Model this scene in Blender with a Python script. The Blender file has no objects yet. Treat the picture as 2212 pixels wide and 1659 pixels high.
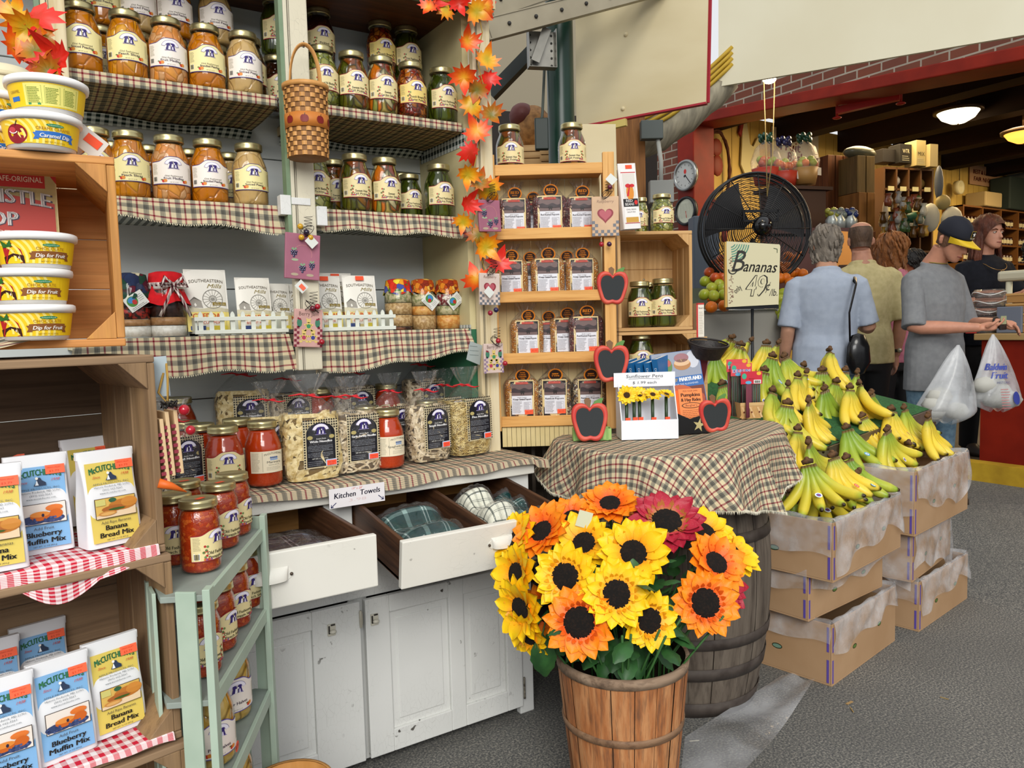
import bpy, bmesh, math, random
from mathutils import Vector, Matrix
PI = math.pi
random.seed(7)
sc = bpy.context.scene
COL = sc.collection
# ---------------------------------------------------------------- camera, light, exposure
FPX = 1655.0
yaw, pit, rol = math.radians(57.27), math.radians(4.28), math.radians(-1.52)
CAMP = Vector((0, 0, 1.25))
FW = Vector((math.cos(pit)*math.cos(yaw), math.cos(pit)*math.sin(yaw), -math.sin(pit)))
_rt = Vector((math.sin(yaw), -math.cos(yaw), 0)); _up = _rt.cross(FW)
RT = math.cos(rol)*_rt + math.sin(rol)*_up
UP = -math.sin(rol)*_rt + math.cos(rol)*_up
cam = bpy.data.cameras.new('camera'); camo = bpy.data.objects.new('camera', cam); COL.objects.link(camo)
cam.sensor_width = 36; cam.lens = FPX/2212*36; cam.clip_start = .05; cam.clip_end = 200
camo.matrix_world = Matrix(((RT.x, UP.x, -FW.x, CAMP.x), (RT.y, UP.y, -FW.y, CAMP.y), (RT.z, UP.z, -FW.z, CAMP.z), (0, 0, 0, 1)))
sc.camera = camo
sc.view_settings.view_transform = 'Standard'; sc.view_settings.look = 'None'
sc.view_settings.exposure = 0.0; sc.view_settings.gamma = 1; sc.view_settings.use_curve_mapping = False
w = bpy.data.worlds.new('sky'); sc.world = w; w.use_nodes = True
nt = w.node_tree; nt.nodes.clear()
_o = nt.nodes.new('ShaderNodeOutputWorld'); _b = nt.nodes.new('ShaderNodeBackground')
_tc = nt.nodes.new('ShaderNodeTexCoord'); _sx = nt.nodes.new('ShaderNodeSeparateXYZ'); _r = nt.nodes.new('ShaderNodeValToRGB')
nt.links.new(_tc.outputs['Generated'], _sx.inputs[0]); nt.links.new(_sx.outputs[2], _r.inputs[0])
_r.color_ramp.elements[0].position = 0.0; _r.color_ramp.elements[0].color = (.30, .31, .32, 1)
_r.color_ramp.elements[1].position = .12; _r.color_ramp.elements[1].color = (1, 1.02, 1.05, 1)
nt.links.new(_r.outputs[0], _b.inputs[0]); _b.inputs[1].default_value = .82
nt.links.new(_b.outputs[0], _o.inputs[0])
def area(name, loc, target, sx, sy, e, col=(1, 1, 1)):
  l = bpy.data.lights.new(name, 'AREA'); l.shape = 'RECTANGLE'; l.size = sx; l.size_y = sy; l.energy = e; l.color = col
  o = bpy.data.objects.new(name, l); COL.objects.link(o); o.location = loc
  o.rotation_euler = (Vector(target)-Vector(loc)).to_track_quat('-Z', 'Y').to_euler(); return o
def lamp(name, loc, e, col, r=.1):
  l = bpy.data.lights.new(name, 'POINT'); l.energy = e; l.color = col; l.shadow_soft_size = r
  o = bpy.data.objects.new(name, l); COL.objects.link(o); o.location = loc; return o
area('daylight_from_street', (-1.6, -3.4, 3.6), (1.5, 2.2, 1.0), 3.5, 2.0, 215, (1, .985, .95))
sun = bpy.data.lights.new('shaping_sun', 'SUN'); sun.energy = 1.1; sun.angle = .35; sun.color = (1, .96, .88)  # soft sun added to model the forms; no direct sun falls here
so = bpy.data.objects.new('shaping_sun', sun); COL.objects.link(so); so.rotation_euler = (math.radians(52), 0, math.radians(-30))
for (lx, ly, lz, le) in ((7.4, 4.6, 3.35, 60), (9.4, 4.0, 3.35, 70), (11.6, 4.4, 3.35, 80), (8.2, 1.8, 3.35, 50), (13.5, 3.5, 3.35, 60)):
  area('shop_light', (lx, ly, lz), (lx, ly+.35, 0), 1.0, 1.0, le, (1, .74, .42))
lamp('shop_glow', (7.2, 5.3, 2.5), 8, (1, .72, .38), .2)
def ray(x, y): return FW + RT*((x-1106)/FPX) - UP*((y-829.5)/FPX)
def atY(x, y, v): d = ray(x, y); return CAMP + d*(v/d.y)
def atX(x, y, v): d = ray(x, y); return CAMP + d*(v/d.x)
def atZ(x, y, v): d = ray(x, y); return CAMP + d*((v-CAMP.z)/d.z)
def atD(x, y, v): return CAMP + ray(x, y)*v
V = Vector
# ---------------------------------------------------------------- materials
def rgb(h):
  if not isinstance(h, str): return tuple(h)+((1,) if len(h) == 3 else ())
  h = h.lstrip('#'); o = []
  for i in (0, 2, 4):
    v = int(h[i:i+2], 16)/255; o.append(v/12.92 if v <= .04045 else ((v+.055)/1.055)**2.4)
  return tuple(o)+(1,)
class N:
  def __init__(s, name):
    s.m = bpy.data.materials.new(name); s.m.use_nodes = True; s.t = s.m.node_tree; s.t.nodes.clear()
    s.out = s.n('OutputMaterial'); s.p = s.n('BsdfPrincipled'); s.l(s.p.outputs[0], s.out.inputs[0]); s._tc = None
  def n(s, t): return s.t.nodes.new('ShaderNode'+t)
  def l(s, a, b): s.t.links.new(a, b)
  def co(s, k='Object', sc=(1, 1, 1), rot=(0, 0, 0)):
    if not s._tc: s._tc = s.n('TexCoord')
    m = s.n('Mapping'); m.inputs['Scale'].default_value = sc; m.inputs['Rotation'].default_value = rot
    s.l(s._tc.outputs[k], m.inputs[0]); return m.outputs[0]
  def noise(s, co, scale, det=3, rough=.5):
    n = s.n('TexNoise'); n.inputs['Scale'].default_value = scale; n.inputs['Detail'].default_value = det; n.inputs['Roughness'].default_value = rough
    s.l(co, n.inputs['Vector']); return n.outputs[0]
  def ramp(s, f, st, interp='LINEAR'):
    r = s.n('ValToRGB'); cr = r.color_ramp; cr.interpolation = interp
    while len(cr.elements) < len(st): cr.elements.new(.5)
    for e, (p, c) in zip(cr.elements, st): e.position = p; e.color = rgb(c) if not isinstance(c, (int, float)) else (c, c, c, 1)
    s.l(f, r.inputs[0]); return r.outputs[0]
  def mix(s, f, a, b, mode='MIX'):
    m = s.n('Mix'); m.data_type = 'RGBA'; m.blend_type = mode
    for v, i in ((f, 0), (a, 6), (b, 7)):
      if hasattr(v, 'is_linked') or hasattr(v, 'links'): s.l(v, m.inputs[i])
      else: m.inputs[i].default_value = v if i == 0 else rgb(v)
    return m.outputs[2]
  def math(s, op, a, b=0.0):
    m = s.n('Math'); m.operation = op
    for i, v in ((0, a), (1, b)):
      if isinstance(v, (int, float)): m.inputs[i].default_value = v
      else: s.l(v, m.inputs[i])
    return m.outputs[0]
  def bump(s, h, st=.3, d=.002):
    b = s.n('Bump'); b.inputs['Strength'].default_value = st; b.inputs['Distance'].default_value = d
    s.l(h, b.inputs['Height']); s.l(b.outputs[0], s.p.inputs['Normal'])
  def set(s, col=None, r=.6, metal=0, spec=.5, coat=0, em=None, es=1, sheen=0):
    p = s.p
    if col is not None:
      if hasattr(col, 'links'): s.l(col, p.inputs['Base Color'])
      else: p.inputs['Base Color'].default_value = rgb(col)
    p.inputs['Roughness'].default_value = r; p.inputs['Metallic'].default_value = metal
    p.inputs['Specular IOR Level'].default_value = spec; p.inputs['Coat Weight'].default_value = coat
    p.inputs['Coat Roughness'].default_value = .05
    if em: p.inputs['Emission Color'].default_value = rgb(em); p.inputs['Emission Strength'].default_value = es
    return s.m
MC = {}
def flat(c, r=.6, metal=0, spec=.4, coat=0, em=None, es=1):
  k = (c, r, metal, spec, coat, em, es)
  if k not in MC: MC[k] = N('paint_'+str(c).strip('#')).set(c, r, metal, spec, coat, em, es)
  return MC[k]
def mottled(name, c1, c2, scale=8, r=.6, bump=0, bs=None, spec=.4, det=4, metal=0, lo=.35, hi=.65, sc3=(1, 1, 1), coat=0, bd=.002):
  n = N(name); co = n.co(sc=sc3); f = n.noise(co, scale, det)
  c = n.ramp(f, [(lo, c1), (hi, c2)])
  if bump: n.bump(n.noise(co, bs or scale*3, 4), bump, bd)
  return n.set(c, r, metal, spec, coat)
def wood(name, c1, c2, c3, ax=0, r=.6, sc=1.0, bump=.25, spec=.3, knots=True):
  n = N(name); s = [14*sc]*3; s[ax] = 1.2*sc; co = n.co(sc=tuple(s))
  f = n.noise(co, 2.2, 6, .6); c = n.ramp(f, [(.3, c3), (.45, c1), (.62, c2), (.75, c1)])
  s2 = [70*sc]*3; s2[ax] = 2*sc; g = n.noise(n.co(sc=tuple(s2)), 1.5, 3, .6)
  c = n.mix(n.ramp(g, [(.35, .5), (.5, 0.0)]), c, c3)
  n.bump(g, bump, .001); return n.set(c, r, 0, spec)
def crackle(name, base, crack, stain, ax=2, r=.45, amt=.5):
  n = N(name); s = [9]*3; s[ax] = 4; co = n.co(sc=tuple(s)); co2 = n.co()
  v = n.n('TexVoronoi'); v.feature = 'DISTANCE_TO_EDGE'; v.inputs['Scale'].default_value = 9; n.l(co, v.inputs['Vector'])
  w = n.noise(co2, 30, 3); msk = n.ramp(n.noise(co2, 5, 3), [(.45, 0.0), (.6, amt)])
  e = n.ramp(v.outputs['Distance'], [(.0, .8), (.022, 0.0)])
  c = n.mix(n.ramp(n.noise(co2, 3, 4), [(.35, 0.0), (.75, .5)]), base, stain)
  c = n.mix(n.math('MULTIPLY', e, msk), c, crack)
  chip = n.ramp(n.noise(co2, 38, 2), [(.70, 0.0), (.74, 1.0)]); chip = n.math('MULTIPLY', chip, n.ramp(n.noise(co2, 6, 2), [(.5, 0.0), (.62, 1.0)]))
  c = n.mix(chip, c, '#4b4640'); n.bump(w, .15, .001)
  return n.set(c, r, 0, .4)
def plaid(name, base, dark, red, k=22.0, r=.85, uv=True, mid=None):
  n = N(name); co = n.co('UV' if uv else 'Object'); sp = n.n('SeparateXYZ'); n.l(co, sp.inputs[0]); mid = mid or dark
  out = []
  for i in (0, 1):
    f = n.math('FRACT', n.math('MULTIPLY', sp.outputs[i], k))
    out.append(n.ramp(f, [(0, base), (.12, mid), (.20, dark), (.23, mid), (.29, dark), (.32, mid), (.46, base), (.68, red), (.80, base)], 'CONSTANT'))
  c = n.mix(.5, out[0], out[1]); d = n.mix(1.0, out[0], out[1], 'MULTIPLY'); c = n.mix(.6, c, d)
  n.bump(n.noise(n.co('UV' if uv else 'Object', sc=(1, 1, 1)), 900, 1), .1, .0005)
  return n.set(c, r, 0, .15)
def gingham(name, c1, c2, k=60.0, uv=True, r=.85):
  n = N(name); co = n.co('UV' if uv else 'Object'); sp = n.n('SeparateXYZ'); n.l(co, sp.inputs[0]); o = []
  for i in (0, 1): o.append(n.ramp(n.math('FRACT', n.math('MULTIPLY', sp.outputs[i], k)), [(0, 0.0), (.5, 1.0)], 'CONSTANT'))
  f = n.math('MULTIPLY', n.math('ADD', o[0], o[1]), .5)
  return n.set(n.mix(f, c1, c2), r, 0, .15)
def cells(name, cols, edge, scale=30, sc3=(1, 1, 1), r=.12, ew=.12, spec=.6, coat=0, bump=0):
  n = N(name); co = n.co(sc=sc3); w = n.n('VectorMath'); w.operation = 'ADD'
  nn = n.n('TexNoise'); nn.inputs['Scale'].default_value = 14; n.l(co, nn.inputs['Vector'])
  sc_ = n.n('VectorMath'); sc_.operation = 'SCALE'; n.l(nn.outputs['Color'], sc_.inputs[0]); sc_.inputs['Scale'].default_value = .25/scale*4
  n.l(co, w.inputs[0]); n.l(sc_.outputs[0], w.inputs[1])
  v = n.n('TexVoronoi'); v.inputs['Scale'].default_value = scale; n.l(w.outputs[0], v.inputs['Vector'])
  v2 = n.n('TexVoronoi'); v2.feature = 'DISTANCE_TO_EDGE'; v2.inputs['Scale'].default_value = scale; n.l(w.outputs[0], v2.inputs['Vector'])
  s = n.n('SeparateColor'); n.l(v.outputs['Color'], s.inputs[0])
  k = len(cols); c = n.ramp(s.outputs[0], [(i/k, q) for i, q in enumerate(cols)], 'CONSTANT')
  c = n.mix(n.ramp(v2.outputs['Distance'], [(0, 1.0), (ew, 0.0)]), c, edge)
  c = n.mix(n.ramp(n.noise(co, 60, 3), [(.4, 0.0), (.8, .35)]), c, edge)
  if bump: n.bump(n.ramp(v2.outputs['Distance'], [(0, 0.0), (ew*2, 1.0)]), bump, .003)
  return n.set(c, r, 0, spec, coat)
def clear(name, tint=(1, 1, 1), gl=.06, r=.03, wr=0, ws=40, edge=.5, haze=0.0):
  """thin glass or film: clear with a fresnel sheen"""
  n = N(name); n.t.nodes.remove(n.p); tr = n.n('BsdfTransparent'); tr.inputs[0].default_value = rgb(tint)
  g = n.n('BsdfGlossy'); g.inputs['Roughness'].default_value = r; lw = n.n('LayerWeight'); lw.inputs[0].default_value = edge
  f = n.math('ADD', n.math('MULTIPLY', n.math('POWER', lw.outputs['Facing'], 3.0), .55), gl)
  if wr:
    b = n.n('Bump'); b.inputs['Strength'].default_value = wr; b.inputs['Distance'].default_value = .01
    h = n.noise(n.co(), ws, 3, .6); n.l(h, b.inputs['Height'])
    n.l(b.outputs[0], g.inputs['Normal']); n.l(b.outputs[0], lw.inputs['Normal'])
  mx = n.n('MixShader'); n.l(f, mx.inputs[0]); n.l(tr.outputs[0], mx.inputs[1]); n.l(g.outputs[0], mx.inputs[2])
  fin = mx
  if haze:
    d = n.n('BsdfDiffuse'); d.inputs[0].default_value = (.85, .87, .9, 1); m2 = n.n('MixShader')
    hz = n.math('MULTIPLY', n.ramp(n.noise(n.co(), ws*.4, 4), [(.35, .3), (.7, 1.6)]), haze)
    n.l(hz, m2.inputs[0]); n.l(mx.outputs[0], m2.inputs[1]); n.l(d.outputs[0], m2.inputs[2]); fin = m2
  n.l(fin.outputs[0], n.out.inputs[0]); return n.m
# ---------------------------------------------------------------- mesh building
class MB:
  def __init__(s): s.v = []; s.f = []; s.mi = []; s.uv = []; s.T = Matrix(); s.m = 0; s.sm = []
  def add(s, vs, fs, mi=None, uvs=None, smooth=False):
    b = len(s.v); s.v += [s.T @ V(p) for p in vs]; mi = s.m if mi is None else mi
    for i, f in enumerate(fs):
      s.f.append([b+k for k in f]); s.mi.append(mi); s.sm.append(smooth)
      s.uv.append(uvs[i] if uvs else None)
    return s
  def box(s, c, d, rz=0, rx=0, ry=0, mi=None, tap=1.0):
    R = Matrix.Translation(V(c)) @ Matrix.Rotation(rz, 4, 'Z') @ Matrix.Rotation(ry, 4, 'Y') @ Matrix.Rotation(rx, 4, 'X')
    x, y, z = d[0]/2, d[1]/2, d[2]/2
    vs = [R @ V((a*x*(tap if g > 0 else 1), b*y*(tap if g > 0 else 1), g*z)) for g in (-1, 1) for b in (-1, 1) for a in (-1, 1)]
    return s.add(vs, [(0, 2, 3, 1), (4, 5, 7, 6), (0, 1, 5, 4), (2, 6, 7, 3), (0, 4, 6, 2), (1, 3, 7, 5)], mi)
  def span(s, a, b, mi=None):
    a = V(a); b = V(b); return s.box((a+b)/2, [abs(q) for q in (b-a)], mi=mi)
  def beam(s, a, b, w, h, mi=None, up=(0, 0, 1)):
    """bar from a to b, w wide, h high"""
    a = V(a); b = V(b); d = (b-a); L = d.length; d.normalize(); u = V(up)
    if abs(d.dot(u)) > .99: u = V((0, 1, 0))
    x = d.cross(u).normalized(); z = x.cross(d)
    vs = [p + x*(i*w/2) + z*(j*h/2) for p in (a, b) for i, j in ((-1, -1), (1, -1), (1, 1), (-1, 1))]
    return s.add(vs, [(0, 1, 2, 3), (7, 6, 5, 4), (0, 4, 5, 1), (1, 5, 6, 2), (2, 6, 7, 3), (3, 7, 4, 0)], mi)
  def lathe(s, prof, n=24, mi=None, smooth=True, a0=0, a1=2*PI, fn=None, cap=False):
    full = abs(a1-a0-2*PI) < 1e-6; m = n if full else n+1; vs = []; fs = []; uvs = []
    L = [0]
    for i in range(1, len(prof)): L.append(L[-1]+math.hypot(prof[i][0]-prof[i-1][0], prof[i][1]-prof[i-1][1]))
    for (r, z) in prof:
      for k in range(m):
        a = a0+(a1-a0)*k/n; p = V((r*math.cos(a), r*math.sin(a), z)); vs.append(fn(p, a) if fn else p)
    for i in range(len(prof)-1):
      for k in range(n):
        k2 = (k+1) % m; fs.append((i*m+k, i*m+k2, (i+1)*m+k2, (i+1)*m+k))
        rr = max(q[0] for q in prof); u0 = (a1-a0)*k/n*rr; u1 = (a1-a0)*(k+1)/n*rr
        uvs.append([(u0, L[i]), (u1, L[i]), (u1, L[i+1]), (u0, L[i+1])])
    if cap: fs.append(tuple(range(m))[::-1]); uvs.append(None); fs.append(tuple((len(prof)-1)*m+k for k in range(m))); uvs.append(None)
    return s.add(vs, fs, mi, uvs, smooth)
  def tube(s, pts, r, n=8, mi=None, cap=True, closed=False, smooth=True, flatz=1.0):
    pts = [V(p) for p in pts]; K = len(pts); rs = r if isinstance(r, (list, tuple)) else [r]*K; vs = []; fs = []
    prev = None
    for i, p in enumerate(pts):
      t = (pts[(i+1) % K]-pts[i-1]) if closed else (pts[min(i+1, K-1)]-pts[max(i-1, 0)])
      t = t.normalized() if t.length > 1e-9 else V((0, 0, 1))
      if prev is None: prev = t.orthogonal().normalized()
      x = (prev - t*prev.dot(t)); x = x.normalized() if x.length > 1e-6 else t.orthogonal().normalized(); prev = x; y = t.cross(x)
      for k in range(n):
        a = 2*PI*k/n; vs.append(p + x*(rs[i]*math.cos(a)) + y*(rs[i]*flatz*math.sin(a)))
    for i in range(K if closed else K-1):
      for k in range(n): i2 = (i+1) % K; k2 = (k+1) % n; fs.append((i*n+k, i*n+k2, i2*n+k2, i2*n+k))
    if cap and not closed: fs.append(tuple(range(n))[::-1]); fs.append(tuple((K-1)*n+k for k in range(n)))
    return s.add(vs, fs, mi, None, smooth)
  def ball(s, c, r, n=12, mi=None, sc=(1, 1, 1)):
    c = V(c); prof = [(max(1e-5, r*math.sin(PI*i/(n//2))), -r*math.cos(PI*i/(n//2))) for i in range(n//2+1)]
    return s.lathe(prof, n, mi, True, fn=lambda p, a: V((c.x+p.x*sc[0], c.y+p.y*sc[1], c.z+p.z*sc[2])))
  def grid(s, fn, nu, nv, mi=None, smooth=True, uvf=None, flip=False):
    vs = [fn(i/nu, j/nv) for j in range(nv+1) for i in range(nu+1)]; fs = []; uvs = []
    for j in range(nv):
      for i in range(nu):
        q = [j*(nu+1)+i, j*(nu+1)+i+1, (j+1)*(nu+1)+i+1, (j+1)*(nu+1)+i]
        u = [(i/nu, j/nv), ((i+1)/nu, j/nv), ((i+1)/nu, (j+1)/nv), (i/nu, (j+1)/nv)]
        if uvf: u = [uvf(*t) for t in u]
        if flip: q.reverse(); u.reverse()
        fs.append(q); uvs.append(u)
    return s.add(vs, fs, mi, uvs, smooth)
  def prism(s, pts, z0, z1, mi=None, fn=None):
    """2d outline extruded in local z"""
    n = len(pts); fn = fn or (lambda p: p)
    vs = [fn(V((x, y, z0))) for x, y in pts]+[fn(V((x, y, z1))) for x, y in pts]
    fs = [tuple(range(n))[::-1], tuple(range(n, 2*n))]+[(i, (i+1) % n, n+(i+1) % n, n+i) for i in range(n)]
    return s.add(vs, fs, mi)
  def mesh(s, name, mats):
    me = bpy.data.meshes.new(name); me.from_pydata([tuple(p) for p in s.v], [], s.f)
    for m in (mats if isinstance(mats, (list, tuple)) else [mats]): me.materials.append(m)
    nm = len(me.materials)-1
    me.polygons.foreach_set('material_index', [min(i, nm) for i in s.mi]); me.polygons.foreach_set('use_smooth', s.sm)
    if any(s.uv):
      ul = me.uv_layers.new(name='uv'); d = []
      for f, u in zip(s.f, s.uv):
        for k in range(len(f)): d += (u[k] if u else (0, 0))
      ul.data.foreach_set('uv', d)
    me.update(); return me
  def obj(s, name, mats, parent=None, bev=0, sub=0):
    o = bpy.data.objects.new(name, s.mesh(name, mats)); COL.objects.link(o)
    if parent: o.parent = parent
    if bev: b = o.modifiers.new('bevel', 'BEVEL'); b.width = bev; b.segments = 2; b.limit_method = 'ANGLE'; b.angle_limit = .7
    if sub: b = o.modifiers.new('sub', 'SUBSURF'); b.levels = sub; b.render_levels = sub
    return o
def tag(o, label=None, cat=None, group=None, kind=None):
  if label: o['label'] = label
  if cat: o['category'] = cat
  if group: o['group'] = group
  if kind: o['kind'] = kind
  return o
def thing(name, label, cat, loc=(0, 0, 0), rz=0, group=None, rot=None):
  o = bpy.data.objects.new(name, None); COL.objects.link(o); o.empty_display_size = .05
  o.location = V(loc); o.rotation_euler = rot or (0, 0, rz); return tag(o, label, cat, group)
def one(name, mb, mats, label, cat, loc=(0, 0, 0), rz=0, group=None, bev=0, sub=0, kind=None, rot=None):
  o = mb.obj(name, mats, None, bev, sub); o.location = V(loc); o.rotation_euler = rot or (0, 0, rz)
  return tag(o, label, cat, group, kind)
def struct(name, mb, mats, bev=0): return tag(mb.obj(name, mats, None, bev), kind='structure')
USED = set()
def dup(root, loc, rot=0, label=None, group=None, scale=None):
  """the first call places the prototype itself, later calls copies of it and its parts"""
  if root.name in USED:
    r = root.copy(); COL.objects.link(r); ks = []
    for ch in list(root.children):
      c = ch.copy(); COL.objects.link(c); c.parent = r
      for g in ch.children: d = g.copy(); COL.objects.link(d); d.parent = c
  else: r = root; USED.add(root.name)
  r.location = V(loc); r.rotation_euler = rot if isinstance(rot, tuple) else (0, 0, rot)
  if scale: r.scale = (scale,)*3 if isinstance(scale, (int, float)) else scale
  if label: r['label'] = label
  if group: r['group'] = group
  return r
# ---------------------------------------------------------------- flat artwork laid on surfaces
FONT = {}
def glyphs(s, res=2):
  if (s, res) in FONT: return FONT[(s, res)]
  cu = bpy.data.curves.new('t', 'FONT'); cu.body = s; cu.size = 1; cu.resolution_u = res; cu.fill_mode = 'FRONT'
  o = bpy.data.objects.new('t', cu); me = o.to_mesh()
  vs = [(v.co.x, v.co.y) for v in me.vertices]; fs = [tuple(p.vertices) for p in me.polygons]
  o.to_mesh_clear(); bpy.data.objects.remove(o); bpy.data.curves.remove(cu)
  FONT[(s, res)] = (vs, fs); return vs, fs
class Art:
  def __init__(s): s.L = []; s.mats = []
  def mi(s, m):
    if isinstance(m, str): m = flat(m, .5)
    if m not in s.mats: s.mats.append(m)
    return s.mats.index(m)
  def raw(s, vs, fs, m, l): s.L.append((vs, fs, s.mi(m), l)); return s
  def poly(s, pts, m, l=1): return s.raw(pts, [tuple(range(len(pts)))], m, l)
  def band(s, x0, x1, lo, hi, m, l=1, n=12):
    vs = []; lo_ = lo if callable(lo) else (lambda x: lo); hi_ = hi if callable(hi) else (lambda x: hi)
    for i in range(n+1): x = x0+(x1-x0)*i/n; vs += [(x, lo_(x)), (x, hi_(x))]
    return s.raw(vs, [(2*i, 2*i+2, 2*i+3, 2*i+1) for i in range(n)], m, l)
  def rect(s, x0, y0, x1, y1, m, l=1, n=1): return s.band(x0, x1, y0, y1, m, l, n)
  def frame(s, x0, y0, x1, y1, t, m, l=1):
    s.rect(x0, y0, x1, y0+t, m, l); s.rect(x0, y1-t, x1, y1, m, l); s.rect(x0, y0, x0+t, y1, m, l); return s.rect(x1-t, y0, x1, y1, m, l)
  def ell(s, cx, cy, rx, ry, m, l=1, n=18, a0=0, a1=2*PI):
    return s.raw([(cx, cy)]+[(cx+rx*math.cos(a0+(a1-a0)*i/n), cy+ry*math.sin(a0+(a1-a0)*i/n)) for i in range(n+1)], [(0, i+1, i+2) for i in range(n)], m, l)
  def arc(s, cx, cy, r, t, a0, a1, m, l=1, n=16, ry=None, clip=None):
    ry = ry or r; vs = []
    for i in range(n+1):
      a = a0+(a1-a0)*i/n; vs += [(cx+(r-t/2)*math.cos(a), cy+(ry-t/2)*math.sin(a)), (cx+(r+t/2)*math.cos(a), cy+(ry+t/2)*math.sin(a))]
    if clip: vs = [(min(max(x, clip[0]), clip[2]), min(max(y, clip[1]), clip[3])) for x, y in vs]
    return s.raw(vs, [(2*i, 2*i+1, 2*i+3, 2*i+2) for i in range(n)], m, l)
  def line(s, pts, t, m, l=1):
    for a, b in zip(pts[:-1], pts[1:]):
      dx, dy = b[0]-a[0], b[1]-a[1]; q = math.hypot(dx, dy) or 1; nx, ny = -dy/q*t/2, dx/q*t/2
      s.raw([(a[0]+nx, a[1]+ny), (a[0]-nx, a[1]-ny), (b[0]-nx, b[1]-ny), (b[0]+nx, b[1]+ny)], [(0, 1, 2, 3)], m, l)
    return s
  def text(s, t, x, y, h, m, l=2, al='C', w=None, shear=0, rot=0, res=2, bold=0, curve=None):
    vs, fs = glyphs(t, res)
    if not vs: return s
    x0 = min(v[0] for v in vs); x1 = max(v[0] for v in vs); k = h/.7; kx = k if not w else w/max(1e-6, x1-x0)
    W = (x1-x0)*kx; ox = {'C': -W/2, 'L': 0, 'R': -W}[al]; c, sn = math.cos(rot), math.sin(rot)
    def one_(dx, dy):
      o = []
      for (a, b) in vs:
        px = (a-x0)*kx+ox+b*k*shear+dx; py = b*k+dy
        if curve: py += curve*(1-(2*px/W)**2)
        o.append((x+px*c-py*sn, y+px*sn+py*c))
      s.raw(o, fs, m, l)
    one_(0, 0)
    if bold: one_(bold*h, 0); one_(-bold*h, 0)
    return s
  def greek(s, x0, x1, y1, n, pitch, t, m, l=2, seed=0, al='L'):
    r = random.Random(seed)
    for i in range(n):
      y = y1-i*pitch; x = x0; e = x1-(x1-x0)*r.random()*.25
      while x < e:
        q = min(e, x+(x1-x0)*(.05+.12*r.random())); s.rect(x, y-t, q, y, m, l); x = q+(x1-x0)*.02
    return s
  def barcode(s, x0, y0, x1, y1, l=3, seed=1):
    r = random.Random(seed); s.rect(x0, y0, x1, y1, '#f4f2e8', l-1); x = x0+.06*(x1-x0)
    while x < x1-.1*(x1-x0):
      q = (x1-x0)*(.02+.04*r.random()); s.rect(x, y0+.1*(y1-y0), x+q, y1-.1*(y1-y0), '#1d1b1a', l); x += q+(x1-x0)*(.02+.03*r.random())
    return s
  def mb(s, fn, mb=None, step=.00025):
    mb = mb or MB()
    for vs, fs, mi, l in s.L: mb.add([fn(x, y, l*step) for x, y in vs], fs, mi)
    return mb
  def obj(s, name, fn, parent=None, step=.00025): return s.mb(fn, None, step).obj(name, s.mats, parent)
def front(x, y, o): return V((x, -o, y))          # art plane facing -Y
# ================================================================ THE PLACE
m_pine = wood('pine', '#d9b27a', '#e2bf8a', '#c08f55', 2); m_pinex = wood('pine_x', '#dbae72', '#e4bd85', '#c48f52', 0)
m_beigewood = wood('pale_pine', '#d8c9a4', '#dfd2b0', '#c4ae80', 2, bump=.15)
m_ply_brown = wood('brown_ply', '#5a3218', '#6b3d1e', '#41230f', 0, r=.5)
m_white_old = crackle('old_white_paint', '#dedfdc', '#8d8c86', '#cdcfcb', 2)
m_white_oldx = crackle('old_white_paint_x', '#e1dfd6', '#8f8c82', '#d2d0c4', 0)
m_green_strip = mottled('green_paint', '#7f9577', '#6f8668', 12, .5)
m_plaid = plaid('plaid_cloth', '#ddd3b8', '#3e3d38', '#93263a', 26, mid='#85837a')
m_plaid_under = plaid('plaid_cloth_shaded', '#c9b98c', '#2f2c26', '#6b1b28', 26, mid='#6c6650')  # darker plaid copy; the shelf underside's shade is put into the colour
m_bwgingham = gingham('dark_green_gingham', '#cfd6cf', '#14251f', 45)
m_asphalt = N('asphalt'); _c = m_asphalt.co(); _f = m_asphalt.noise(_c, 150, 2, .75); _g = m_asphalt.noise(_c, 2.2, 5)
_k = m_asphalt.ramp(_f, [(.36, '#45474a'), (.5, '#676764'), (.66, '#a09c92')]); _k = m_asphalt.mix(m_asphalt.ramp(_g, [(.3, .0), (.7, .45)]), _k, '#565552')
m_asphalt.bump(_f, .3, .002); m_asphalt = m_asphalt.set(_k, .75, 0, .3)
def gz(x): return .15*min(1, max(0, (x-3.5)/.9))
b = MB(); NX, NY = 60, 30
b.grid(lambda u, v: V((-3+9.2*u, -4+11*v, gz(-3+9.2*u))), NX, NY); struct('floor', b, m_asphalt)
# stall back wall of white planks, drawn board by board with gaps
m_plank = mottled('plank_white', '#d3d8d6', '#c2c9c9', 5, .5, sc3=(.3, 1, 3), bump=.1, bs=60)
b = MB(); edges = [.35, .56, .77, .96, 1.05, 1.19, 1.392, 1.60, 1.81, 2.02, 2.28]
for z0, z1 in zip(edges[:-1], edges[1:]): b.span((-.6, 2.54, z0+.0015), (1.30, 2.56, z1-.0015))
struct('wall_back', b, [m_plank], bev=.002)
b = MB(); b.span((-.6, 2.561, .3), (1.30, 2.575, 2.3)); struct('trim_1', b, flat('#7d4a44'))
b = MB(); b.span((1.262, 2.21, 1.245), (1.285, 2.54, 2.27)); struct('wall_right', b, mottled('cream_side', '#d2c79a', '#c4b88a', 4, .6))
b = MB(); b.span((1.262, 2.21, .83), (1.285, 2.54, 1.2)); b.span((1.255, 2.21, 1.2), (1.285, 2.54, 1.245)); struct('trim_2', b, [flat('#2f6b4c', .6)])
b = MB(); b.span((-.6, 2.17, 2.27), (1.35, 2.56, 2.285)); struct('ceiling', b, m_ply_brown)
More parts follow.
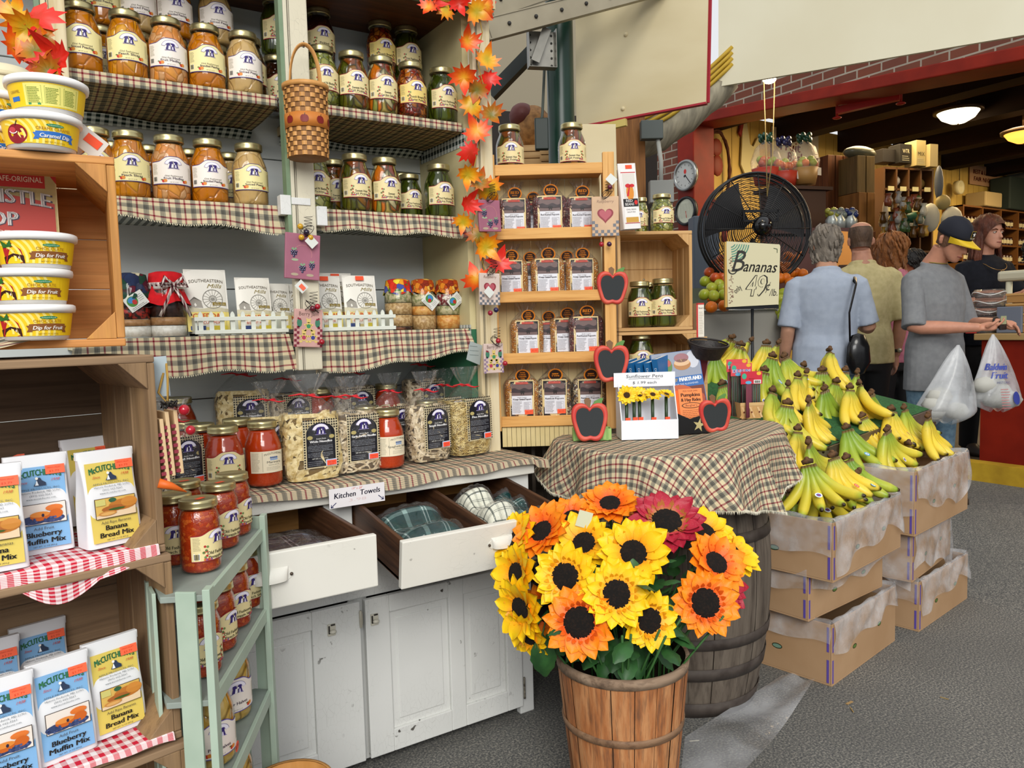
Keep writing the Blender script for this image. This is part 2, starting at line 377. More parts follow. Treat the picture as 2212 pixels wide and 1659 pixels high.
b = MB(); b.span((-.6, 2.14, 2.262), (1.35, 2.17, 2.34)); struct('trim_3', b, m_beigewood)
b = MB(); b.span((-.6, 2.165, 2.25), (1.28, 2.18, 2.27)); struct('trim_4', b, m_green_strip)
# posts
def post(name, x0, x1, z0, z1, y, dep, label, mat, strip=None):
  t = thing(name, label, 'post', ((x0+x1)/2, y, z0)); h = z1-z0; w = x1-x0
  b = MB(); b.span((-w/2, -dep/2, 0), (w/2, dep/2, h)); b.obj('post_board', mat, t, bev=.004)
  b = MB(); b.span((-w/2+.012, -dep/2-.0015, 0), (-w/2+.014, -dep/2+.002, h)); b.span((-w/2+.017, -dep/2-.0015, .0), (-w/2+.018, -dep/2+.002, h)); b.obj('groove', flat('#5d5748'), t)
  if strip:
    b = MB(); b.span((-w/2-.012, -dep/2-.004, strip), (-w/2-.0005, dep/2, h)); b.obj('green_edge', m_green_strip, t)
  return t
pm = post('wooden_post', .674, .745, 1.14, 2.262, 2.19, .03, 'cream painted post hanging between the two jar bays, with plaques and a basket', crackle('cream_crackle', '#d9d2bb', '#857f6c', '#cbc3a8', 2), .32)
b = MB()
for dx, w, z in ((-.052, .03, .44), (.052, .03, .415)): b.span((dx-w/2, -.02, z), (dx+w/2, .012, z+.055))
b.span((-.05, -.0185, .47), (.02, -.015, .49)); b.obj('cleat', m_white_old, pm, bev=.003)
post('wooden_post', 1.281, 1.348, .83, 2.262, 2.19, .03, 'cream painted post wound with the autumn leaf garland', m_beigewood)
post('wooden_post', .095, .148, 1.55, 2.262, 2.20, .03, 'pale pine post left of the peach jars behind the leaves', m_beigewood, .01)
# shelves with plaid covers
def shelf(x0, x1, z, label, hang, drop=0.0, tilt=None, gl=''):
  b = MB(); b.span((x0, 2.222, z-.025), (x1, 2.54, z)); o = b.obj('shelf_board', m_beigewood)
  o.name = 'shelf'; tag(o, 'pale shelf board '+label.replace('plaid cloth ', 'of the ').replace('wrapped round the ', '').replace('hanging from the ', ''), 'shelf')
  b = MB(); w = x1-x0
  if hang < .06:   # cloth wrapped round the board, underside seen from below
    b.grid(lambda u, v: V((x0+w*u, 2.2175, z+.002-.028*(1-v))), 20, 2, 0, uvf=lambda u, v: (u*w, v*.028+.01))
    b.grid(lambda u, v: V((x0+w*u, 2.2175+.32*v, z+.002)), 20, 2, 0, uvf=lambda u, v: (u*w, .04+v*.3))
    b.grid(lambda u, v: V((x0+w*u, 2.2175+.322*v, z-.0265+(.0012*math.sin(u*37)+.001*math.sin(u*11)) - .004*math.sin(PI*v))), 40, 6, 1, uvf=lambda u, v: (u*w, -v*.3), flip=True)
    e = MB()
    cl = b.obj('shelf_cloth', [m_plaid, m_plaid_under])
    e.grid(lambda u, v: V((x0+w*u, 2.532-.05*v*(.6+.4*math.sin(u*9)), z-.033-.02*(1-v))), 60, 2, uvf=lambda u, v: (u*w, v*.05)); e.obj('gingham_edge', m_bwgingham, cl)
  else:
    r = random.Random(int(z*1000)+int(x0*10)); ph = r.random()*6
    def f(u, v):
      L = hang*(1+drop*(u-.5)) + .006*math.sin(u*14+ph); fold = .006*math.sin(u*11+ph*2)+.004*math.sin(u*29+ph)
      t = v
      return V((x0+w*u+(.02*t*(1 if u > .97 else (-1 if u < .03 else 0))), 2.216-.012*t-fold*t-.004, z+.003-L*t))
    b.grid(f, 80, 8, 0, uvf=lambda u, v: (u*w, -v*hang), flip=True)
    b.grid(lambda u, v: V((x0+w*u, 2.212+.328*v, z+.003)), 10, 2, 0, uvf=lambda u, v: (u*w, v*.33))
    b.grid(lambda u, v: V((x0+w*u, 2.222+.318*v, z-.0275)), 10, 3, 1, uvf=lambda u, v: (u*w, v*.3), flip=True)
    cl = b.obj('shelf_cloth', [m_plaid, m_bwgingham])
    e = MB(); k = int(w/.006)    # frayed hem
    for i in range(k):
      p = f((i+.5)/k, 1.0); e.add([p+V((-.0022, 0, .001)), p+V((.0022, 0, .001)), p+V((r.uniform(-.002, .002), 0, -.0045))], [(0, 1, 2)])
    e.obj('frayed_hem', flat('#d9d0b0', .9), cl)
  tag(cl, label, 'cloth'); return o
shelf(.15, .661, 1.915, 'plaid cloth wrapped round the top shelf under the orange peach jars', .03)
shelf(.752, 1.258, 1.911, 'plaid cloth wrapped round the top shelf under the pickle jars, right of the basket', .03)
shelf(.10, .661, 1.607, 'plaid cloth hanging from the middle shelf under the four peach and pear jars', .062, .5)
shelf(.752, 1.258, 1.607, 'plaid cloth hanging from the middle shelf under the lower row of pickle jars', .062)
shelf(.12, .661, 1.243, 'plaid cloth hanging from the lower shelf under the cheddar packets and fence', .10)
shelf(.752, 1.258, 1.245, 'plaid cloth hanging from the lower shelf under the soup jars', .10, -.5)
b = MB(); b.grid(lambda u, v: V((1.2605, 2.2+.33*u, 1.84+.055*v)), 10, 2, uvf=lambda u, v: (u*.33, v*.05)); one('cloth_strip', b, m_bwgingham, 'dark green and white gingham strip on the side wall under the top pickle shelf', 'cloth')
b = MB(); b.grid(lambda u, v: V((1.2595, 2.2+.09*u, 1.17+.09*v)), 6, 2, uvf=lambda u, v: (u*.1, v*.1)); one('cloth_scrap', b, m_bwgingham, 'green gingham scrap on the side wall beside the soup jars', 'cloth')
# ---------------------------------------------------------------- jars
m_glass = clear('jar_glass', (.97, .985, .98), .035, .02, 0, edge=.45)
n = N('gold_lid'); m_lid = n.set('#bdb283', .30, .85, .5)
m_lids = N('silver_lid').set('#cfcbb8', .25, .9, .5)
m_peachh = cells('peach_halves', ['#c9780a', '#c07008', '#cf8212', '#c5760a'], '#9c5606', 22, (1, 1, .9), ew=.05, bump=.6)
m_peachs = cells('peach_slices', ['#d28a12', '#c87c0c', '#d89820', '#c0720a'], '#a8650a', 45, (1, 1, .45), ew=.06, bump=.6)
m_medley = cells('fruit_medley', ['#e2903a', '#d98c48', '#cf9a66', '#e59a40', '#d8a777'], '#b0702e', 40, (1, 1, .7), ew=.06, bump=.5)
m_pears = cells('spiced_pears', ['#c9a56a', '#c49d60', '#d0ae76'], '#a4804a', 20, (1, 1, .8), ew=.04, bump=.5)
m_pick = cells('dill_pickles', ['#5b6314', '#6b711c', '#4d5512', '#7a7a2a', '#55590f'], '#282c08', 34, (1, 1, .3), ew=.12, bump=.6)
m_pickd = cells('brine_pickles', ['#3f4a10', '#4b5614', '#333d0c', '#59601c'], '#171c05', 30, (1, 1, .28), ew=.12, bump=.6)
m_bnb = cells('bread_butter_pickles', ['#8b8c3a', '#9a9a4c', '#7c7f2c', '#b0ad6a', '#6d7222'], '#33380c', 48, (1, 1, .8), ew=.12, bump=.5)
m_hot = cells('sweet_hot_pickles', ['#5f5a12', '#70661a', '#4e5010', '#8a5a14', '#7a3a10'], '#2c2406', 40, (1, 1, .5), ew=.14, bump=.5)
m_garden = cells('garden_salad', ['#8d8f40', '#b09a50', '#c96a14', '#6b7326', '#c8b98a', '#7a2b10'], '#3a3510', 36, (1, 1, .5), ew=.12, bump=.5)
m_relish = cells('red_relish', ['#8a3208', '#a3470c', '#6e2a06', '#b96a20', '#7d1f06'], '#3a1403', 75, (1, 1, .8), ew=.16, bump=.5)
m_dark = cells('dark_jar', ['#3a1c0c', '#2c1408', '#4a2812'], '#150a04', 40, ew=.1, bump=.4)
m_sauce = mottled('tomato_sauce', '#b5380f', '#9c2c0a', 26, .16, spec=.6, lo=.3, hi=.7)
m_marin = mottled('marinara_sauce', '#c23e10', '#aa320a', 26, .16, spec=.6, lo=.3, hi=.7)
m_salsa = cells('salsa', ['#a83410', '#b43e12', '#9c2e0c', '#c05a20'], '#962a0c', 170, r=.15, ew=.08, bump=.15)
m_pearh = cells('pear_halves', ['#c9a44e', '#d4b262', '#bb9440', '#d68a1e'], '#7c5c1e', 26, (1, 1, .5), ew=.09, bump=.6)
QP = [(.0001, .0), (.040, 0), (.0465, .004), (.049, .012), (.049, .098), (.0475, .112), (.043, .126), (.0375, .139), (.0352, .145), (.035, .152), (.037, .154), (.037, .158)]
PP = [(.0001, .0), (.029, 0), (.033, .003), (.0345, .010), (.0345, .086), (.034, .094), (.031, .103), (.0295, .107), (.030, .110), (.030, .116)]
def rad_at(prof, z):
  for (r0, z0), (r1, z1) in zip(prof[1:-1], prof[2:]):
    if z0 <= z <= z1 and z1 > z0: return r0+(r1-r0)*(z-z0)/(z1-z0)
  return prof[3][0]
def cyl_fn(prof, zc):
  def fn(x, y, o):
    R = prof[3][0]; a = -PI/2 + x/R; r = rad_at(prof, zc+y)+.0006+o
    return V((r*math.cos(a), r*math.sin(a), zc+y))
  return fn
def lid_mesh(R, z0, z1):
  h = z1-z0
  return [(R-.002, z0), (R+.001, z0+.1*h), (R+.0012, z0+.2*h), (R-.0003, z0+.3*h), (R+.0008, z0+.42*h), (R-.0003, z0+.52*h), (R+.0006, z0+.62*h), (R, z0+.72*h), (R, z0+.92*h), (R-.002, z1), (R-.005, z1), (R-.006, z1-.001), (.0001, z1-.001)]
def amish_logo(a, x, y, k):
  """purple silhouettes of two figures under an arched white banner"""
  a.arc(x, y-.1*k, .95*k, .42*k, .25, PI-.25, '#c9c3dd', 3, 18, .82*k); a.arc(x, y-.1*k, .95*k, .34*k, .3, PI-.3, '#eeeaf6', 4, 18, .82*k)
  a.arc(x, y-.1*k, 1.17*k, .03*k, .2, PI-.2, '#4b3f86', 4, 18, 1.03*k)
  P = '#33246e'; a.ell(x-.28*k, y+.22*k, .24*k, .27*k, P, 6, 12); a.ell(x+.28*k, y+.22*k, .24*k, .27*k, P, 6, 12)
  a.poly([(x-.62*k, y-.42*k), (x-.5*k, y+.05*k), (x-.3*k, y+.2*k), (x-.08*k, y+.02*k), (x-.02*k, y-.42*k)], P, 6)
  a.poly([(x+.62*k, y-.42*k), (x+.5*k, y+.1*k), (x+.3*k, y+.2*k), (x+.08*k, y+.02*k), (x+.04*k, y-.42*k)], P, 6)
  a.rect(x-.5*k, y+.3*k, x-.06*k, y+.44*k, P, 6); a.ell(x+.3*k, y+.33*k, .27*k, .17*k, P, 6, 12)
  a.poly([(x-.3*k, y-.4*k), (x-.2*k, y+.12*k), (x-.1*k, y+.14*k), (x-.05*k, y-.4*k)], '#f2eff6', 7)
  a.ell(x+.12*k, y+.16*k, .08*k, .11*k, '#f2eff6', 7, 8); a.poly([(x+.16*k, y-.4*k), (x+.22*k, y+.02*k), (x+.34*k, y+.02*k), (x+.40*k, y-.4*k)], '#d9d3e8', 7)
  a.rect(x-.75*k, y-.52*k, x+.75*k, y-.44*k, '#8f86b8', 6)
def jar_label(l1, l2, base, bord, fruit, hump=.014, H=.056, c2=None, wid=.118, lx=.0):
  a = Art(); w2 = wid/2
  hp = lambda x: hump*math.exp(-((x-lx)/.028)**4)
  a.band(-w2, w2, -H/2-.002, lambda x: H/2+.002+hp(x), bord, 0, 30); a.band(-w2, w2, -H/2, lambda x: H/2+hp(x), base, 1, 30)
  amish_logo(a, lx, H/2-.0075, .0185)
  y = -.0035
  if l1: a.text(l1, lx, y-.0065, .0042, '#4b4430', 3, w=min(.05, .0034*len(l1)))
  a.text(l2, lx, y-.0135 if l1 else y-.010, .0058 if l1 else .0066, '#3a2440' if fruit else '#2c2c1c', 3, w=min(.05, .0042*len(l2)), bold=.03)
  if c2: a.text(c2, lx, y-.0185, .006, '#2c2c1c', 3, w=min(.046, .0042*len(c2)), bold=.03)
  for s in (-1, 1):
    if fruit:
      a.ell(lx+s*.026, -.0215, .0042, .004, '#c8302a', 3, 10); a.ell(lx+s*.026+.005, -.0205, .0045, .0042, '#e08a30', 4, 10); a.ell(lx+s*.026-.004, -.018, .003, .0015, '#5f7a34', 4, 8)
    else:
      r = random.Random(3)
      for i in range(9): a.ell(lx+s*(.024+r.random()*.008), -.022+r.random()*.03, .0026, .0026, ['#b5302a', '#5f7a44', '#c8502e', '#6f8a50'][i % 4], 3+(i % 2), 7)
      for i in range(5): a.ell(lx+s*(.018+.003*i), -.0225, .0026, .0022, ['#7a4a90', '#d06a2a', '#b5302a'][i % 3], 4, 7)
  a.barcode(-w2+.004, -.023, -w2+.016, -.009); a.greek(-w2+.004, -w2+.018, .022, 9, .003, .0009, '#8b8468', 2, 5)
  a.greek(w2-.016, w2-.004, .018, 11, .003, .0009, '#8b8468', 2, 6); a.text('NET WT. 32 OZ', lx, -.0255, .0022, '#55503c', 3, w=.02, res=1)
  return a
def mcc_label(l2, l3):
  a = Art(); a.rect(-.048, -.029, .048, .029, '#e7dcc0', 1, 24); a.frame(-.016, -.026, .046, .026, .0006, '#5b5648', 2)
  a.text('McCUTCHEON\'S', .015, .0165, .0052, '#4a4a42', 3, w=.052, curve=.004); a.rect(-.0, .010, .028, .0105, '#3c5a8a', 3); a.band(.004, .026, .004, .0085, '#8fa8cc', 2, 4)
  for i in range(4): a.ell(.006+.0055*i, .0115, .0028, .0024, '#41639a', 4, 8)
  a.text(l2, .015, -.0035, .0062, '#3b3a36', 3, w=.0042*len(l2)+.006); a.text(l3, .015, -.0095, .0026, '#6b685c', 3, w=.03, res=1)
  a.greek(-.006, .038, -.014, 3, .0035, .0008, '#8d8878', 2, 2); a.greek(-.045, -.022, .024, 14, .0036, .0009, '#77735f', 2, 9)
  return a
JK = {}
def jar(kind, name, prof, cm, art, zc, lid, lidm=None, top=.150):
  t = thing(name, 'jar', 'jar')
  MB().lathe(prof, 28).obj('glass', m_glass, t)
  cp = [(max(.0001, r-.0016), z+(.0015 if z < .01 else 0)) for r, z in prof if z < top]
  cp.append((cp[-1][0]*.98, top)); cp.append((.0001, top+.0005)); MB().lathe(cp, 28).obj('contents', cm, t)
  MB().lathe(lid_mesh(*lid), 28).obj('lid', lidm or m_lid, t)
  if art: art.obj('label', cyl_fn(prof, zc), t)
  JK[kind] = t; return t
ql = (.0375, .156, .175); PB = '#3d2a70'; RB = '#8f1f2c'; yl = '#efe3a4'; pl = '#efe6dc'; cr = '#e6d6a0'
for k, nm, cm, l1, l2, c2, base, bord, fr in (
  ('sp', 'preserve_jar', m_peachh, 'Old Fashioned', 'Spiced Peaches', None, yl, PB, 1), ('ps', 'preserve_jar', m_peachs, 'Old Fashioned', 'Peach Slices', None, yl, PB, 1),
  ('fm', 'preserve_jar', m_medley, 'Old Fashioned', 'Fruit Medley', None, pl, PB, 1), ('bp', 'preserve_jar', m_peachh, 'Old Fashioned', 'Brandied Peaches', None, pl, PB, 1),
  ('bpy', 'preserve_jar', m_peachh, 'Old Fashioned', 'Brandied Peaches', None, yl, PB, 1),
  ('spp', 'preserve_jar', m_pears, 'Old Fashioned', 'Spiced Pears', None, pl, PB, 1), ('spy', 'preserve_jar', m_pears, 'Old Fashioned', 'Spiced Pears', None, yl, PB, 1),
  ('bb', 'pickle_jar', m_bnb, None, 'Bread N Butter', 'Pickles', cr, RB, 0), ('sh', 'pickle_jar', m_hot, None, 'Sweet Hot', 'Dill Pickles', cr, RB, 0),
  ('sgs', 'pickle_jar', m_garden, None, 'Sweet', 'Garden Salad', cr, RB, 0), ('dbb', 'relish_jar', m_relish, None, 'Dutch Bread &', 'Butter Pickles', '#e8cf7c', RB, 0),
  ('ofb', 'pickle_jar', m_pickd, None, 'Old Fashioned', 'Brine Pickles', cr, RB, 0), ('drk', 'preserve_jar', m_dark, None, 'Pickled', 'Beets', cr, RB, 0),
  ('pas', 'sauce_jar', m_sauce, None, 'Pasta', 'Sauce', cr, RB, 0)):
  jar(k, nm, QP, cm, jar_label(l1, l2, base, bord, fr, c2=c2), .070, ql)
jar('mar', 'sauce_jar', QP, m_marin, mcc_label('Marinara', 'PASTA SAUCE'), .068, ql)
jar('spg', 'sauce_jar', QP, m_marin, mcc_label('Spaghetti Sauce', 'WITH MEAT'), .068, ql)
def pint_label(l2, c2):
  a = jar_label(None, l2, cr, RB, 0, c2=c2, hump=.010, H=.050, wid=.110); return a
def pfn(x, y, o): R = .0345; q = -PI/2+x*.86/R; return V(((R+.0006+o)*math.cos(q), (R+.0006+o)*math.sin(q), .045+y*.86))
for k, cm, l2, c2 in (('sal', m_salsa, 'Old Fashioned', 'Pineapple Salsa'), ('sal2', m_salsa, 'Old Fashioned', 'Peach Salsa')):
  jar(k, 'salsa_jar', PP, cm, None, .045, (.0315, .112, .127), top=.108); pint_label(l2, c2).obj('label', pfn, JK[k])
_s = Art(); _s.rect(-.009, -.005, .009, .005, '#f0532a', 1)
MB().obj('price_sticker', flat('#f0532a', .5), JK['sal']).data = _s.mb(lambda x, y, o: V((x, y-.004, .1264+o))).mesh('price_sticker', [flat('#f0532a', .5)])
def place(kind, x, yb, Y, z, label, group=None, rz=0, scale=None, xw=None):
  p = atY(x, yb, Y); return dup(JK[kind], (p.x if xw is None else xw, Y, z), rz, label, group, scale)
gP = 'peach and pear jars on the upper shelves'; gK = 'pickle jars on the upper shelves'
T1, T2, T3, CT = 1.9185, 1.6115, 1.2475, .840
for k, x, yb, lab in (('sp', 178, 150, 'quart jar of spiced peaches at the left end of the top shelf'), ('ps', 277, 165, 'quart jar of peach slices, second in the front row of the top shelf'),
  ('fm', 365, 177, 'quart jar of pale fruit medley with a white label on the top shelf, front row'), ('bpy', 448, 188, 'quart jar of brandied peaches with a yellow label on the top shelf, front row'),
  ('spp', 530, 203, 'quart jar of tan spiced pears on the top shelf, left of the hanging basket')):
  place(k, x, yb, 2.275, T1, lab, gP)
for i, (k, x, lab) in enumerate((('sp', 222, 'upper jar of spiced peaches behind the leftmost top-shelf jars'), ('spp', 300, 'upper jar of pale fruit stacked behind the peach slices'),
  ('bp', 378, 'upper jar of orange peaches stacked behind the fruit medley'), ('spp', 466, 'upper jar of tan pears stacked behind the brandied peaches'),
  ('ofb', 597, 'upper jar of green pickles stacked against the cream post'))):
  p = atY(x, 60, 2.42); place(k, x, 60, 2.42, T1+.176, lab, gP)
  place('ps' if i < 4 else 'drk', x, 150, 2.42, T1, ['bottom peach jar in the corner behind the leftmost front jar', 'bottom jar behind the gap between peach slices and fruit medley', 'bottom jar with only its lid showing beside the fruit medley', 'bottom jar whose lid shows between the brandied peaches and spiced pears', 'bottom dark jar under the upper green jar by the cream post'][i], gP)
place('drk', 608, 180, 2.31, T1, 'dark pickle jar half behind the cream post on the top shelf', gK, xw=.645-.035)
for k, x, yb, lab in (('bb', 697, 222, 'jar of bread and butter pickles right behind the hanging basket on the top shelf'), ('sh', 763, 235, 'jar of sweet hot dill pickles in the front row of the top shelf'),
  ('sgs', 826, 243, 'jar of sweet garden salad in the front row of the top shelf'), ('dbb', 890, 253, 'jar of orange-red pickle relish in the front row of the top shelf'),
  ('ofb', 956, 262, 'jar of green brine pickles at the right end of the top shelf')):
  place(k, x, yb, 2.275, T1, lab, gK)
for k, x, lab in (('drk', 690, 'upper dark jar stacked behind the bread and butter pickles'), ('dbb', 822, 'upper jar of red relish stacked behind the garden salad'), ('ofb', 878, 'upper jar of green pickles stacked in the right corner of the top shelf')):
  place(k, x, 100, 2.44, T1+.176, lab, gK); place(k, x, 180, 2.44, T1, {'d': 'bottom jar under the ', 'o': 'bottom jar under the '}[k[0]]+lab[6:].replace(' stacked', ''), gK)
for k, x, yb, lab in (('sp', 210, 430, 'jar of spiced peaches half hidden by the tag and crate on the middle shelf'), ('ps', 284, 430, 'jar of peach slices on the middle shelf, just right of the pine crate'),
  ('fm', 372, 436, 'jar of fruit medley with a white label on the middle shelf'), ('bp', 455, 441, 'jar of brandied peaches with a white label on the middle shelf'),
  ('spy', 543, 447, 'jar of tan spiced pears at the right end of the left middle shelf')):
  place(k, x, yb, 2.275, T2, lab, gP)
for k, x, lab in (('ps', 246, 'back jar of peaches behind the gap of the first two middle-shelf jars'), ('bp', 325, 'back jar of peaches behind the peach slices and fruit medley'), ('bp', 412, 'back jar between the fruit medley and the brandied peaches'), ('spy', 497, 'back jar of pears between the brandied peaches and spiced pears')):
  place(k, x, 400, 2.42, T2, lab, gP)
for k, x, yb, Y, lab in (('bb', 680, 450, 2.28, 'jar of bread and butter pickles cut off by the middle shelf post'), ('sh', 722, 450, 2.37, 'dark pickle jar standing back behind the sweet hot dill pickles on the middle shelf'),
  ('sh', 770, 458, 2.265, 'jar of sweet hot dill pickles in front on the middle shelf'), ('sgs', 834, 463, 2.275, 'jar of garden salad with a carrot strip on the middle shelf'),
  ('ofb', 950, 470, 2.285, 'jar of green brine pickles at the right end of the middle shelf'), ('sgs', 700, 440, 2.47, 'back jar by the wall behind the first two pickle jars of the middle shelf'), ('sh', 868, 440, 2.47, 'back jar by the wall behind the garden salad on the middle shelf')):
  place(k, x, yb, Y, T2, lab, gK)
place('ofb', 886, 462, 2.36, T2, 'smaller dark jar of brine pickles set back on the middle shelf', gK, scale=.86)
# ================================================================ CABINET WITH DRAWERS
FL = flat
cab = thing('cabinet', 'old white crackle-painted counter cabinet with two pulled-out drawers', 'cabinet', (.55, 2.01, 0))
m_brown = wood('drawer_wood', '#4a3020', '#5c3d28', '#2c1b12', 1, r=.45, sc=1.3); m_brownx = wood('drawer_wood_x', '#5a3c26', '#6a4a30', '#38241a', 0, r=.45)
def L(a, b): return (V(a)-V((.55, 2.01, 0)), V(b)-V((.55, 2.01, 0)))
def pbox(name, boxes, mat, parent, bev=.003, org=(.55, 2.01, 0)):
  b = MB()
  for p, q in boxes: b.span(V(p)-V(org), V(q)-V(org))
  return b.obj(name, mat, parent, bev)
pbox('countertop', [((-.3, 1.985, .785), (1.352, 2.53, .834))], m_white_oldx, cab)
pbox('front_frame', [((-.3, 2.01, .0), (.05, 2.035, .785)), ((.05, 2.01, .50), (1.345, 2.035, .60)), ((.672, 2.01, .60), (.753, 2.035, .785)), ((1.26, 2.01, .6), (1.345, 2.035, .785)), ((1.292, 2.01, 0), (1.345, 2.035, .5)), ((.735, 2.025, .02), (.79, 2.035, .5))], m_white_old, cab)
pbox('side_panel', [((1.327, 2.036, .0), (1.345, 2.52, .785))], m_white_old, cab)
pbox('inside', [((-.3, 2.3, .02), (1.326, 2.31, .78)), ((-.3, 2.04, .55), (1.326, 2.3, .56))], FL('#1d1713'), cab)
def door(x0, x1, panels, hx, yo=0, lean=0):
  d = MB(); z0, z1 = .035, .497; y = 1.992+yo
  # stiles and rails around recessed panels
  xs = [x0]+[q for p in panels for q in p]+[x1]
  for i in range(0, len(xs), 2): d.span((xs[i]-.55, y-2.01, z0), (xs[i+1]-.55, y-2.01+.018, z1))
  for a, c in panels:
    d.span((a-.55, y-2.01, z0), (c-.55, y-2.01+.018, z0+.065)); d.span((a-.55, y-2.01, z1-.05), (c-.55, y-2.01+.018, z1))
    d.span((a-.55, y-2.01+.010, z0+.06), (c-.55, y-2.01+.016, z1-.045))
    d.span((a-.55+.022, y-2.01+.0065, z0+.088), (c-.55-.022, y-2.01+.012, z1-.072))
  o = d.obj('door', m_white_old, cab, .0025)
  if lean: o.rotation_euler = (0, lean, 0)
  h = MB(); m = [FL('#c9c5b6', .35), FL('#2a2623', .4)]; hz = .438; hy = y-2.01
  h.box((hx-.55, hy-.003, hz), (.022, .006, .032)); h.ball((hx-.55+.001, hy-.012, hz-.003), .0075, 12, 0, (1.3, 1, .8)); h.box((hx-.55-.008, hy-.007, hz+.002), (.004, .004, .022), mi=1); h.box((hx-.55+.003, hy-.0065, hz+.014), (.012, .004, .004), mi=1)
  h.obj('latch', m, o, .001); return o
dl = door(.25, .757, [(.33, .62)], .672); dr = door(.772, 1.292, [(.845, 1.035), (1.085, 1.235)], .797)
h = MB(); h.box((.757-.55, -.022, .45), (.008, .008, .035)); h.lathe([(.004, -.024), (.004, .024)], 8, fn=lambda p, a: p+V((.755-.55, -.026, .45)), cap=True); h.obj('hinge', FL('#b9b4a4', .4, .3), dl, .001)
h = MB(); h.tube([(1.296-.55, -.02, .06+.01*i) for i in range(8)], .0035, 8); h.obj('hinge', mottled('rusty_hinge', '#8f8a7c', '#3c322a', 90), dr)
def drawer(x0, x1, yf, zt, pitch, div, label_handle, hx):
  """local origin at the top back corner of the cabinet opening"""
  d = bpy.data.objects.new('drawer', None); COL.objects.link(d); d.parent = cab; d.location = (0, 2.0-2.01, zt); d.rotation_euler = (pitch, 0, 0)
  Lr = 2.0-yf; H = .108; b = MB(); t = .012
  for q, z_ in [(x0, 0), (x1-t, 0)]+([(div, -.006)] if div else []): b = MB(); b.span((q-.55, -Lr, -H), (q+t-.55, .22, z_)); b.obj('drawer_side', m_brown, d, .002)
  b = MB(); b.span((x0-.55, -Lr, -H), (x1-.55, .22, -H+.008)); b.obj('drawer_bottom', m_brownx, d)
  b = MB(); b.span((x0-.55+t, .19, -H), (x1-.55-t, .20, -.03)); b.obj('drawer_back', wood('drawer_back_wood', '#a5753c', '#b5854a', '#7c5526', 0), d)
  b = MB(); b.span((x0-.006-.55, -Lr-.018, -H-.012), (x1+.006-.55, -Lr, .004)); b.obj('drawer_front', m_white_oldx, d, .003)
  b = MB(); hz = -H*.45; n_ = 12   # bin pull
  b.grid(lambda u, v: V((hx-.55+.042*math.cos(PI*u)*(1-.12*v), -Lr-.018-.020*math.sin(PI*u)**.6*math.sin(PI/2*v*.98+.02), hz+.014*math.sin(PI/2*(1-v))*1.3-.010*v)), 16, 8)
  b.prism([(hx-.55+.050*math.cos(a)*1.0, hz+.019*math.sin(a)) for a in [2*PI*i/24 for i in range(24)]], 0, .0015, fn=lambda p: V((p.x, -Lr-.018-p.z, p.y)))
  b.obj('bin_pull', m_white_oldx, d); b = MB(); b.ball((hx-.55-.047, -Lr-.021, hz), .004, 8); b.ball((hx-.55+.047, -Lr-.021, hz), .004, 8); b.obj('screw', FL('#54493f', .4, .6), d)
  return d
d1 = drawer(.215, .668, 1.665, .777, .01, None, '', .425); d2 = drawer(.757, 1.262, 1.692, .779, math.radians(8.0), 1.005, '', 1.045)
# counter cloth
b = MB()
def cf(u, v):
  x = -.3+1.70*u
  if v < .6: t = v/.6; return V((x, 2.50-.525*t, .8365+ (0 if u < .97 else -.01*(u-.97)/.03)))
  t = (v-.6)/.4; k = 1+.25*math.sin(x*9)+.2*math.sin(x*23); return V((x, 1.975-.012*t-.004*math.sin(x*40)*t, .8365-.024*t*k-(.0 if u < .97 else .01)))
b.grid(cf, 110, 16, uvf=lambda u, v: (u*1.7, v*.6), flip=True)
one('counter_cloth', b, m_plaid, 'plaid cloth covering the white cabinet top under the noodles and sauces', 'cloth')
# kitchen towels sign
a = Art(); a.rect(-.079, -.026, .079, .026, '#e6e2e4', 0); a.text('Kitchen  Towels', 0, .000, .0145, '#23285a', 1, w=.13, shear=.12, rot=.02, bold=.03)
a.text('19" x 28"', -.0, .0175, .006, '#d8604c', 1, shear=.15); a.text('3.98', 0, -.014, .008, '#dcc9c9', 1, w=.05)
a.line([(-.06, -.012), (-.074, -.023)], .0022, '#23285a'); a.line([(-.068, -.023), (-.075, -.024), (-.0735, -.016)], .002, '#23285a')
a.line([(.06, -.008), (.074, -.020)], .0022, '#23285a'); a.line([(.067, -.020), (.075, -.021), (.0735, -.013)], .002, '#23285a')
s = thing('price_card', 'handwritten KITCHEN TOWELS card with two arrows on the counter edge above the drawers', 'sign', (.748, 1.952, .806), 0)
b = MB(); b.box((0, .001, 0), (.158, .0012, .052)); b.obj('card', FL('#e6e2e4'), s); a.obj('writing', front, s)
# towels lying in the drawers
def towel(loc, w, l, mat, rot, label, folds=3, h=.045, seed=1, film=True):
  r = random.Random(seed); t = thing('kitchen_towel', label, 'towel', loc, rot=rot)
  ph = r.random()*6
  f = lambda u, v: V(((u-.5)*w, (v-.5)*l, h*(1-abs(2*u-1)**6)*(1-abs(2*v-1)**8)*(.75+.25*math.sin(v*folds*2*PI+ph)*math.cos(u*3+ph))))
  b = MB(); b.grid(f, 24, 30, uvf=lambda u, v: (u*w, v*l)); b.grid(lambda u, v: V(((u-.5)*w, (v-.5)*l, 0)), 1, 1, flip=True); b.obj('cloth', mat, t)
  if film:
    b = MB(); b.grid(lambda u, v: V(((u-.5)*w*1.08, (v-.5)*l*1.1, 0)) + V((0, 0, f(u, v).z+.005+.006*abs(math.sin(u*19+v*7))*abs(math.sin(v*23+ph)))), 36, 44); b.obj('plastic_bag', m_film2, t)
  return t
m_film = clear('cellophane', (1, 1, 1), .035, .05, 1.0, 70, edge=.5, haze=.02)
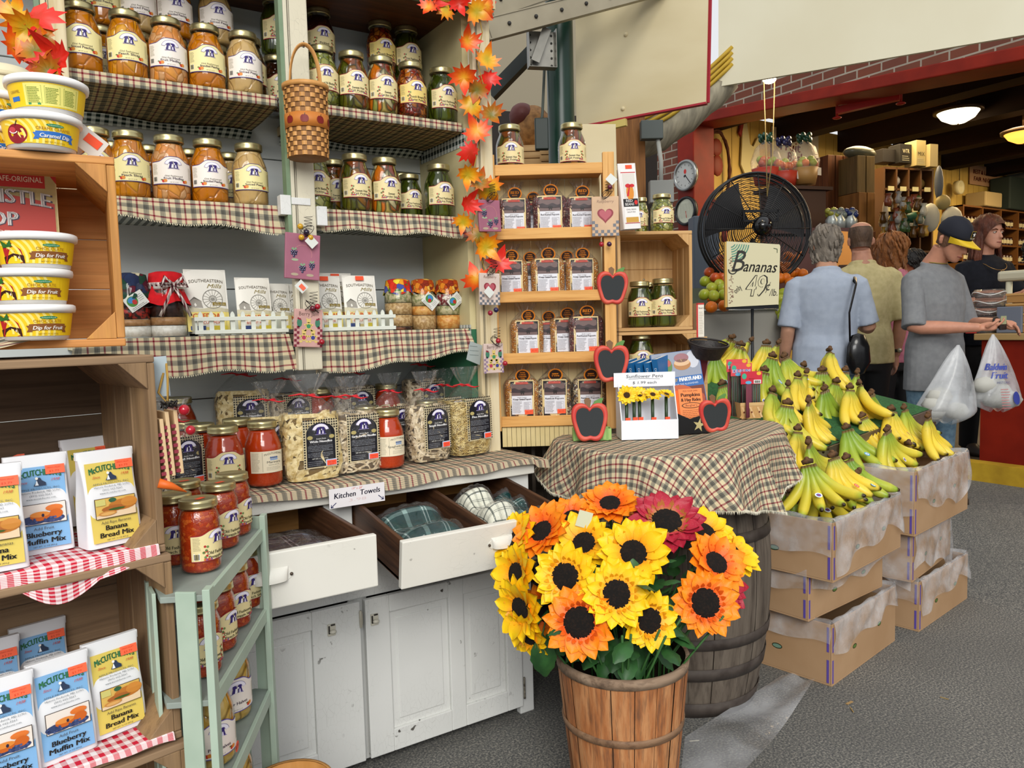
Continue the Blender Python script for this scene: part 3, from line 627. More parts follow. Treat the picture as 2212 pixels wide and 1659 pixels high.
m_film2 = clear('plastic_bag', (1, 1, 1), .04, .07, 1.0, 40, edge=.5, haze=.02)
m_tow_mar = plaid('maroon_towel', '#4a1f2a', '#c9b9bb', '#8b8f9c', 8, mid='#3a1824')
m_tow_grn = plaid('green_towel', '#1d4a48', '#dfe6e2', '#a9c0bc', 9, mid='#2a5e5a')
m_tow_chk = plaid('checked_towel', '#e8e8dc', '#27382e', '#27382e', 26, mid='#dfdfd3')
towel((.44, 1.81, .690), .40, .26, m_tow_mar, (.0, 0, 0), 'maroon plaid kitchen towel bagged in the left drawer', 2, .075, 2)
towel((.882, 1.85, .668), .21, .27, m_tow_grn, (math.radians(8), 0, 0), 'teal green plaid kitchen towel bagged in the left half of the right drawer', 2, .085, 3)
towel((1.10, 1.87, .675), .12, .26, m_tow_chk, (math.radians(8), 0, .0), 'white and black checked kitchen towel in the right half of the right drawer', 2, .10, 4)
towel((1.208, 1.87, .675), .08, .26, m_tow_grn, (math.radians(8), 0, .0), 'dark green kitchen towel bag at the right edge of the right drawer', 3, .07, 5)
# ================================================================ SAUCE JARS AND NOODLES ON THE COUNTER
gS = 'sauce jars on the counter'
for k, x, yb, Y, lab in (('mar', 573, 1057, 2.10, 'tall jar of marinara sauce with a plain cream label, left of the wide noodles'), ('pas', 489, 1070, 2.06, 'jar of pasta sauce in the front beside the marinara jar'),
  ('spg', 840, 1020, 2.12, 'jar of spaghetti sauce between the garlic parsley and small noodle bags'), ('pas', 438, 1040, 2.16, 'dark red sauce jar behind and left of the pasta sauce'),
  ('pas', 403, 1020, 2.25, 'red sauce jar partly hidden behind the left noodle bag'), ('mar', 516, 1010, 2.21, 'red sauce jar behind, between the pasta sauce and marinara jars'),
  ('pas', 392, 980, 2.45, 'tall red sauce jar against the plank wall above the left noodle bag'), ('mar', 695, 940, 2.44, 'red sauce jar standing back against the wall below the cream post'),
  ('mar', 838, 930, 2.44, 'red sauce jar against the wall behind the spaghetti sauce'), ('mar', 796, 990, 2.26, 'sauce jar seen through the garlic parsley noodle bag'),
  ('mar', 925, 980, 2.27, 'sauce jar seen through the small noodles bag')):
  place(k, x, yb, Y, CT if Y < 2.4 else CT+.052*(Y > 2.4), lab, gS)
# low step at the back of the counter carrying the rear row
b = MB(); b.span((-.2, 2.37, .8385), (1.24, 2.535, CT+.05)); one('riser_board', b, m_white_oldx, 'low white riser board at the back of the counter under the rear jars', 'shelf')
# noodle bags
def bagshape(W, D, H, neck, tail, seed, flat_=.0):
  r = random.Random(seed); ph = [r.random()*6 for _ in range(6)]
  def f(u, v, k=1.0):
    """u round, v 0..1 bottom to top"""
    a = 2*PI*u; z = v*(H+tail)
    if z < H:
      t = z/H; g = (1-(1-min(1, t*9))**2)*.12+.88 if t < .12 else 1
      s = 1 if t < .70 else 1-(1-neck)*((t-.70)/.30)**1.6;
    else: t2 = (z-H)/tail; s = neck+(.62-neck)*t2**.8; g = 1
    e = .62 if z < H*.8 else .85; ca, sa = math.cos(a), math.sin(a)
    x = math.copysign(abs(ca)**e, ca)*W/2*s*g; y = math.copysign(abs(sa)**e, sa)*D/2*(s if z < H else s*.5)*g
    w = 1+.035*math.sin(3*a+ph[0]+z*20)+.02*math.sin(7*a+ph[1]+z*33)
    if z > H*.85: w += .16*math.sin(9*a+ph[2])*min(1, (z-H*.85)/(H*.15))+.08*math.sin(17*a+ph[3]+z*40)*min(1, (z-H*.85)/(H*.15))
    return V((x*w*k, y*w*k, z if k == 1 else z*.99+.003))
  return f
m_nood = {k: mottled('noodle_'+k, c1, c2, 70, .5, spec=.4, lo=.4, hi=.6) for k, c1, c2 in (('egg', '#efdda6', '#cdb16c'), ('pale', '#e2d2b2', '#b8a27c'), ('fine', '#e8d494', '#bd9f56'))}
m_ncore = {'egg': FL('#7c6232', .8), 'pale': FL('#6a5840', .8), 'fine': FL('#8a6c30', .8)}  # dark core colours stand in for the shade between noodles
def noodle_label(l2, l3=None):
  a = Art(); W, Hh = .050, .066; B = '#0e0f1a'
  a.rect(-W, -Hh, W, Hh, '#d9cba4', 0)
  for i in range(14):
    for j in range(19):
      x = -W+.0036+i*.0072; y = -Hh+.0036+j*.0072
      if (abs(x) > W-.010 or y > Hh-.022-.0*x) and (i+j) % 1 == 0: a.ell(x, y, .0026, .0026, '#17120e', 1, 6)
  a.poly([(-W+.009, -Hh+.004), (W-.009, -Hh+.004)]+[((W-.009)*math.cos(t), .030+.030*math.sin(t)) for t in [PI*i/16 for i in range(17)]], B, 2)
  amish_logo(a, 0, .038, .021); a.ell(-.031, .020, .008, .0055, '#b3a468', 3, 12); a.ell(.031, .020, .008, .0055, '#b3a468', 3, 12)
  a.text('Amish Made', 0, .014, .004, '#efeee8', 3, w=.028); a.text(l2, 0, .0055, .0062, '#ffffff', 3, w=min(.074, .0048*len(l2)+.006), bold=.06)
  if l3: a.text(l3, 0, .000, .003, '#d8d8d0', 3, w=.05, res=1)
  a.greek(-.038, .038, -.004, 4, .0042, .0011, '#8f939c', 3, 3); a.greek(-.038, .038, -.024, 3, .0042, .0011, '#8f939c', 3, 4)
  a.text('NET WT. 16 OZ (454g)', -.004, -.041, .0035, '#e8e8e0', 3, w=.045, res=1); a.greek(-.038, .005, -.047, 3, .005, .0011, '#8f939c', 3, 4)
  a.rect(.012, -Hh+.004, .044, -.044, '#c9d4ee', 4); a.rect(.015, -Hh+.005, .043, -.047, '#ff5a3c', 5); a.text('SPRING VALLEY', .029, -.054, .0028, '#c23a22', 6, w=.02, res=1); a.text('$2.99', .029, -.060, .003, '#c23a22', 6, w=.012, res=1)
  return a
def noodle_bag(kind, W, D, H, lab, seed, n, wid, ln, thick=.0012, tail=.055, lx=.012, lz=.100, fillv=.72, lrz=0):
  t = thing('noodle_bag', 'x', 'noodles'); r = random.Random(seed); f = bagshape(W, D, H, .17, tail, seed)
  b = MB(); b.grid(f, 64, 34); b.obj('cellophane', m_film, t)
  c = MB(); c.grid(lambda u, v: f(u, v*fillv*H/(H+tail), .84), 24, 14); c.grid(lambda u, v: f(u, fillv*H/(H+tail), .84*(1-v)), 24, 2)
  c.obj('noodle_gap_shade', m_ncore[kind], t)
  b = MB()
  for i in range(n):
    u0 = r.random(); v0 = r.random()**.9*fillv*.98; du = r.uniform(-1, 1)*ln; dv = r.uniform(-1, 1)*ln*(1.6 if kind != 'fine' else 1); cv = r.uniform(-1, 1)*ln*.9; k = r.uniform(.86, .955)
    pts = []
    for s in range(8):
      q = s/7; v = (v0+dv*(q-.5)+cv*math.sin(PI*q)*.5)*H/(H+tail); v = min(max(v, .012), fillv*H/(H+tail)+.03)
      u = u0+du*(q-.5)+cv*.5*math.sin(2*PI*q)*.4; p = f(u, v, k+.02*math.sin(q*5+i)); pts.append(p)
    if wid:
      vs = [];
      for j, p in enumerate(pts):
        d = (pts[min(7, j+1)]-pts[max(0, j-1)]).normalized(); nrm = V((p.x*.6, p.y*2, .0)).normalized(); sd = d.cross(nrm).normalized()*(wid/2)
        sd = sd+nrm*r.uniform(-.0015, .0015); vs += [p+sd, p-sd]
      b.add(vs, [(2*j, 2*j+1, 2*j+3, 2*j+2) for j in range(7)], 0, None, True)
    else: b.tube(pts, thick, 5, 0, cap=False)
  b.obj('noodles', m_nood[kind], t)
  a = lab
  def lf(x, y, o):
    z = lz+y; best = None; v = z/(H+tail)
    xx = (x+lx)/(W/2); xx = max(-.97, min(.97, xx)); uu = .75+.25*math.copysign(abs(math.asin(max(-1, min(1, xx))))/(PI/2), xx)
    yb = min(f(.75+.02*i, v).y for i in (-2, 0, 2)); y_ = f(uu, v).y if abs(xx) > .6 else yb
    return V((x+lx, y_*.0+yb*.97+(abs(xx)**3)*D*.10-.0012-o, z))
  o = a.obj('label', lf, t); o.rotation_euler = (0, lrz, 0)
  b = MB(); z = H-.004; W2 = W*.17*.62
  b.tube([(W2*math.cos(q), D*.13*math.sin(q), z+.002*math.sin(3*q)) for q in [2*PI*i/14 for i in range(14)]], .0022, 6, closed=True)
  b.tube([(-W2*.4, -D*.14, z), (-W2*1.8, -D*.20, z+.006), (-W2*3.6, -D*.18, z+.003)], [.002, .0026, .0012], 6); b.tube([(-W2*.2, -D*.14, z), (W2*1.2, -D*.2, z-.007), (W2*2.4, -D*.2, z-.005)], [.002, .0024, .0012], 6)
  b.obj('red_tie', FL('#d3222c', .35), t); return t
NB = {'wide': noodle_bag('egg', .165, .10, .238, noodle_label('Wide Noodles'), 11, 105, .0115, .34),
   'garlic': noodle_bag('pale', .152, .09, .225, noodle_label('Garlic-Parsley Noodles'), 12, 240, .0055, .30),
   'small': noodle_bag('pale', .140, .09, .225, noodle_label('Small Noodles'), 13, 250, .0055, .30, lx=.014, lz=.105),
   'fine': noodle_bag('fine', .155, .10, .225, noodle_label('Fine Noodles'), 14, 620, 0, .34, .0009, lx=.02, lz=.115)}
gN = 'noodle bags on the counter'
for k, x, yb, Y, z, rz, sc, lab in (('wide', 676, 1045, 2.105, CT, .0, 1, 'cellophane bag of wide noodles at the front, left of the garlic parsley noodles'), ('garlic', 769, 1028, 2.12, CT, 0, 1, 'cellophane bag of garlic-parsley noodles above the KITCHEN TOWELS card'),
  ('small', 925, 1005, 2.14, CT, .12, 1, 'cellophane bag of small noodles with a streak of glare, right of the spaghetti sauce'), ('fine', 1010, 992, 2.16, CT, .1, 1.02, 'cellophane bag of yellow fine noodles at the right front end of the counter'),
  ('wide', 590, 1000, 2.235, CT, .1, .93, 'bag of wide noodles behind the marinara jar, mostly hidden'), ('wide', 528, 930, 2.43, CT+.052, -.05, 1.0, 'big bag of wide noodles leaning back against the wall on the left'),
  ('garlic', 628, 930, 2.44, CT+.052, .1, .95, 'bag of pale noodles at the wall under the hanging cream post'), ('garlic', 766, 930, 2.43, CT+.052, .05, 1, 'bag of pale noodles at the wall between the two rear sauce jars'),
  ('small', 735, 990, 2.255, CT, 0, .95, 'half-hidden bag of pale noodles behind the wide and garlic bags'), ('small', 848, 980, 2.25, CT, .2, .98, 'bag of pale noodles directly behind the spaghetti sauce jar'),
  ('garlic', 918, 930, 2.44, CT+.052, .1, 1.05, 'bag of pale brown noodles back in the right corner by the green panel'), ('fine', 966, 960, 2.32, CT, .1, .98, 'bag of fine yellow noodles behind the front fine noodles'),
  ('small', 383, 1030, 2.075, CT, .3, .9, 'bag of small noodles half hidden behind the wooden crates on the left')):
  p = atY(x, yb, Y); dup(NB[k], (p.x, Y, z), rz, lab, gN, sc)
# ================================================================ LOWER SHELF: FENCE PLANTERS, PACKETS, GIFT JARS
def packet_art(word, tint):
  a = Art(); W, H = .057, .088
  a.rect(-W, -H, W, H, '#ece9df', 0); a.rect(-W, H-.006, W, H, '#dcd9cf', 1)
  a.text('SOUTHEASTERN', 0, H-.040, .009, '#5b5040', 2, w=.092, curve=.003); a.text('Mills', .02, H-.054, .012, '#8a7a3c', 2, w=.038, shear=.5)
  for i in range(16): q = 2*PI*i/16; a.line([(.014, .002), (.014+.027*math.cos(q), .002+.027*math.sin(q))], .0009, '#8b8880', 2)
  a.arc(.014, .002, .027, .0016, 0, 2*PI, '#77746c', 2, 28); a.arc(.014, .002, .010, .0012, 0, 2*PI, '#77746c', 2, 16)
  a.poly([(-.048, -.022), (-.05, -.006), (-.036, .006), (-.018, -.004), (-.014, -.022)], '#9b968c', 3); a.poly([(-.052, -.006), (-.036, .009), (-.015, -.005), (-.036, .004)], '#5b564c', 4)
  a.band(-W, W, -.034, lambda x: -.022+.003*math.sin(x*90), '#c9c2a6', 2, 10); a.rect(.012, -.016, .05, -.007, '#8a7530', 5); a.text('Since 1941', .031, -.0145, .004, '#efe6c0', 6, w=.03, res=1)
  a.band(-W, W, -H, lambda x: -.034+.006*math.cos(x*25), tint, 1, 10); a.text(word, 0, -.052, .014, '#c8501e', 3, w=.085, bold=.04); a.text('BISCUIT MIX', 0, -.068, .008, '#c8501e', 3, w=.06)
  a.rect(-.05, -H+.003, -.01, -H+.015, '#3b4f8a', 3); a.rect(.01, -H+.003, .05, -H+.015, '#e6d24a', 3); return a
def pouch(name, label, cat, art, W, H, D, loc, rz=0, tilt=0, mat='#e9e6dc', group=None):
  t = thing(name, label, cat, loc, group=group, rot=(tilt, 0, rz)); b = MB()
  prof = lambda v: D*(math.sin(PI*min(1, v*1.02+.02))**.5 if v < .98 else .1)
  for s in (-1, 1): b.grid(lambda u, v: V(((u-.5)*W*(1-.02*math.sin(PI*v)), s*prof(v)/2*(1-abs(2*u-1)**4), v*H)), 10, 12, flip=s > 0)
  b.obj('pouch', flat(mat, .45), t)
  art.obj('printing', lambda x, y, o: V((x, -prof((y+H/2)/H)/2*(1-abs(2*x/W)**4)-.0008-o, y+H/2)), t); return t
a1 = packet_art('CHEDDAR', '#e8d67a'); a2 = packet_art('COUNTRY', '#d8c88c')
gM = 'mill packets behind the little picket fences'
for x, y, yy, A, w, rz, tl, lab in ((452, 700, 2.285, a1, 1, .05, -.14, 'large white packet reading CHEDDAR behind the left picket fence'), (420, 700, 2.33, a1, .95, .1, -.1, 'packet edge behind the CHEDDAR packet and the red-topped jar'),
  (553, 700, 2.29, a2, .88, .04, -.14, 'shorter white mill packet at the middle of the left picket fence'), (600, 700, 2.34, a2, .8, .1, -.12, 'grey mill packet leaning at the right end of the left fence'),
  (632, 700, 2.36, a2, .8, .1, -.1, 'packet whose printed corner shows just left of the cream post'),
  (706, 700, 2.30, a1, .93, .0, -.12, 'mill packet right of the cream post behind the right fence'), (728, 695, 2.36, a2, 1.0, .0, -.08, 'rear mill packet with an orange sticker peeking above the others'),
  (783, 700, 2.285, a2, .94, -.04, -.14, 'mill packet beside the soup jars behind the right fence')):
  p = atY(x, y, yy); W, H = .114*w, .176*w; q = pouch('mix_packet', lab, 'packet', A, .114, .176, .018, (p.x, yy, T3+.012), rz, tl, group=gM); q.scale = (w, w, w)
  if x > 690: b = MB(); b.box((.0, -.011, .165), (.028, .002, .014)); b.obj('price_sticker', FL('#f0532a'), q)
def fence(x0, x1, label, y=2.235):
  w = x1-x0; t = thing('picket_planter', label, 'planter', (x0, y, T3)); m = FL('#d9ddd2', .45)
  b = MB(); b.span((0, 0, 0), (w, .085, .006)); b.span((0, .08, 0), (w, .086, .05)); b.span((0, 0, 0), (.006, .085, .05)); b.span((w-.006, 0, 0), (w, .085, .05)); b.obj('tray', m, t)
  n = int(w/.0278)+1
  for i in range(n):
    x = .008+(w-.024)*i/(n-1); b = MB(); b.prism([(x, 0), (x+.012, 0), (x+.012, .056), (x+.010, .062), (x+.006, .066), (x+.002, .062), (x, .056)], 0, .004, fn=lambda p: V((p.x, -.001-p.z, p.y))); b.obj('picket', m, t)
  for z in (.004, .040):
    b = MB(); b.span((-.003, -.011, z), (w+.003, -.0055, z+.011)); b.obj('rail', m, t, .001)
fence(.412, .662, 'white miniature picket fence planter in front of the CHEDDAR packet'); fence(.752, 1.0, 'white miniature picket fence planter right of the cream post')
# layered gift jars with cloth caps
m_redcloth = mottled('red_felt', '#d2121c', '#bd0f18', 60, .9); m_patch = cells('patchwork', ['#5a1a2c', '#1f4434', '#23304f', '#6b1f2b', '#d8cfae'], '#2a1a1c', 34, r=.85, ew=.02, spec=.2)
m_fruitc = cells('fruit_print', ['#c9301e', '#e8a12a', '#3d7a34', '#e8d23a', '#d8341e', '#3c55a0'], '#8a2412', 60, r=.8, ew=.04, spec=.2); m_autc = cells('autumn_print', ['#b5480f', '#d88420', '#8a2a12', '#e0b050', '#c2601a'], '#5c1f0c', 70, r=.8, ew=.05, spec=.2)
m_ribbon = gingham('gingham_ribbon', '#e9dcd4', '#5a2028', 110, uv=False)
def giftjar(label, loc, R, H, layers, capm, capH, flare, bow, tagrot, tagart=True, group=None, caps=1):
  t = thing('gift_jar', label, 'jar', loc, group=group); z = 0
  prof = [(.0001, 0), (R*.9, 0), (R, .006), (R, H*.8), (R*.88, H*.9), (R*.82, H*.94), (R*.82, H)]
  MB().lathe(prof, 28).obj('glass', m_glass, t)
  for fr, m in layers:
    MB().lathe([(.0001, z*H+.002), (R*.965, z*H+.002), (R*.965, (z+fr)*H), (.0001, (z+fr)*H)], 24).obj('filling', m, t); z += fr
  def cf_(p, a): k = 1+(.07*math.sin(7*a)+.05*math.sin(12*a+1))*max(0, (H+.004-p.z)/capH)*1.2; return V((p.x*k, p.y*k, p.z+.006*math.sin(4*a)*max(0, (H-p.z)/capH)))
  MB().lathe([(R*(.9+flare), H-capH), (R*.93, H-capH*.5), (R*.9, H-capH*.28), (R*.88, H-.004), (R*.84, H+.008), (R*.5, H+.013), (.0001, H+.012)], 56, fn=cf_).obj('cloth_cap', capm, t)
  if bow:
    b = MB(); zz = H-capH*.34
    b.tube([(R*.96*math.cos(q), R*.96*math.sin(q), zz) for q in [2*PI*i/24 for i in range(24)]], .0075, 6, closed=True, flatz=.3)
    for s in (-1, 1):
      b.tube([(0.012, -R*.98, zz), (.012+s*.022, -R*1.22, zz+.02), (.012+s*.034, -R*1.2, zz-.004), (.012, -R, zz)], .008, 6, flatz=.3); b.tube([(.012, -R, zz), (.012+s*.018, -R*1.25, zz-.04), (.012+s*.038, -R*1.15, zz-.085)], .008, 6, flatz=.25)
    b.obj('ribbon', m_ribbon, t)
  if tagrot is not None:
    a = Art(); a.poly([(-.026, -.02), (.026, -.02), (.026, .02), (-.026, .02)], '#dfe0da', 0); a.ell(-.008, .004, .014, .014, '#4a8a3c', 1, 16); a.ell(-.008, .008, .010, .008, '#3f86c0', 2, 12); a.ell(-.004, .0, .006, .007, '#b9302a', 3, 10)
    a.greek(-.02, .024, -.012, 2, .004, .0012, '#77746c', 2); a.greek(.008, .024, .012, 4, .005, .0012, '#8a877f', 2)
    g = a.obj('gift_tag', lambda x, y, o: V((x, -o, y)), t); g.location = (.004, -R*1.12, H*.60); g.rotation_euler = (.06, tagrot, 0)
    b = MB(); b.box((0, .0009, 0), (.052, .001, .04)); b.obj('tag_card', FL('#dfe0da'), g)
  return t
ms = lambda c1, c2, s=120: mottled('fill_'+c1.strip('#'), c1, c2, s, .4, lo=.45, hi=.55)
Lw, Lb, Lt, Lc = ms('#e6e2da', '#d9d4ca'), ms('#2c1712', '#3c211a'), ms('#b08458', '#a0744a'), ms('#7a4a30', '#2c1712', 60); Lr = ms('#a8281e', '#2c1a14', 90)
p = atY(365, 728, 2.30); giftjar('gift jar with a bright red cloth top and gingham ribbon beside the cheddar packet', (p.x, 2.30, T3), .050, .165, [(.18, Lw), (.14, Lt), (.30, Lb), (.15, Lc), (.12, Lw)], m_redcloth, .075, .32, True, None)
p = atY(290, 730, 2.30); giftjar('gift jar with a dark patchwork cloth top and hanging tag beside the pine crate', (p.x, 2.30, T3), .046, .160, [(.18, Lw), (.12, Lt), (.2, Lr), (.3, Lb)], m_patch, .055, .2, False, -.6)
Ls, Lg, Lo = ms('#c9a878', '#a88454'), ms('#8a8a5c', '#c4b890', 90), ms('#c9843c', '#dca860', 90); Lk = ms('#7a2a30', '#e0d8c8', 70)
for x, Y, R, lay, cm, rt, lab in ((862, 2.33, .046, [(.07, Lc), (.25, Ls), (.25, Ls), (.25, Lg)], m_fruitc, None, 'soup mix jar with a bright fruit-print cloth top, left of the three'), (915, 2.32, .043, [(.3, Ls), (.2, Lo), (.25, Lg)], m_autc, .72, 'middle soup mix jar with an autumn-print cloth top and diamond tag'),
  (968, 2.31, .043, [(.3, Lo), (.2, Lg), (.25, Lk)], m_autc, -.7, 'right-hand soup mix jar with an autumn-print top next to the side wall')):
  p = atY(x, 700, Y); giftjar(lab, (p.x, Y, T3), R, .155, lay, cm, .035, .12, False, rt, group='soup mix jars with printed cloth tops')
b = MB(); t = thing('paper_note', 'handwritten white note pinned to the side wall under the soup jars', 'note', (1.245, 2.16, 1.175), rot=(0, 0, 0))
a = Art(); a.poly([(-.035, -.03), (.03, -.045), (.04, .02), (-.02, .03)], '#aab6b4', 0); a.greek(-.02, .025, .015, 3, .014, .0016, '#6a7676', 1); a.obj('note_paper', front, t); t.rotation_euler = (0, .1, .3)
b.box((0, .0008, -.006), (.05, .0008, .05)); b.obj('backing', FL('#9aa6a4'), t)
# ---------------------------------------------------------------- plaques
def bunch(a, x, y, k, c='#3a3050'):
  for i, (dx, dy) in enumerate(((0, 0), (-.9, .3), (.9, .3), (-.5, 1), (.5, 1), (0, 1.7), (-1.1, 1.4), (1.1, 1.4), (0, -.8))): a.ell(x+dx*k, y+dy*k, k*.62, k*.62, c, 3, 9); a.ell(x+dx*k-.2*k, y+dy*k+.2*k, k*.2, k*.2, '#b9b3d0', 4, 6)
  a.poly([(x, y+1.9*k), (x-1.5*k, y+2.6*k), (x-.4*k, y+3.4*k), (x, y+2.4*k), (x+.6*k, y+3.5*k), (x+1.4*k, y+2.7*k)], '#7fa07c', 5)
def heart(cx, cy, k, n=28):
  o = []
  for i in range(n): q = 2*PI*i/n; o.append((cx+k*16*math.sin(q)**3/16, cy+k*(13*math.cos(q)-5*math.cos(2*q)-2*math.cos(3*q)-math.cos(4*q))/16))
  return o
def plaque(kind, label, loc, rot, W, H, berries=((.02, .005, '#a01226'),), tagp=None, scale=1):
  t = thing('hanging_plaque', label, 'plaque', loc, rot=rot); t.scale = (scale,)*3; base = {'black': '#a8687c', 'jam': '#d2a49c', 'jamp': '#d9c2b8', 'heart': '#d4b08c', 'rose': '#dccabf'}[kind]
  b = MB(); b.box((0, .004, -H/2), (W, .008, H)); b.obj('board', mottled('plaque_'+kind, base, tuple(x*.85 for x in rgb(base)[:3]), 14, .5), t, .002)
  a = Art(); x0, x1, y1, y0 = -W/2, W/2, 0, -H
  if kind == 'black':
    bunch(a, -.25*W, -.47*H, .006); bunch(a, 0, -.80*H, .006); bunch(a, .27*W, -.72*H, .0055); a.arc(0, -.45*H, .026, .0018, -.3, 2.4, '#b97a80', 2, 14)
    for s in (-1, 1): a.ell(s*.1*W-.012, -.66*H-.01*s, .010, .0035, '#9fae8e', 2, 10); a.ell(.22*W*s, -.90*H, .011, .004, '#b0a088', 2, 10)
  if kind in ('jam', 'jamp'):
    a.text('Berry Jam', 0, -.17*H, .011, '#6b5048', 2, w=W*.68)
    for s in (-1, 1): a.ell(s*.32*W, -.36*H, .0075, .013, '#3f7a60', 2, 10); a.ell(s*.30*W, -.27*H, .003, .003, '#8a2038', 3, 8); a.ell(s*.36*W, -.25*H, .003, .003, '#8a2038', 3, 8)
    for (bx, by, c) in ((0, -.44, '#3f8a5c'), (-.16, -.74, '#b03a5a'), (.16, -.74, '#3b3f8a')):
      a.ell(bx*W, by*H, .0085, .011, '#d9c070', 3, 12); a.ell(bx*W, by*H+.014, .0065, .006, '#d9c070', 3, 12); a.ell(bx*W, by*H-.001, .0062, .0062, c, 4, 12)
      for s in (-1, 1): a.ell(bx*W+s*.005, by*H+.020, .0022, .0022, '#d9c070', 3, 7); a.ell(bx*W+s*.009, by*H-.012, .005, .0035, '#d9c070', 3, 8); a.ell(bx*W+s*.010, by*H+.003, .004, .0028, '#d9c070', 3, 8)
    q = W/11; cc = '#7a2434' if kind == 'jam' else '#8a7490'
    for s in (-1, 1):
      for i in range(8):
        for j in (0, 1):
          if (i+j) % 2 == 0: cx = s*(W/2-q*(j+.5)); a.rect(cx-q/2, -H+i*q, cx+q/2, -H+(i+1)*q, cc, 2)
  if kind in ('heart', 'rose'):
    a.text('Raspberry', 0, -.16*H, .009, '#8a6a58', 2, w=W*.62, shear=.2); a.poly(heart(0, -.47*H, W*.30), '#8c2c38', 2); a.poly(heart(0, -.46*H, W*.23), '#b25560', 3)
    q = W/9
    for i in range(7):
      for j in range(9):
        if (i+j) % 2 == 0 and (i < 2 or j < 2 and i < 6-j*2 or j > 6 and i < 6-(8-j)*2): a.rect(-W/2+j*q, -H+i*q, -W/2+(j+1)*q, -H+(i+1)*q, '#6c7078', 2)
  a.obj('painting', front, t, .0002)
  b = MB(); r = random.Random(int(W*1000)+len(label))
  for i in range(3):
    ps = []; ph = r.random()*6
    for s in range(22): q = s/21*2*PI*1.5; ps.append((.012*math.cos(q+ph)*(1+.3*i)+.004*i, -.006-.004*math.sin(q*2), .008+.011*math.sin(q)*(1+.3*i)))
    b.tube(ps, .0008, 5)
  b.tube([(.012*math.cos(i*1.1)+.012, -.004+.002*math.sin(i), .014+i*.0016) for i in range(24)], .0008, 5); b.obj('wire', FL('#1f1a18', .4, .3), t)
  for (bx, bz, c) in berries: b = MB(); b.ball((bx, -.010, bz), .0085, 14); b.obj('berry', FL(c, .15, coat=.5), t)
  if tagp:
    g = MB(); g.box((0, 0, 0), (.030, .0012, .026), ry=.75); o = g.obj('price_tag', FL('#d9dcd6'), t); o.location = (tagp[0], -.014, tagp[1])
    if len(tagp) > 2: g = MB(); g.box((.002, -.0012, -.002), (.018, .0008, .012), ry=.75); g.obj('price_sticker', FL('#ee6a4a'), o)
  return t
BL = '#241a30'
def pw(x, y, Y): return tuple(atY(x, y, Y))
plaque('black', 'mauve blackberry plaque with a bee trim on the cream middle post', pw(655, 505, 2.155), (0, .07, 0), .100, .128, ((-.012, .018, '#c99a20'), (-.008, -.012, '#c99a20'), (.018, -.010, '#c99a20'), (.006, .004, BL)), (.020, -.022))
plaque('jam', 'pink BERRY JAM plaque hanging low on the cream middle post', pw(667, 668, 2.155), (0, .06, 0), .082, .108, ((.022, .008, '#a01226'), (.008, .002, '#5a1626'), (.036, -.092, '#9c1224')), (-.026, .062, 1))
plaque('black', 'faded blackberry plaque half under the leaf garland on the right post', pw(1056, 432, 2.13), (0, -.04, 0), .082, .100, (), None)
plaque('rose', 'pale raspberry heart plaque hanging on the right post under red leaves', pw(1058, 590, 2.12), (0, .02, 0), .076, .102, ((-.006, -.128, '#8c1230'), (.016, -.118, '#1f1c4a')), (-.012, -.062))
plaque('jamp', 'pale BERRY JAM plaque low beside the popcorn rack', pw(1066, 742, 2.12), (0, .0, 0), .074, .096, ((.012, .008, '#a01226'), (.036, -.066, '#a01226')), None)
# ---------------------------------------------------------------- woven basket on the post
m_spl1 = mottled('splint_tan', '#d29a58', '#c28a48', 30, .55, sc3=(1, 1, .2)); m_spl2 = mottled('splint_dark', '#8c5f30', '#7a5028', 30, .6)
t = thing('hanging_basket', 'tall woven splint basket with an apple band hanging on the cream post', 'basket', (atY(664, 345, 2.12).x, 2.11, atY(664, 345, 2.12).z))
b = MB(); Rb, Hb = .0585, .190; nr, ncl = 15, 26
for j in range(nr):
  for i in range(ncl):
    if 6 <= j <= 8: continue
    z0 = Hb*j/nr; z1 = Hb*(j+1)/nr; out = (i+j) % 2
    for k in range(3):
      a0 = 2*PI*(i+k/3)/ncl; a1 = 2*PI*(i+(k+1)/3)/ncl
      def R_(q): return (Rb*(.93+.07*z0/Hb))+(.0022*math.sin(PI*q) if out else -.0006)
      r0, r1 = R_(k/3), R_((k+1)/3); e = .0008
      b.add([(r0*math.cos(a0), r0*math.sin(a0), z0+e), (r1*math.cos(a1), r1*math.sin(a1), z0+e), (r1*math.cos(a1), r1*math.sin(a1), z1-e), (r0*math.cos(a0), r0*math.sin(a0), z1-e)], [(0, 1, 2, 3)], 0 if out else 1)
b.lathe([(.0001, 0), (Rb*.9, 0), (Rb*.915, .002), (Rb*.92, Hb*.4), (Rb*.985, Hb)], 32, 1)
b.obj('woven_body', [m_spl1, m_spl2], t)
b = MB(); b.lathe([(Rb*.975, Hb*6/nr), (Rb*1.01, Hb*6/nr), (Rb*1.02, Hb*9/nr), (Rb*.985, Hb*9/nr)], 32); b.obj('band', FL('#c2762f', .5), t)
a = Art()
for k in (-1.15, -.42, .32, 1.0):
  x = k*Rb; a.ell(x-.003, 0, .008, .010, '#7a1410', 1, 12); a.ell(x+.003, 0, .008, .010, '#7a1410', 1, 12); a.line([(x, .008), (x+.002, .014)], .0015, '#3a2010', 2)
a.obj('painted_apple', lambda x, y, o: V(((Rb*1.03+o)*math.cos(-PI/2+x/Rb), (Rb*1.03+o)*math.sin(-PI/2+x/Rb), Hb*.5+y)), t)
b = MB(); b.lathe([(Rb*.96, Hb-.006), (Rb*1.07, Hb-.006), (Rb*1.08, Hb+.006), (Rb*.96, Hb+.006)], 32); b.obj('rim', m_spl1, t)
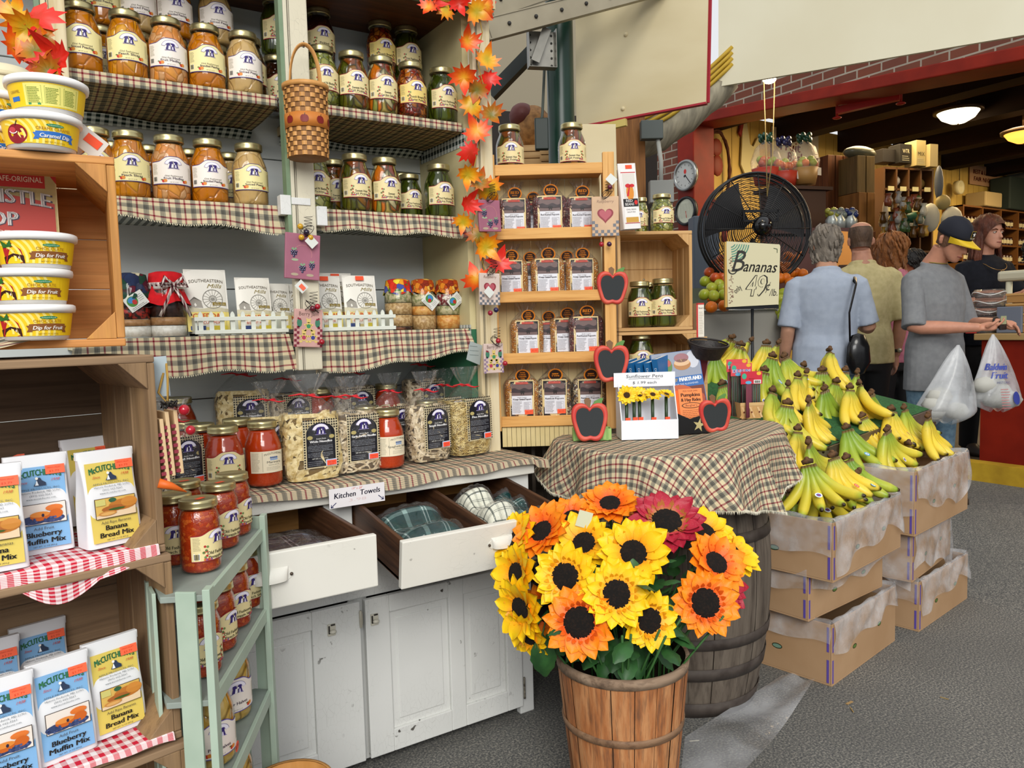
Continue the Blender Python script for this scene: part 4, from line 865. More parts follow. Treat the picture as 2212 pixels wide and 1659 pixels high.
b = MB(); b.tube([(-.042*math.cos(PI*i/20)*(1 if i not in (0, 20) else 1.05), -.008*math.sin(PI*i/20), Hb-.01+.125*math.sin(PI*i/20)**.75) for i in range(21)], .0065, 6, flatz=.35); b.obj('handle', m_spl1, t)
b = MB(); b.tube([(0, .012, Hb+.115), (0, -.004, Hb+.108), (-.003, -.012, Hb+.122)], .0015, 6); b.obj('nail', FL('#4a4540', .4, .6), t)
# ---------------------------------------------------------------- autumn leaf garland
LEAF = [(0, -.95), (.12, -.55), (.55, -.72), (.48, -.42), (.98, -.30), (.72, -.05), (1.0, .28), (.62, .22), (.55, .45), (.34, .30), (.28, .62), (0, 1.15)]
LEAF = LEAF+[(-x, y) for x, y in LEAF[-2:0:-1]]
def leafmat(name, c):
  n = N(name); co = n.co('UV'); sp = n.n('SeparateXYZ'); n.l(co, sp.inputs[0]); d = n.math('SQRT', n.math('ADD', n.math('POWER', sp.outputs[0], 2.0), n.math('POWER', sp.outputs[1], 2.0)))
  f = n.math('ADD', d, n.math('MULTIPLY', n.math('SUBTRACT', n.noise(n.co(), 45, 2), .5), .8)); return n.set(n.ramp(f, [(.1, c[0]), (.45, c[1]), (.85, c[2])]), .4, spec=.5)
LM = [leafmat('leaf_red_orange', ('#e2a012', '#e8660c', '#dc2c0c')), leafmat('leaf_yellow', ('#b8a01a', '#e8a80c', '#e4680c')), leafmat('leaf_red', ('#c42a0c', '#dc2410', '#d8200e')), leafmat('leaf_olive', ('#6f6a14', '#a8720f', '#c05010'))]
def leaf_mb(k, cup, seed):
  b = MB(); r = random.Random(seed); z = lambda x, y: -cup*(x*x+y*y)*k+.10*k*math.sin(x*5+seed)*abs(y)+.12*k*abs(x)
  vs = [V((0, z(0, 0), 0))]+[V((x*k, z(x, y), y*k)) for x, y in LEAF]; mid = [V((x*k*.5, z(x*.5, y*.5)-.01*k, y*k*.5)) for x, y in LEAF]
  n = len(LEAF); V0 = [vs[0]]+mid+vs[1:]; uv0 = [(0, 0)]+[(x*.5, y*.5) for x, y in LEAF]+list(LEAF)
  fs = [(0, 1+i, 1+(i+1) % n) for i in range(n)]+[(1+i, 1+n+i, 1+n+(i+1) % n, 1+(i+1) % n) for i in range(n)]
  b.add(V0, fs, 0, [[uv0[q] for q in f] for f in fs], True); b.tube([(0, .001, -.8*k), (.05*k, .01, -1.5*k), (.1*k, .03, -1.9*k)], .0008, 4, 1); return b
LMESH = [[leaf_mb(1, cup, i).mesh('leaf', [LM[j], FL('#8a7a28')]) for i, cup in enumerate((.35, -.3, .7))] for j in range(4)]
def garland(label, leaves, vine, D, anchor):
  t = thing('leaf_garland', label, 'garland', anchor)
  for i, (x, y, s, ang, m) in enumerate(leaves):
    d = D(x) if callable(D) else D; p = atY(x, y, d[0]) if isinstance(d, tuple) else atD(x, y, d)
    o = bpy.data.objects.new('leaf', LMESH[m][i % 3]); COL.objects.link(o); o.parent = t; o.location = p-V(anchor); r = random.Random(i*7+int(x))
    o.rotation_euler = (r.uniform(-.5, .3), math.radians(ang), r.uniform(-.5, .5)-.3); o.scale = (s*1.28,)*3
  b = MB(); b.tube([(atY(x, y, D[0]+.01) if isinstance(D, tuple) else atD(x, y, D+.02))-V(anchor) for x, y in vine], .0018, 5); b.obj('vine', FL('#a08028', .5), t)
garland('orange and red maple leaf garland winding down the right cream post', [(925, 15, .026, 200, 0), (962, 18, .030, 20, 1), (992, 8, .03, 160, 2), (1030, 25, .036, 120, 1), (1052, 12, .034, 60, 0), (1010, 88, .034, -20, 0), (1052, 128, .036, 10, 1), (1056, 170, .032, 190, 2), (1002, 168, .038, 175, 0),
  (1030, 195, .032, 200, 3), (1020, 225, .036, 40, 1), (1062, 248, .034, 160, 3), (1030, 282, .040, -30, 0), (1017, 330, .034, 150, 2), (1010, 378, .034, 190, 1), (1036, 392, .032, 20, 3), (1058, 410, .040, 150, 1), (1012, 438, .034, 10, 2), (1000, 480, .028, 190, 1),
  (1035, 508, .034, 170, 3), (1050, 535, .040, 140, 1), (1078, 565, .038, 20, 2), (1028, 600, .040, -20, 0), (940, 5, .026, 90, 2)],
  [(905, -12), (960, 2), (1030, 10), (1042, 70), (1030, 130), (1046, 190), (1028, 250), (1036, 310), (1022, 370), (1030, 430), (1020, 500), (1040, 560), (1056, 610), (1048, 650)], (2.135,), (1.32, 2.135, 1.8))
garland('short spray of orange and red maple leaves beside the peach jars at top left', [(30, 28, .028, 30, 1), (80, 32, .038, -10, 2), (58, 62, .034, 200, 1), (38, 98, .032, 80, 0), (92, 85, .026, 120, 3), (118, 122, .036, -20, 2), (75, 110, .030, 20, 3), (85, 150, .030, 170, 0), (105, 155, .026, 120, 3)],
  [(10, -10), (50, 40), (62, 90), (80, 130), (95, 175)], 1.5, tuple(atD(70, 90, 1.5)))
# ================================================================ CRATES ON THE LEFT
def K(x, y, d): return atD(x, y, d*.88)
m_crate_p = wood('crate_pine', '#c98a4c', '#d69a58', '#a06a34', 0, sc=.8); m_crate_pz = wood('crate_pine_z', '#c2884a', '#d2994e', '#94662f', 2, sc=.8)
m_crate_o = wood('crate_old', '#8d7358', '#9c8062', '#6a5440', 0, sc=.8, r=.7); m_crate_oz = wood('crate_old_z', '#8a6f52', '#9a7c58', '#6a5238', 2, sc=.8, r=.7); m_crate_od = wood('crate_dark_back', '#5e4c3a', '#6c5844', '#403224', 0, sc=.7, r=.75)
def crate_open(label, loc, rz, W, H, D, mx, mz, mback, th=.012, name='wooden_crate', slats=3, ends=True, bslats=3):
  """apple crate lying on its side, open towards -Y; local origin at front bottom right corner, body extends to -X and +Y"""
  t = thing(name, label, 'crate', loc, rz)
  b = MB(); b.span((-W, 0, 0), (0, D, th)); b.obj('bottom_board', mx, t, .002)
  b = MB(); b.span((-W, 0, H-th), (0, D, H)); b.obj('top_board', mx, t, .002)
  for s, nm in ((0, 'side_slats'), (1, 'side_slats')):
    b = MB(); x0 = -th if s == 0 else -W; q = D/slats
    for i in range(slats): b.span((x0, q*i+.001, th+.0005), (x0+th, q*(i+1)-.006, H-th-.0005))
    b.obj(nm, mz, t, .002)
  b = MB(); q = (H-2*th)/bslats
  for i in range(bslats): b.span((-W, D, th+q*i+.001), (0, D+.008, th+q*(i+1)-.0002))
  b.obj('back_slats', mback, t, .0015)
  if ends:   # triangular corner blocks of the crate ends
    for z, s in ((th, 1), (H-th, -1)):
      b = MB(); c = .042; b.prism([(-th, 0), (-th-c, 0), (-th, c)], 0, D, fn=lambda p: V((p.x, p.z, z+s*p.y))); b.obj('corner_block', mz, t, .001)
  b = MB(); b.lathe([(.0001, 0), (.003, 0), (.003, .002), (.0001, .002)], 8, fn=lambda p, a: V((-W*.45+p.x, D-.001-p.z, H*.55+p.y))); b.obj('nail', FL('#9aa0a0', .3, .8), t)
  return t
c1 = K(270, 752, 1.35); c1 = V((.145, 1.345, 1.236))
crate_open('light pine crate at the top left holding apple crisp box and dip tubs', (.143, 1.335, 1.236), math.radians(-4), .46, .29, .24, m_crate_p, m_crate_pz, m_crate_p)
crate_open('weathered grey-brown crate with blueberry and banana mixes and red gingham, second from the top', (.180, 1.32, .905), math.radians(11), .50, .316, .26, m_crate_o, m_crate_oz, m_crate_od)
crate_open('weathered crate third from the top with the lower row of mix bags', (.186, 1.31, .598), math.radians(11), .50, .305, .26, m_crate_o, m_crate_oz, m_crate_o)
crate_open('lowest weathered crate under the lower row of mix bags', (.192, 1.30, .290), math.radians(11), .50, .305, .26, m_crate_o, m_crate_oz, m_crate_o)
crate_open('bottom crate of the stack standing on the floor', (.196, 1.295, .0), math.radians(11), .50, .288, .26, m_crate_o, m_crate_oz, m_crate_o)
# crate shelf cloths
m_redging = gingham('red_gingham', '#e9dfdf', '#c32238', 62)
def on_crate(x, y, z, back=0): p = atZ(x, y, z); return p
def liner(label, z, x0, x1, y0, rz, mat, hang, ox, oy, seed=0, skew=0, corner=None):
  b = MB(); w = x1-x0
  def f(u, v):
    x = x0+w*u
    if v < .5: t = v/.5; return V((x, .20*(1-t)+.0, .003+.002*math.sin(u*20)))
    t = (v-.5)/.5; h = hang(u); return V((x+skew*t*h, -.004-.006*t-.004*math.sin(u*31+seed)*t, .003-h*t))
  b.grid(f, 60, 14, uvf=lambda u, v: (u*w, v*.3), flip=True)
  return one('crate_cloth', b, mat, label, 'cloth', (ox, oy, z), rz)
liner('red and white gingham cloth under the upper mix bags, drooping over the crate edge', .917, -.50, -.012, 0, 0, m_redging, lambda u: .022+.012*math.sin(u*9+1)+(.024 if .60 < u < .82 else 0)*math.sin(PI*(u-.6)/.22), .180, 1.32)
bpy.data.objects[[o.name for o in bpy.data.objects if o.name.startswith('crate_cloth')][-1]].rotation_euler = (0, 0, math.radians(11))
liner('red gingham cloth crumpled under the lower mix bags', .610, -.50, -.014, 0, math.radians(11), m_redging, lambda u: .006+.008*max(0, math.sin(u*7)), .186, 1.31)
b = MB(); b.grid(lambda u, v: V((-.40+.28*u*(1-.5*v)+.0*v, -.002-.008*v, .003-.085*v*(1-.55*u))) , 20, 10, uvf=lambda u, v: (u*.28+v*.05, v*.09+u*.05), flip=True); b.grid(lambda u, v: V((-.40+.28*u, -.002+.20*v, .003)), 8, 4, uvf=lambda u, v: (u*.28, v*.2))
one('crate_cloth', b, m_plaid, 'plaid cloth corner hanging under the stack of chocolate dip tubs', 'cloth', (.150, 1.325, 1.249), math.radians(-4))
# dip tubs
def tub(kind, label, loc, rz, s=1.0, back=False):
  t = thing('dip_tub', label, 'tub', loc, rz, group='plastic dip tubs'); R0, R1, H = .044, .0515, .060
  MB().lathe([(.0001, .002), (R0-.004, 0), (R0, .002), (R1-.001, H-.006), (R1, H)], 40).obj('tub', FL('#e9e7e4', .35), t)
  MB().lathe([(R1-.003, H-.008), (R1+.0035, H-.008), (R1+.0045, H-.002), (R1+.0040, H+.004), (R1+.001, H+.0062), (R1-.004, H+.0055), (R1-.006, H+.003), (.0001, H+.003)], 44).obj('lid', FL('#f1f0ee', .3), t)
  a = Art(); y0, y1 = .008, .050; bw = R1*PI*.94
  a.rect(-bw, y0, bw, y1, '#f0c818', 0, 48)
  if not back:
    for i in range(9): a.arc(-.052, .016, .018+.0085*i, .0038, -.15, 1.5, '#f7e27c', 1, 24, clip=(-.08, y0, .08, y1)) if i else None
    rb = '#8a5426' if kind == 'choc' else '#2f6fc0'
    a.band(-.002, .052, lambda x: .0175+.0012*math.sin((x)*60), lambda x: .0295+.0012*math.sin((x)*60), rb, 3, 12); a.poly([(-.006, .015), (.002, .015), (.002, .027), (-.006, .027), (-.003, .021)], rb, 2); a.poly([(.056, .014), (.048, .014), (.048, .026), (.056, .026), (.053, .020)], rb, 2)
    a.text('Dip for Fruit' if kind == 'choc' else 'Caramel Dip', .025, .0195, .0068, '#f7f2e8', 4, w=.044, shear=.2, bold=.03); a.text('CHOCOLATE' if kind == 'choc' else 'CREAMY CARAMEL', .024, .0325, .0052, '#a8741c', 4, w=.040 if kind == 'choc' else .05)
    a.ell(.025, .0415, .0125, .0028, '#2c8a5c', 4, 14); a.text('Concord Foods', .025, .0405, .0022, '#eef4e4', 5, w=.02, res=1); a.text('NET WT 14 OZ (397g)', .025, .0105, .0026, '#7a5a1c', 4, w=.03, res=1)
    if kind == 'choc':
      a.poly([(-.046, .045), (-.030, .046), (-.016, .032), (-.012, .012), (-.018, .008), (-.044, .008)], '#b32024', 2); a.poly([(-.046, .020), (-.028, .026), (-.013, .022), (-.012, .008), (-.046, .008)], '#3a1510', 3); a.poly([(-.048, .050), (-.036, .042), (-.030, .05), (-.028, .038), (-.044, .036)], '#2f6a2a', 4)
      a.ell(-.020, .018, .001, .0024, '#e8d8d4', 5, 6); a.ell(-.026, .030, .001, .001, '#e8c070', 5, 6); a.ell(-.032, .034, .001, .001, '#e8c070', 5, 6)
    else: a.ell(-.030, .024, .017, .017, '#8e1420', 2, 22); a.ell(-.036, .031, .006, .005, '#c8404a', 3, 12); a.arc(-.034, .033, .008, .0018, 3.6, 5.6, '#f0dcd8', 4, 10); a.line([(-.030, .038), (-.026, .047)], .0014, '#4a2a18', 4)
  else:
    a.rect(.0-.035, y0+.002, .045, y1-.002, '#e9e07a', 1, 16);
    for i, x in enumerate((-.031, -.006, .02)): a.frame(x, y0+.006, x+.021, y1-.006, .0004, '#7a9440', 2); a.greek(x+.0015, x+.019, y1-.009, 10, .0028, .0011, '#6f8a2c', 3, i)
    a.rect(-.03, y0+.003, -.012, y0+.006, '#2c8a5c', 3); a.text('CARAMEL', -.052, .032, .005, '#8a6420', 3, w=.02); a.rect(-.060, .018, -.044, .026, '#2f6fc0', 3)
  r_ = lambda y: R0+(R1-R0)*y/H
  a.obj('label', lambda x, y, o: V(((r_(y)+.0006+o)*math.cos(-PI/2+x/R1), (r_(y)+.0006+o)*math.sin(-PI/2+x/R1), y)), t); t.scale = (s, s, s*.79); return t
LZ = .0525
for (x, yb), z, k, bk, rz, lab in (((76, 755), 1.2485, 'choc', 0, -.12, 'chocolate dip tub at the bottom of the stack of three'), ((70, 680), 1.2485+LZ, 'choc', 0, -.2, 'middle chocolate dip tub in the stack of three'), ((80, 605), 1.2485+2*LZ, 'choc', 0, -.1, 'top chocolate dip tub under the apple crisp box corner'),
  ((90, 330), 1.527, 'car', 0, -.15, 'creamy caramel dip tub standing on top of the pine crate'), ((103, 245), 1.527+LZ, 'car', 1, .0, 'upside caramel tub with its nutrition panel showing, top of the pair'),
  ((-28, 330), 1.527, 'car', 0, .2, 'caramel tub cut by the left edge, lower'), ((-30, 245), 1.527+LZ, 'car', 0, .3, 'caramel tub cut by the left edge, upper')):
  d = 1.15 if x > 0 else 1.20; p = CAMP+ray(x, yb-30)*d*1.0
  tub(k, lab, (p.x, p.y, z), rz, 1.0, bk)
t = thing('white_canister', 'cream plastic canister behind the caramel tubs under the autumn leaves', 'canister', (K(5, 200, 1.5).x, K(5, 200, 1.5).y, 1.527))
b = MB(); b.lathe([(.0001, 0), (.052, 0), (.054, .004), (.054, .02), (.050, .024), (.050, .17), (.044, .186), (.02, .19), (.0001, .19)], 32); b.obj('body', FL('#d9cfae', .4), t)
b = MB(); b.lathe([(.051, .165), (.0525, .165), (.0525, .172), (.051, .172)], 32); b.obj('band', FL('#cfc4a0', .4), t)
# apple crisp box
t = thing('mix_box', 'red and cream WHISTLE STOP apple crisp mix box behind the chocolate dip tubs', 'box', (.070, 1.475, 1.350), math.radians(-1))
b = MB(); W, H = .150, .182; b.span((-W, 0, 0), (0, .035, H)); b.obj('carton', FL('#e2cd8c', .5), t, .001)
a = Art(); a.rect(-W, 0, 0, H, '#ead9a0', 0); a.rect(-W, H-.038, -.016, H-.012, '#c03028', 1); a.text('ORIGINAL CAFE-ORIGINAL', -.075, H-.029, .0085, '#f2ead0', 2, w=.112); a.poly([(-.012, H-.012), (0, H-.03), (0, H)], '#c03028', 1)
a.band(-W, -.004, lambda x: H-.115, lambda x: H-.045-.018*((x+W)/W)**2, '#bd4238', 1, 10)
a.text('WHISTLE', -.072, H-.070, .022, '#4f4658', 3, w=.128, curve=.006, bold=.08); a.text('WHISTLE', -.072, H-.069, .022, '#f4f2f0', 4, w=.124, curve=.006, bold=.04); a.text('STOP', -.092, H-.100, .022, '#4f4658', 3, w=.074, bold=.08); a.text('STOP', -.092, H-.099, .022, '#f4f2f0', 4, w=.071, bold=.04)
a.text('RECIPES', -.092, H-.113, .006, '#f0d8c8', 4, w=.066)
a.ell(-.082, H-.145, .072, .030, '#8aa6b4', 2, 30); a.band(-.150+.0, -.014, lambda x: H-.150-.043*math.sqrt(max(0, 1-((x+.082)/.0722)**2)), lambda x: H-.158+.006*math.sin(x*70), '#7c8a6a', 3, 30) if False else None
a.ell(-.05, H-.135, .03, .014, '#5c7668', 3, 16); a.ell(-.110, H-.140, .03, .014, '#6a8478', 3, 16); a.ell(-.08, H-.160, .05, .012, '#a8a890', 3, 18); a.ell(-.085, H-.118, .04, .008, '#dfe8ec', 3, 14)
a.rect(-W, .0, -.0, .040, '#8e3438', 3); a.text('APPLE CRISP', -.082, .022, .013, '#f2ead8', 4, w=.118, bold=.05); a.text('MIX', -.066, .006, .011, '#f2ead8', 3, w=.034); a.poly([(-.03+.020*math.cos(q)*(1 if i % 2 else .7), .002+.012*math.sin(q)*(1 if i % 2 else .6)) for i, q in enumerate([PI*j/14 for j in range(15)])], '#f0c818', 4)
for s in (-1, 1): a.ell(-.066+s*.024, .016, .003, .003, '#e8b030', 4, 8)
a.obj('print', front, t, .0003); a = Art()
b = MB(); b.span((-.13, .0, 0), (-.04, .035, .100)); one('small_carton', b, FL('#c9b58a', .7), 'plain carton hidden behind the dip tubs carrying the apple crisp box', 'box', (.052, 1.475, 1.2485), math.radians(-1))
# tag hanging by the leaves
t = thing('price_tag', 'white hanging price tag with an orange sticker beside the caramel tubs', 'tag', K(192, 306, 1.36), rot=(0, .65, .1)); b = MB(); b.box((0, 0, 0), (.046, .001, .034)); b.obj('card', FL('#d8d4cc'), t); b = MB(); b.box((.004, -.0012, .004), (.024, .001, .014)); b.obj('sticker', FL('#f0532a'), t)
# baking mix bags
def mixbag(label, kind, loc, rz, lean=0, scale=1.0):
  t = thing('baking_mix_bag', label, 'bag', loc, group='baking mix bags on the crate shelves', rot=(lean, 0, rz)); W, D, H = .086, .050, .172; t.scale = (scale*.98, scale, scale*.87)
  def f(u, v):   # gusseted paper bag, flat at the top fold
    a = 2*PI*u; e = .28+.0*v; ca, sa = math.cos(a), math.sin(a); th = D/2*(1-.84*max(0, (v-.45)/.55)**1.1); w = W/2*(1+.02*math.sin(v*7))
    x = math.copysign(abs(ca)**e, ca)*w; y = math.copysign(abs(sa)**e, sa)*th
    if abs(ca) > .75: x *= 1-.10*math.sin(PI*min(1, v*1.05))*(1-abs(sa)*1.4 if abs(sa) < .7 else 0)
    return V((x, y+D/2*.12*math.sin(PI*v), v*H))
  b = MB(); b.grid(f, 48, 20); b.grid(lambda u, v: f(u, 0)*v, 48, 1); b.obj('paper_bag', mottled('white_paper', '#e9e9ea', '#dedfe3', 6, .5, bump=.1, bs=24), t)
  b = MB(); b.span((-W/2-.001, -.0035, H-.014), (W/2+.001, .006, H+.001)); b.obj('top_fold', FL('#e8e8ea', .5), t, .001)
  a = Art(); w = W/2-.007; y1 = H-.020; bg = '#dcc45e' if kind == 'ban' else '#7fb0dc'; a.band(-w, w, .010, lambda x: y1, bg, 0, 6)
  for i in range(1, 18): pass
  a.text("McCUTCHEON'S", 0, y1-.020, .0105, '#2c7348', 2, w=.062, curve=.005, bold=.04); a.text('Since', -.022, y1-.0275, .0045, '#c8402a', 2, shear=.4, w=.011); a.text('1938', .022, y1-.0265, .0045, '#c8402a', 2, shear=.4, w=.011)
  a.poly([(-.008, y1-.033), (.009, y1-.033), (.009, y1-.028), (.004, y1-.024), (.002, y1-.019), (-.002, y1-.019), (-.004, y1-.026)], '#25354f', 3); a.ell(-.003, y1-.020, .0022, .0025, '#f0ece4', 4, 8); a.poly([(-.006, y1-.032), (-.001, y1-.032), (-.003, y1-.023)], '#e8eef4', 4)
  for i, (tx, ww) in enumerate((('APPLE PRODUCTS, INC.', .056), ('Historic Frederick, MD 21701', .054), ('(301) 662-3261', .030), ('www.mccutcheons.com', .040))): a.text(tx, 0, y1-.0395-.0056*i, .0032, '#4f5a60', 2, w=ww, res=1)
  py0, py1 = .052, .0885; a.rect(-w+.006, py0, w-.003, py1, '#3b2c22', 2); x0, x1 = -w+.007, w-.004; a.rect(x0, py0+.001, x1, py1-.001, '#e9dfd4' if kind != 'ban' else '#d9b25a', 3)
  if kind == 'ban':
    a.poly([(x0, py0+.001), (x1, py0+.001), (x1, py0+.016), (x0, py0+.006)], '#e6cdaa', 4); a.ell(.012, py0+.021, .022, .010, '#b9722a', 5, 16); a.ell(.022, py0+.0245, .013, .009, '#c98434', 6, 14); a.ell(-.002, py0+.0165, .019, .0055, '#a8622a', 6, 14)
    a.ell(-.012, py0+.009, .014, .0045, '#c88a44', 7, 14); a.ell(-.012, py0+.0085, .011, .0028, '#dba860', 8, 12); a.ell(.002, py0+.015, .013, .0022, '#3c5a20', 7, 10); a.rect(x0, py0+.024, -.014, py1-.002, '#c8c070', 4); a.ell(-.003, py1-.005, .006, .004, '#2c5a38', 5, 10)
  else:
    a.ell(-.012, py0+.009, .020, .0075, '#34436c', 4, 16); a.ell(.012, py0+.008, .018, .0065, '#3e4c78', 4, 16); a.ell(-.004, py0+.0145, .0135, .008, '#c8621e', 5, 16); a.ell(-.004, py0+.018, .0135, .005, '#e08a3a', 6, 16); a.ell(.018, py0+.016, .0095, .0085, '#cc6420', 5, 14); a.ell(.016, py0+.027, .012, .0055, '#d8722a', 5, 14); a.ell(.0, py0+.016, .002, .003, '#2a2440', 7, 8)
    r = random.Random(5);
    for i in range(26): a.ell(-.028+r.random()*.056, py0+.003+r.random()*.008, .0019, .0019, ['#2b3a66', '#4c5c8c', '#39487a'][i % 3], 7, 6)
  nm = ('Add Ripe Bananas', 'Banana', 'Bread Mix') if kind == 'ban' else ('Add Fruit', 'Blueberry', 'Muffin Mix')
  a.text(nm[0], 0, .0425, .0050, '#4a4640', 3, w=.0026*len(nm[0])+.004, shear=.05); a.text(nm[1], 0, .031, .0088, '#262420', 3, w=.005*len(nm[1])+.003, shear=.05, bold=.05); a.text(nm[2], 0, .0185, .0088, '#262420', 3, w=.0055*len(nm[2])+.002, shear=.05, bold=.05); a.text('NET WT. 16 OZ (454 g)', 0, .0125, .0024, '#55524a', 3, w=.032, res=1)
  a.rect(.010, y1-.0145, w+.001, y1+.001, '#ff6a44', 6); a.text('SPRING VALLEY', .022, y1-.005, .0026, '#c8401e', 7, w=.019, res=1); a.text('$3.79', .022, y1-.0115, .0034, '#c8401e', 7, w=.014, res=1)
  a.obj('front_label', lambda x, y, o: V((x, min(f(.75, y/H).y, f(.78, y/H).y, f(.72, y/H).y)-.0030-o, y)), t, .0003); return t
def pb(x, yb, z, dd=0): p = atZ(x, yb, z); q = (p-CAMP).normalized(); return V((p.x+q.x*(.026+dd), p.y+q.y*(.026+dd), z))
ZA, ZB = .922, .614
for k, x, y, z, dd, rz, lab in (('ban', 240, 1180, ZA, 0, .30, 'front banana bread mix bag at the right end of the upper gingham shelf'), ('ban', 200, 1150, ZA, .075, .30, 'banana bread mix bag standing behind the front one on the upper shelf'), ('blu', 160, 1135, ZA, .13, .28, 'rearmost mix bag at the right of the upper shelf, only its white top showing'),
  ('blu', 92, 1200, ZA, .01, .16, 'blueberry muffin mix bag in the middle of the upper gingham shelf'), ('ban', -12, 1235, ZA, -.01, .12, 'banana bread mix bag cut off by the left edge of the upper shelf'), ('blu', 12, 1180, ZA, .08, .1, 'white-topped mix bag behind the left pair of the upper shelf'),
  ('ban', 252, 1590, ZB, .01, .30, 'banana bread mix bag at the right of the lower row'), ('blu', 140, 1640, ZB, .0, .28, 'blueberry muffin mix bag in the middle of the lower row'), ('blu', 15, 1692, ZB, -.01, .2, 'blueberry muffin mix bag at the left edge of the lower row'),
  ('blu', 100, 1590, ZB, .10, .25, 'blueberry mix bag standing behind the middle of the lower row'), ('blu', -5, 1640, ZB, .09, .2, 'mix bag behind the left edge bag of the lower row')):
  mixbag(lab, k, pb(x, y, z, dd), rz+.0, -.02, 1.0)
# painted boards hanging at the crate's right side
t = thing('hanging_plaque', 'bundle of painted plaques with red check borders hanging beside the crates', 'plaque', K(362, 885, 1.42), rot=(0, -.05, 0))
for i, (dx, dz, dy) in enumerate(((-.018, -.006, .0), (-.008, .004, .006), (.006, .004, .014))):
  b = MB(); b.box((dx, dy, -.058+dz), (.006, .05, .105), rz=.15); b.obj('board', FL('#d8b98e', .6), t, .001); q = MB()
  for j in range(8): q.box((dx-.002, dy-.0255, -.104+dz+j*.0105), (.007, .002, .0055), rz=.15)
  q.obj('check_border', FL('#8c3040', .6), t)
b = MB(); b.tube([(.012*math.cos(i), -.02+.008*math.sin(i*1.7), .01+.006*math.sin(i*2.3)) for i in range(26)], .0012, 5); b.obj('wire', FL('#1b1614', .5), t)
b = MB(); b.ball((.022, -.018, -.002), .009, 14); b.obj('berry', FL('#a81226', .15, coat=.5), t); b = MB(); b.ball((.028, -.02, -.036), .008, 14); b.obj('berry', FL('#a81226', .15, coat=.5), t)
b = MB(); b.tube([(-.03, -.03, -.112), (-.012, -.03, -.12), (.01, -.03, -.134)], [.008, .006, .001], 8); b.obj('carrot', FL('#d8641a', .5), t)
b = MB(); b.tube([(.0, 0, .06), (-.012, -.01, .03), (.0, -.01, .01), (.004, -.01, .05), (.006, 0, .075)], .002, 5); b.obj('straw', FL('#a8843c', .8), t); b = MB(); b.box((-.004, .0, .055), (.022, .0012, .065)); b.obj('tag', FL('#a9b7bd'), t)
# ================================================================ MINT CORNER RACK WITH SALSA JARS
m_mint = mottled('mint_paint', '#aebfae', '#a2b5a4', 10, .5, bump=.08, bs=70); m_mintg = mottled('mint_grey_shelf', '#8f9a92', '#868f88', 20, .55)
A = V((.228, 1.268, 0)); B = V((.412, 1.632, 0)); dr_ = (B-A).normalized(); nr_ = V((-dr_.y, dr_.x, 0)); ML = (B-A).length; MDp = .20
t = thing('shelf_rack', 'mint green slatted display rack of salsa jars beside the crates', 'rack', A, rot=(0, 0, math.atan2(dr_.y, dr_.x)))
TZ = (.838, .665, .487, .30, .11)
def toL(x, y): q = V((x, y, 0))-A; return (q.dot(dr_), q.dot(nr_))
PL = [(0, .006), (ML, .006), toL(.385, 1.655), toL(.168, 1.655), toL(.164, 1.30)]
for i, z in enumerate(TZ):
  b = MB(); b.prism(PL, z-.010, z); b.obj('shelf_board', m_mintg, t, .001); b = MB(); b.span((.0, -.002, z-.024), (ML, .006, z+.002)); b.obj('front_lip', m_mint, t, .001)
for x, zt in ((.0, .850), (ML, .868)):
  b = MB(); b.span((x-.012, -.008, 0), (x+.012, .004, zt)); b.obj('post', m_mint, t, .001)
def slat(xa, ya, xb, yb, zt, nm):
  a_, b_ = toL(xa, ya), toL(xb, yb); b = MB(); d_ = V((b_[0]-a_[0], b_[1]-a_[1], 0)).normalized()*.0; m_ = V(((a_[0]+b_[0])/2, (a_[1]+b_[1])/2, zt/2)); b.box(m_, (math.hypot(b_[0]-a_[0], b_[1]-a_[1]), .006, zt), rz=math.atan2(b_[1]-a_[1], b_[0]-a_[0])); b.obj(nm, m_mint, t, .001)
slat(.186, 1.292, .212, 1.272, .845, 'side_slat')
for i in range(5): slat(.158, 1.32+i*.068, .158, 1.365+i*.068, .84, 'side_slat')
for i in range(4): slat(.175+i*.052, 1.662, .215+i*.052, 1.662, .862, 'back_slat')
slat(ML*0+.418, 1.640, .392, 1.658, .862, 'side_slat')
gJ = 'salsa jars on the mint green rack'
def rackpos(s, dpt): return A+dr_*s+nr_*dpt
JS = 1.0
def rackpx(x, y, dpt):
  d = ray(x, y); o = A+nr_*dpt; tt = (o-CAMP).dot(nr_)/d.dot(nr_); p = CAMP+d*tt; return p
for k, x, y, dp, z, rz, lab in (('sal', 432, 1160, .046, 0, .75, 'front salsa jar on top of the mint rack, barcode side of its label showing'), ('sal2', 378, 1150, .105, 0, -.1, 'salsa jar at the left of the rack top, half hidden by the crate'), ('sal', 476, 1130, .050, 0, .55, 'second salsa jar along the front edge of the rack top'),
  ('sal2', 505, 1110, .048, 0, .9, 'farthest salsa jar along the rack top'), ('sal', 400, 1110, .125, 0, .2, 'salsa jar behind the front pair on the rack top with an orange lid sticker'),
  ('sal2', 531, 1270, .046, 1, .35, 'farthest salsa jar on the second shelf, by the right post'), ('sal', 502, 1290, .046, 1, .35, 'third salsa jar on the second shelf'), ('sal2', 468, 1330, .046, 1, .75, 'second salsa jar on the second shelf, barcode showing'), ('sal', 432, 1370, .046, 1, .3, 'nearest salsa jar on the second shelf')):
  p = rackpx(x, y, dp); dup(JK[k], (p.x, p.y, TZ[z]+.0015), rz, lab, gJ, 1.0)
gp = jar('pear', 'preserve_jar', QP, m_pearh, jar_label(None, 'Pear Halves', pl, '#5a4aa0', 1), .055, ql)
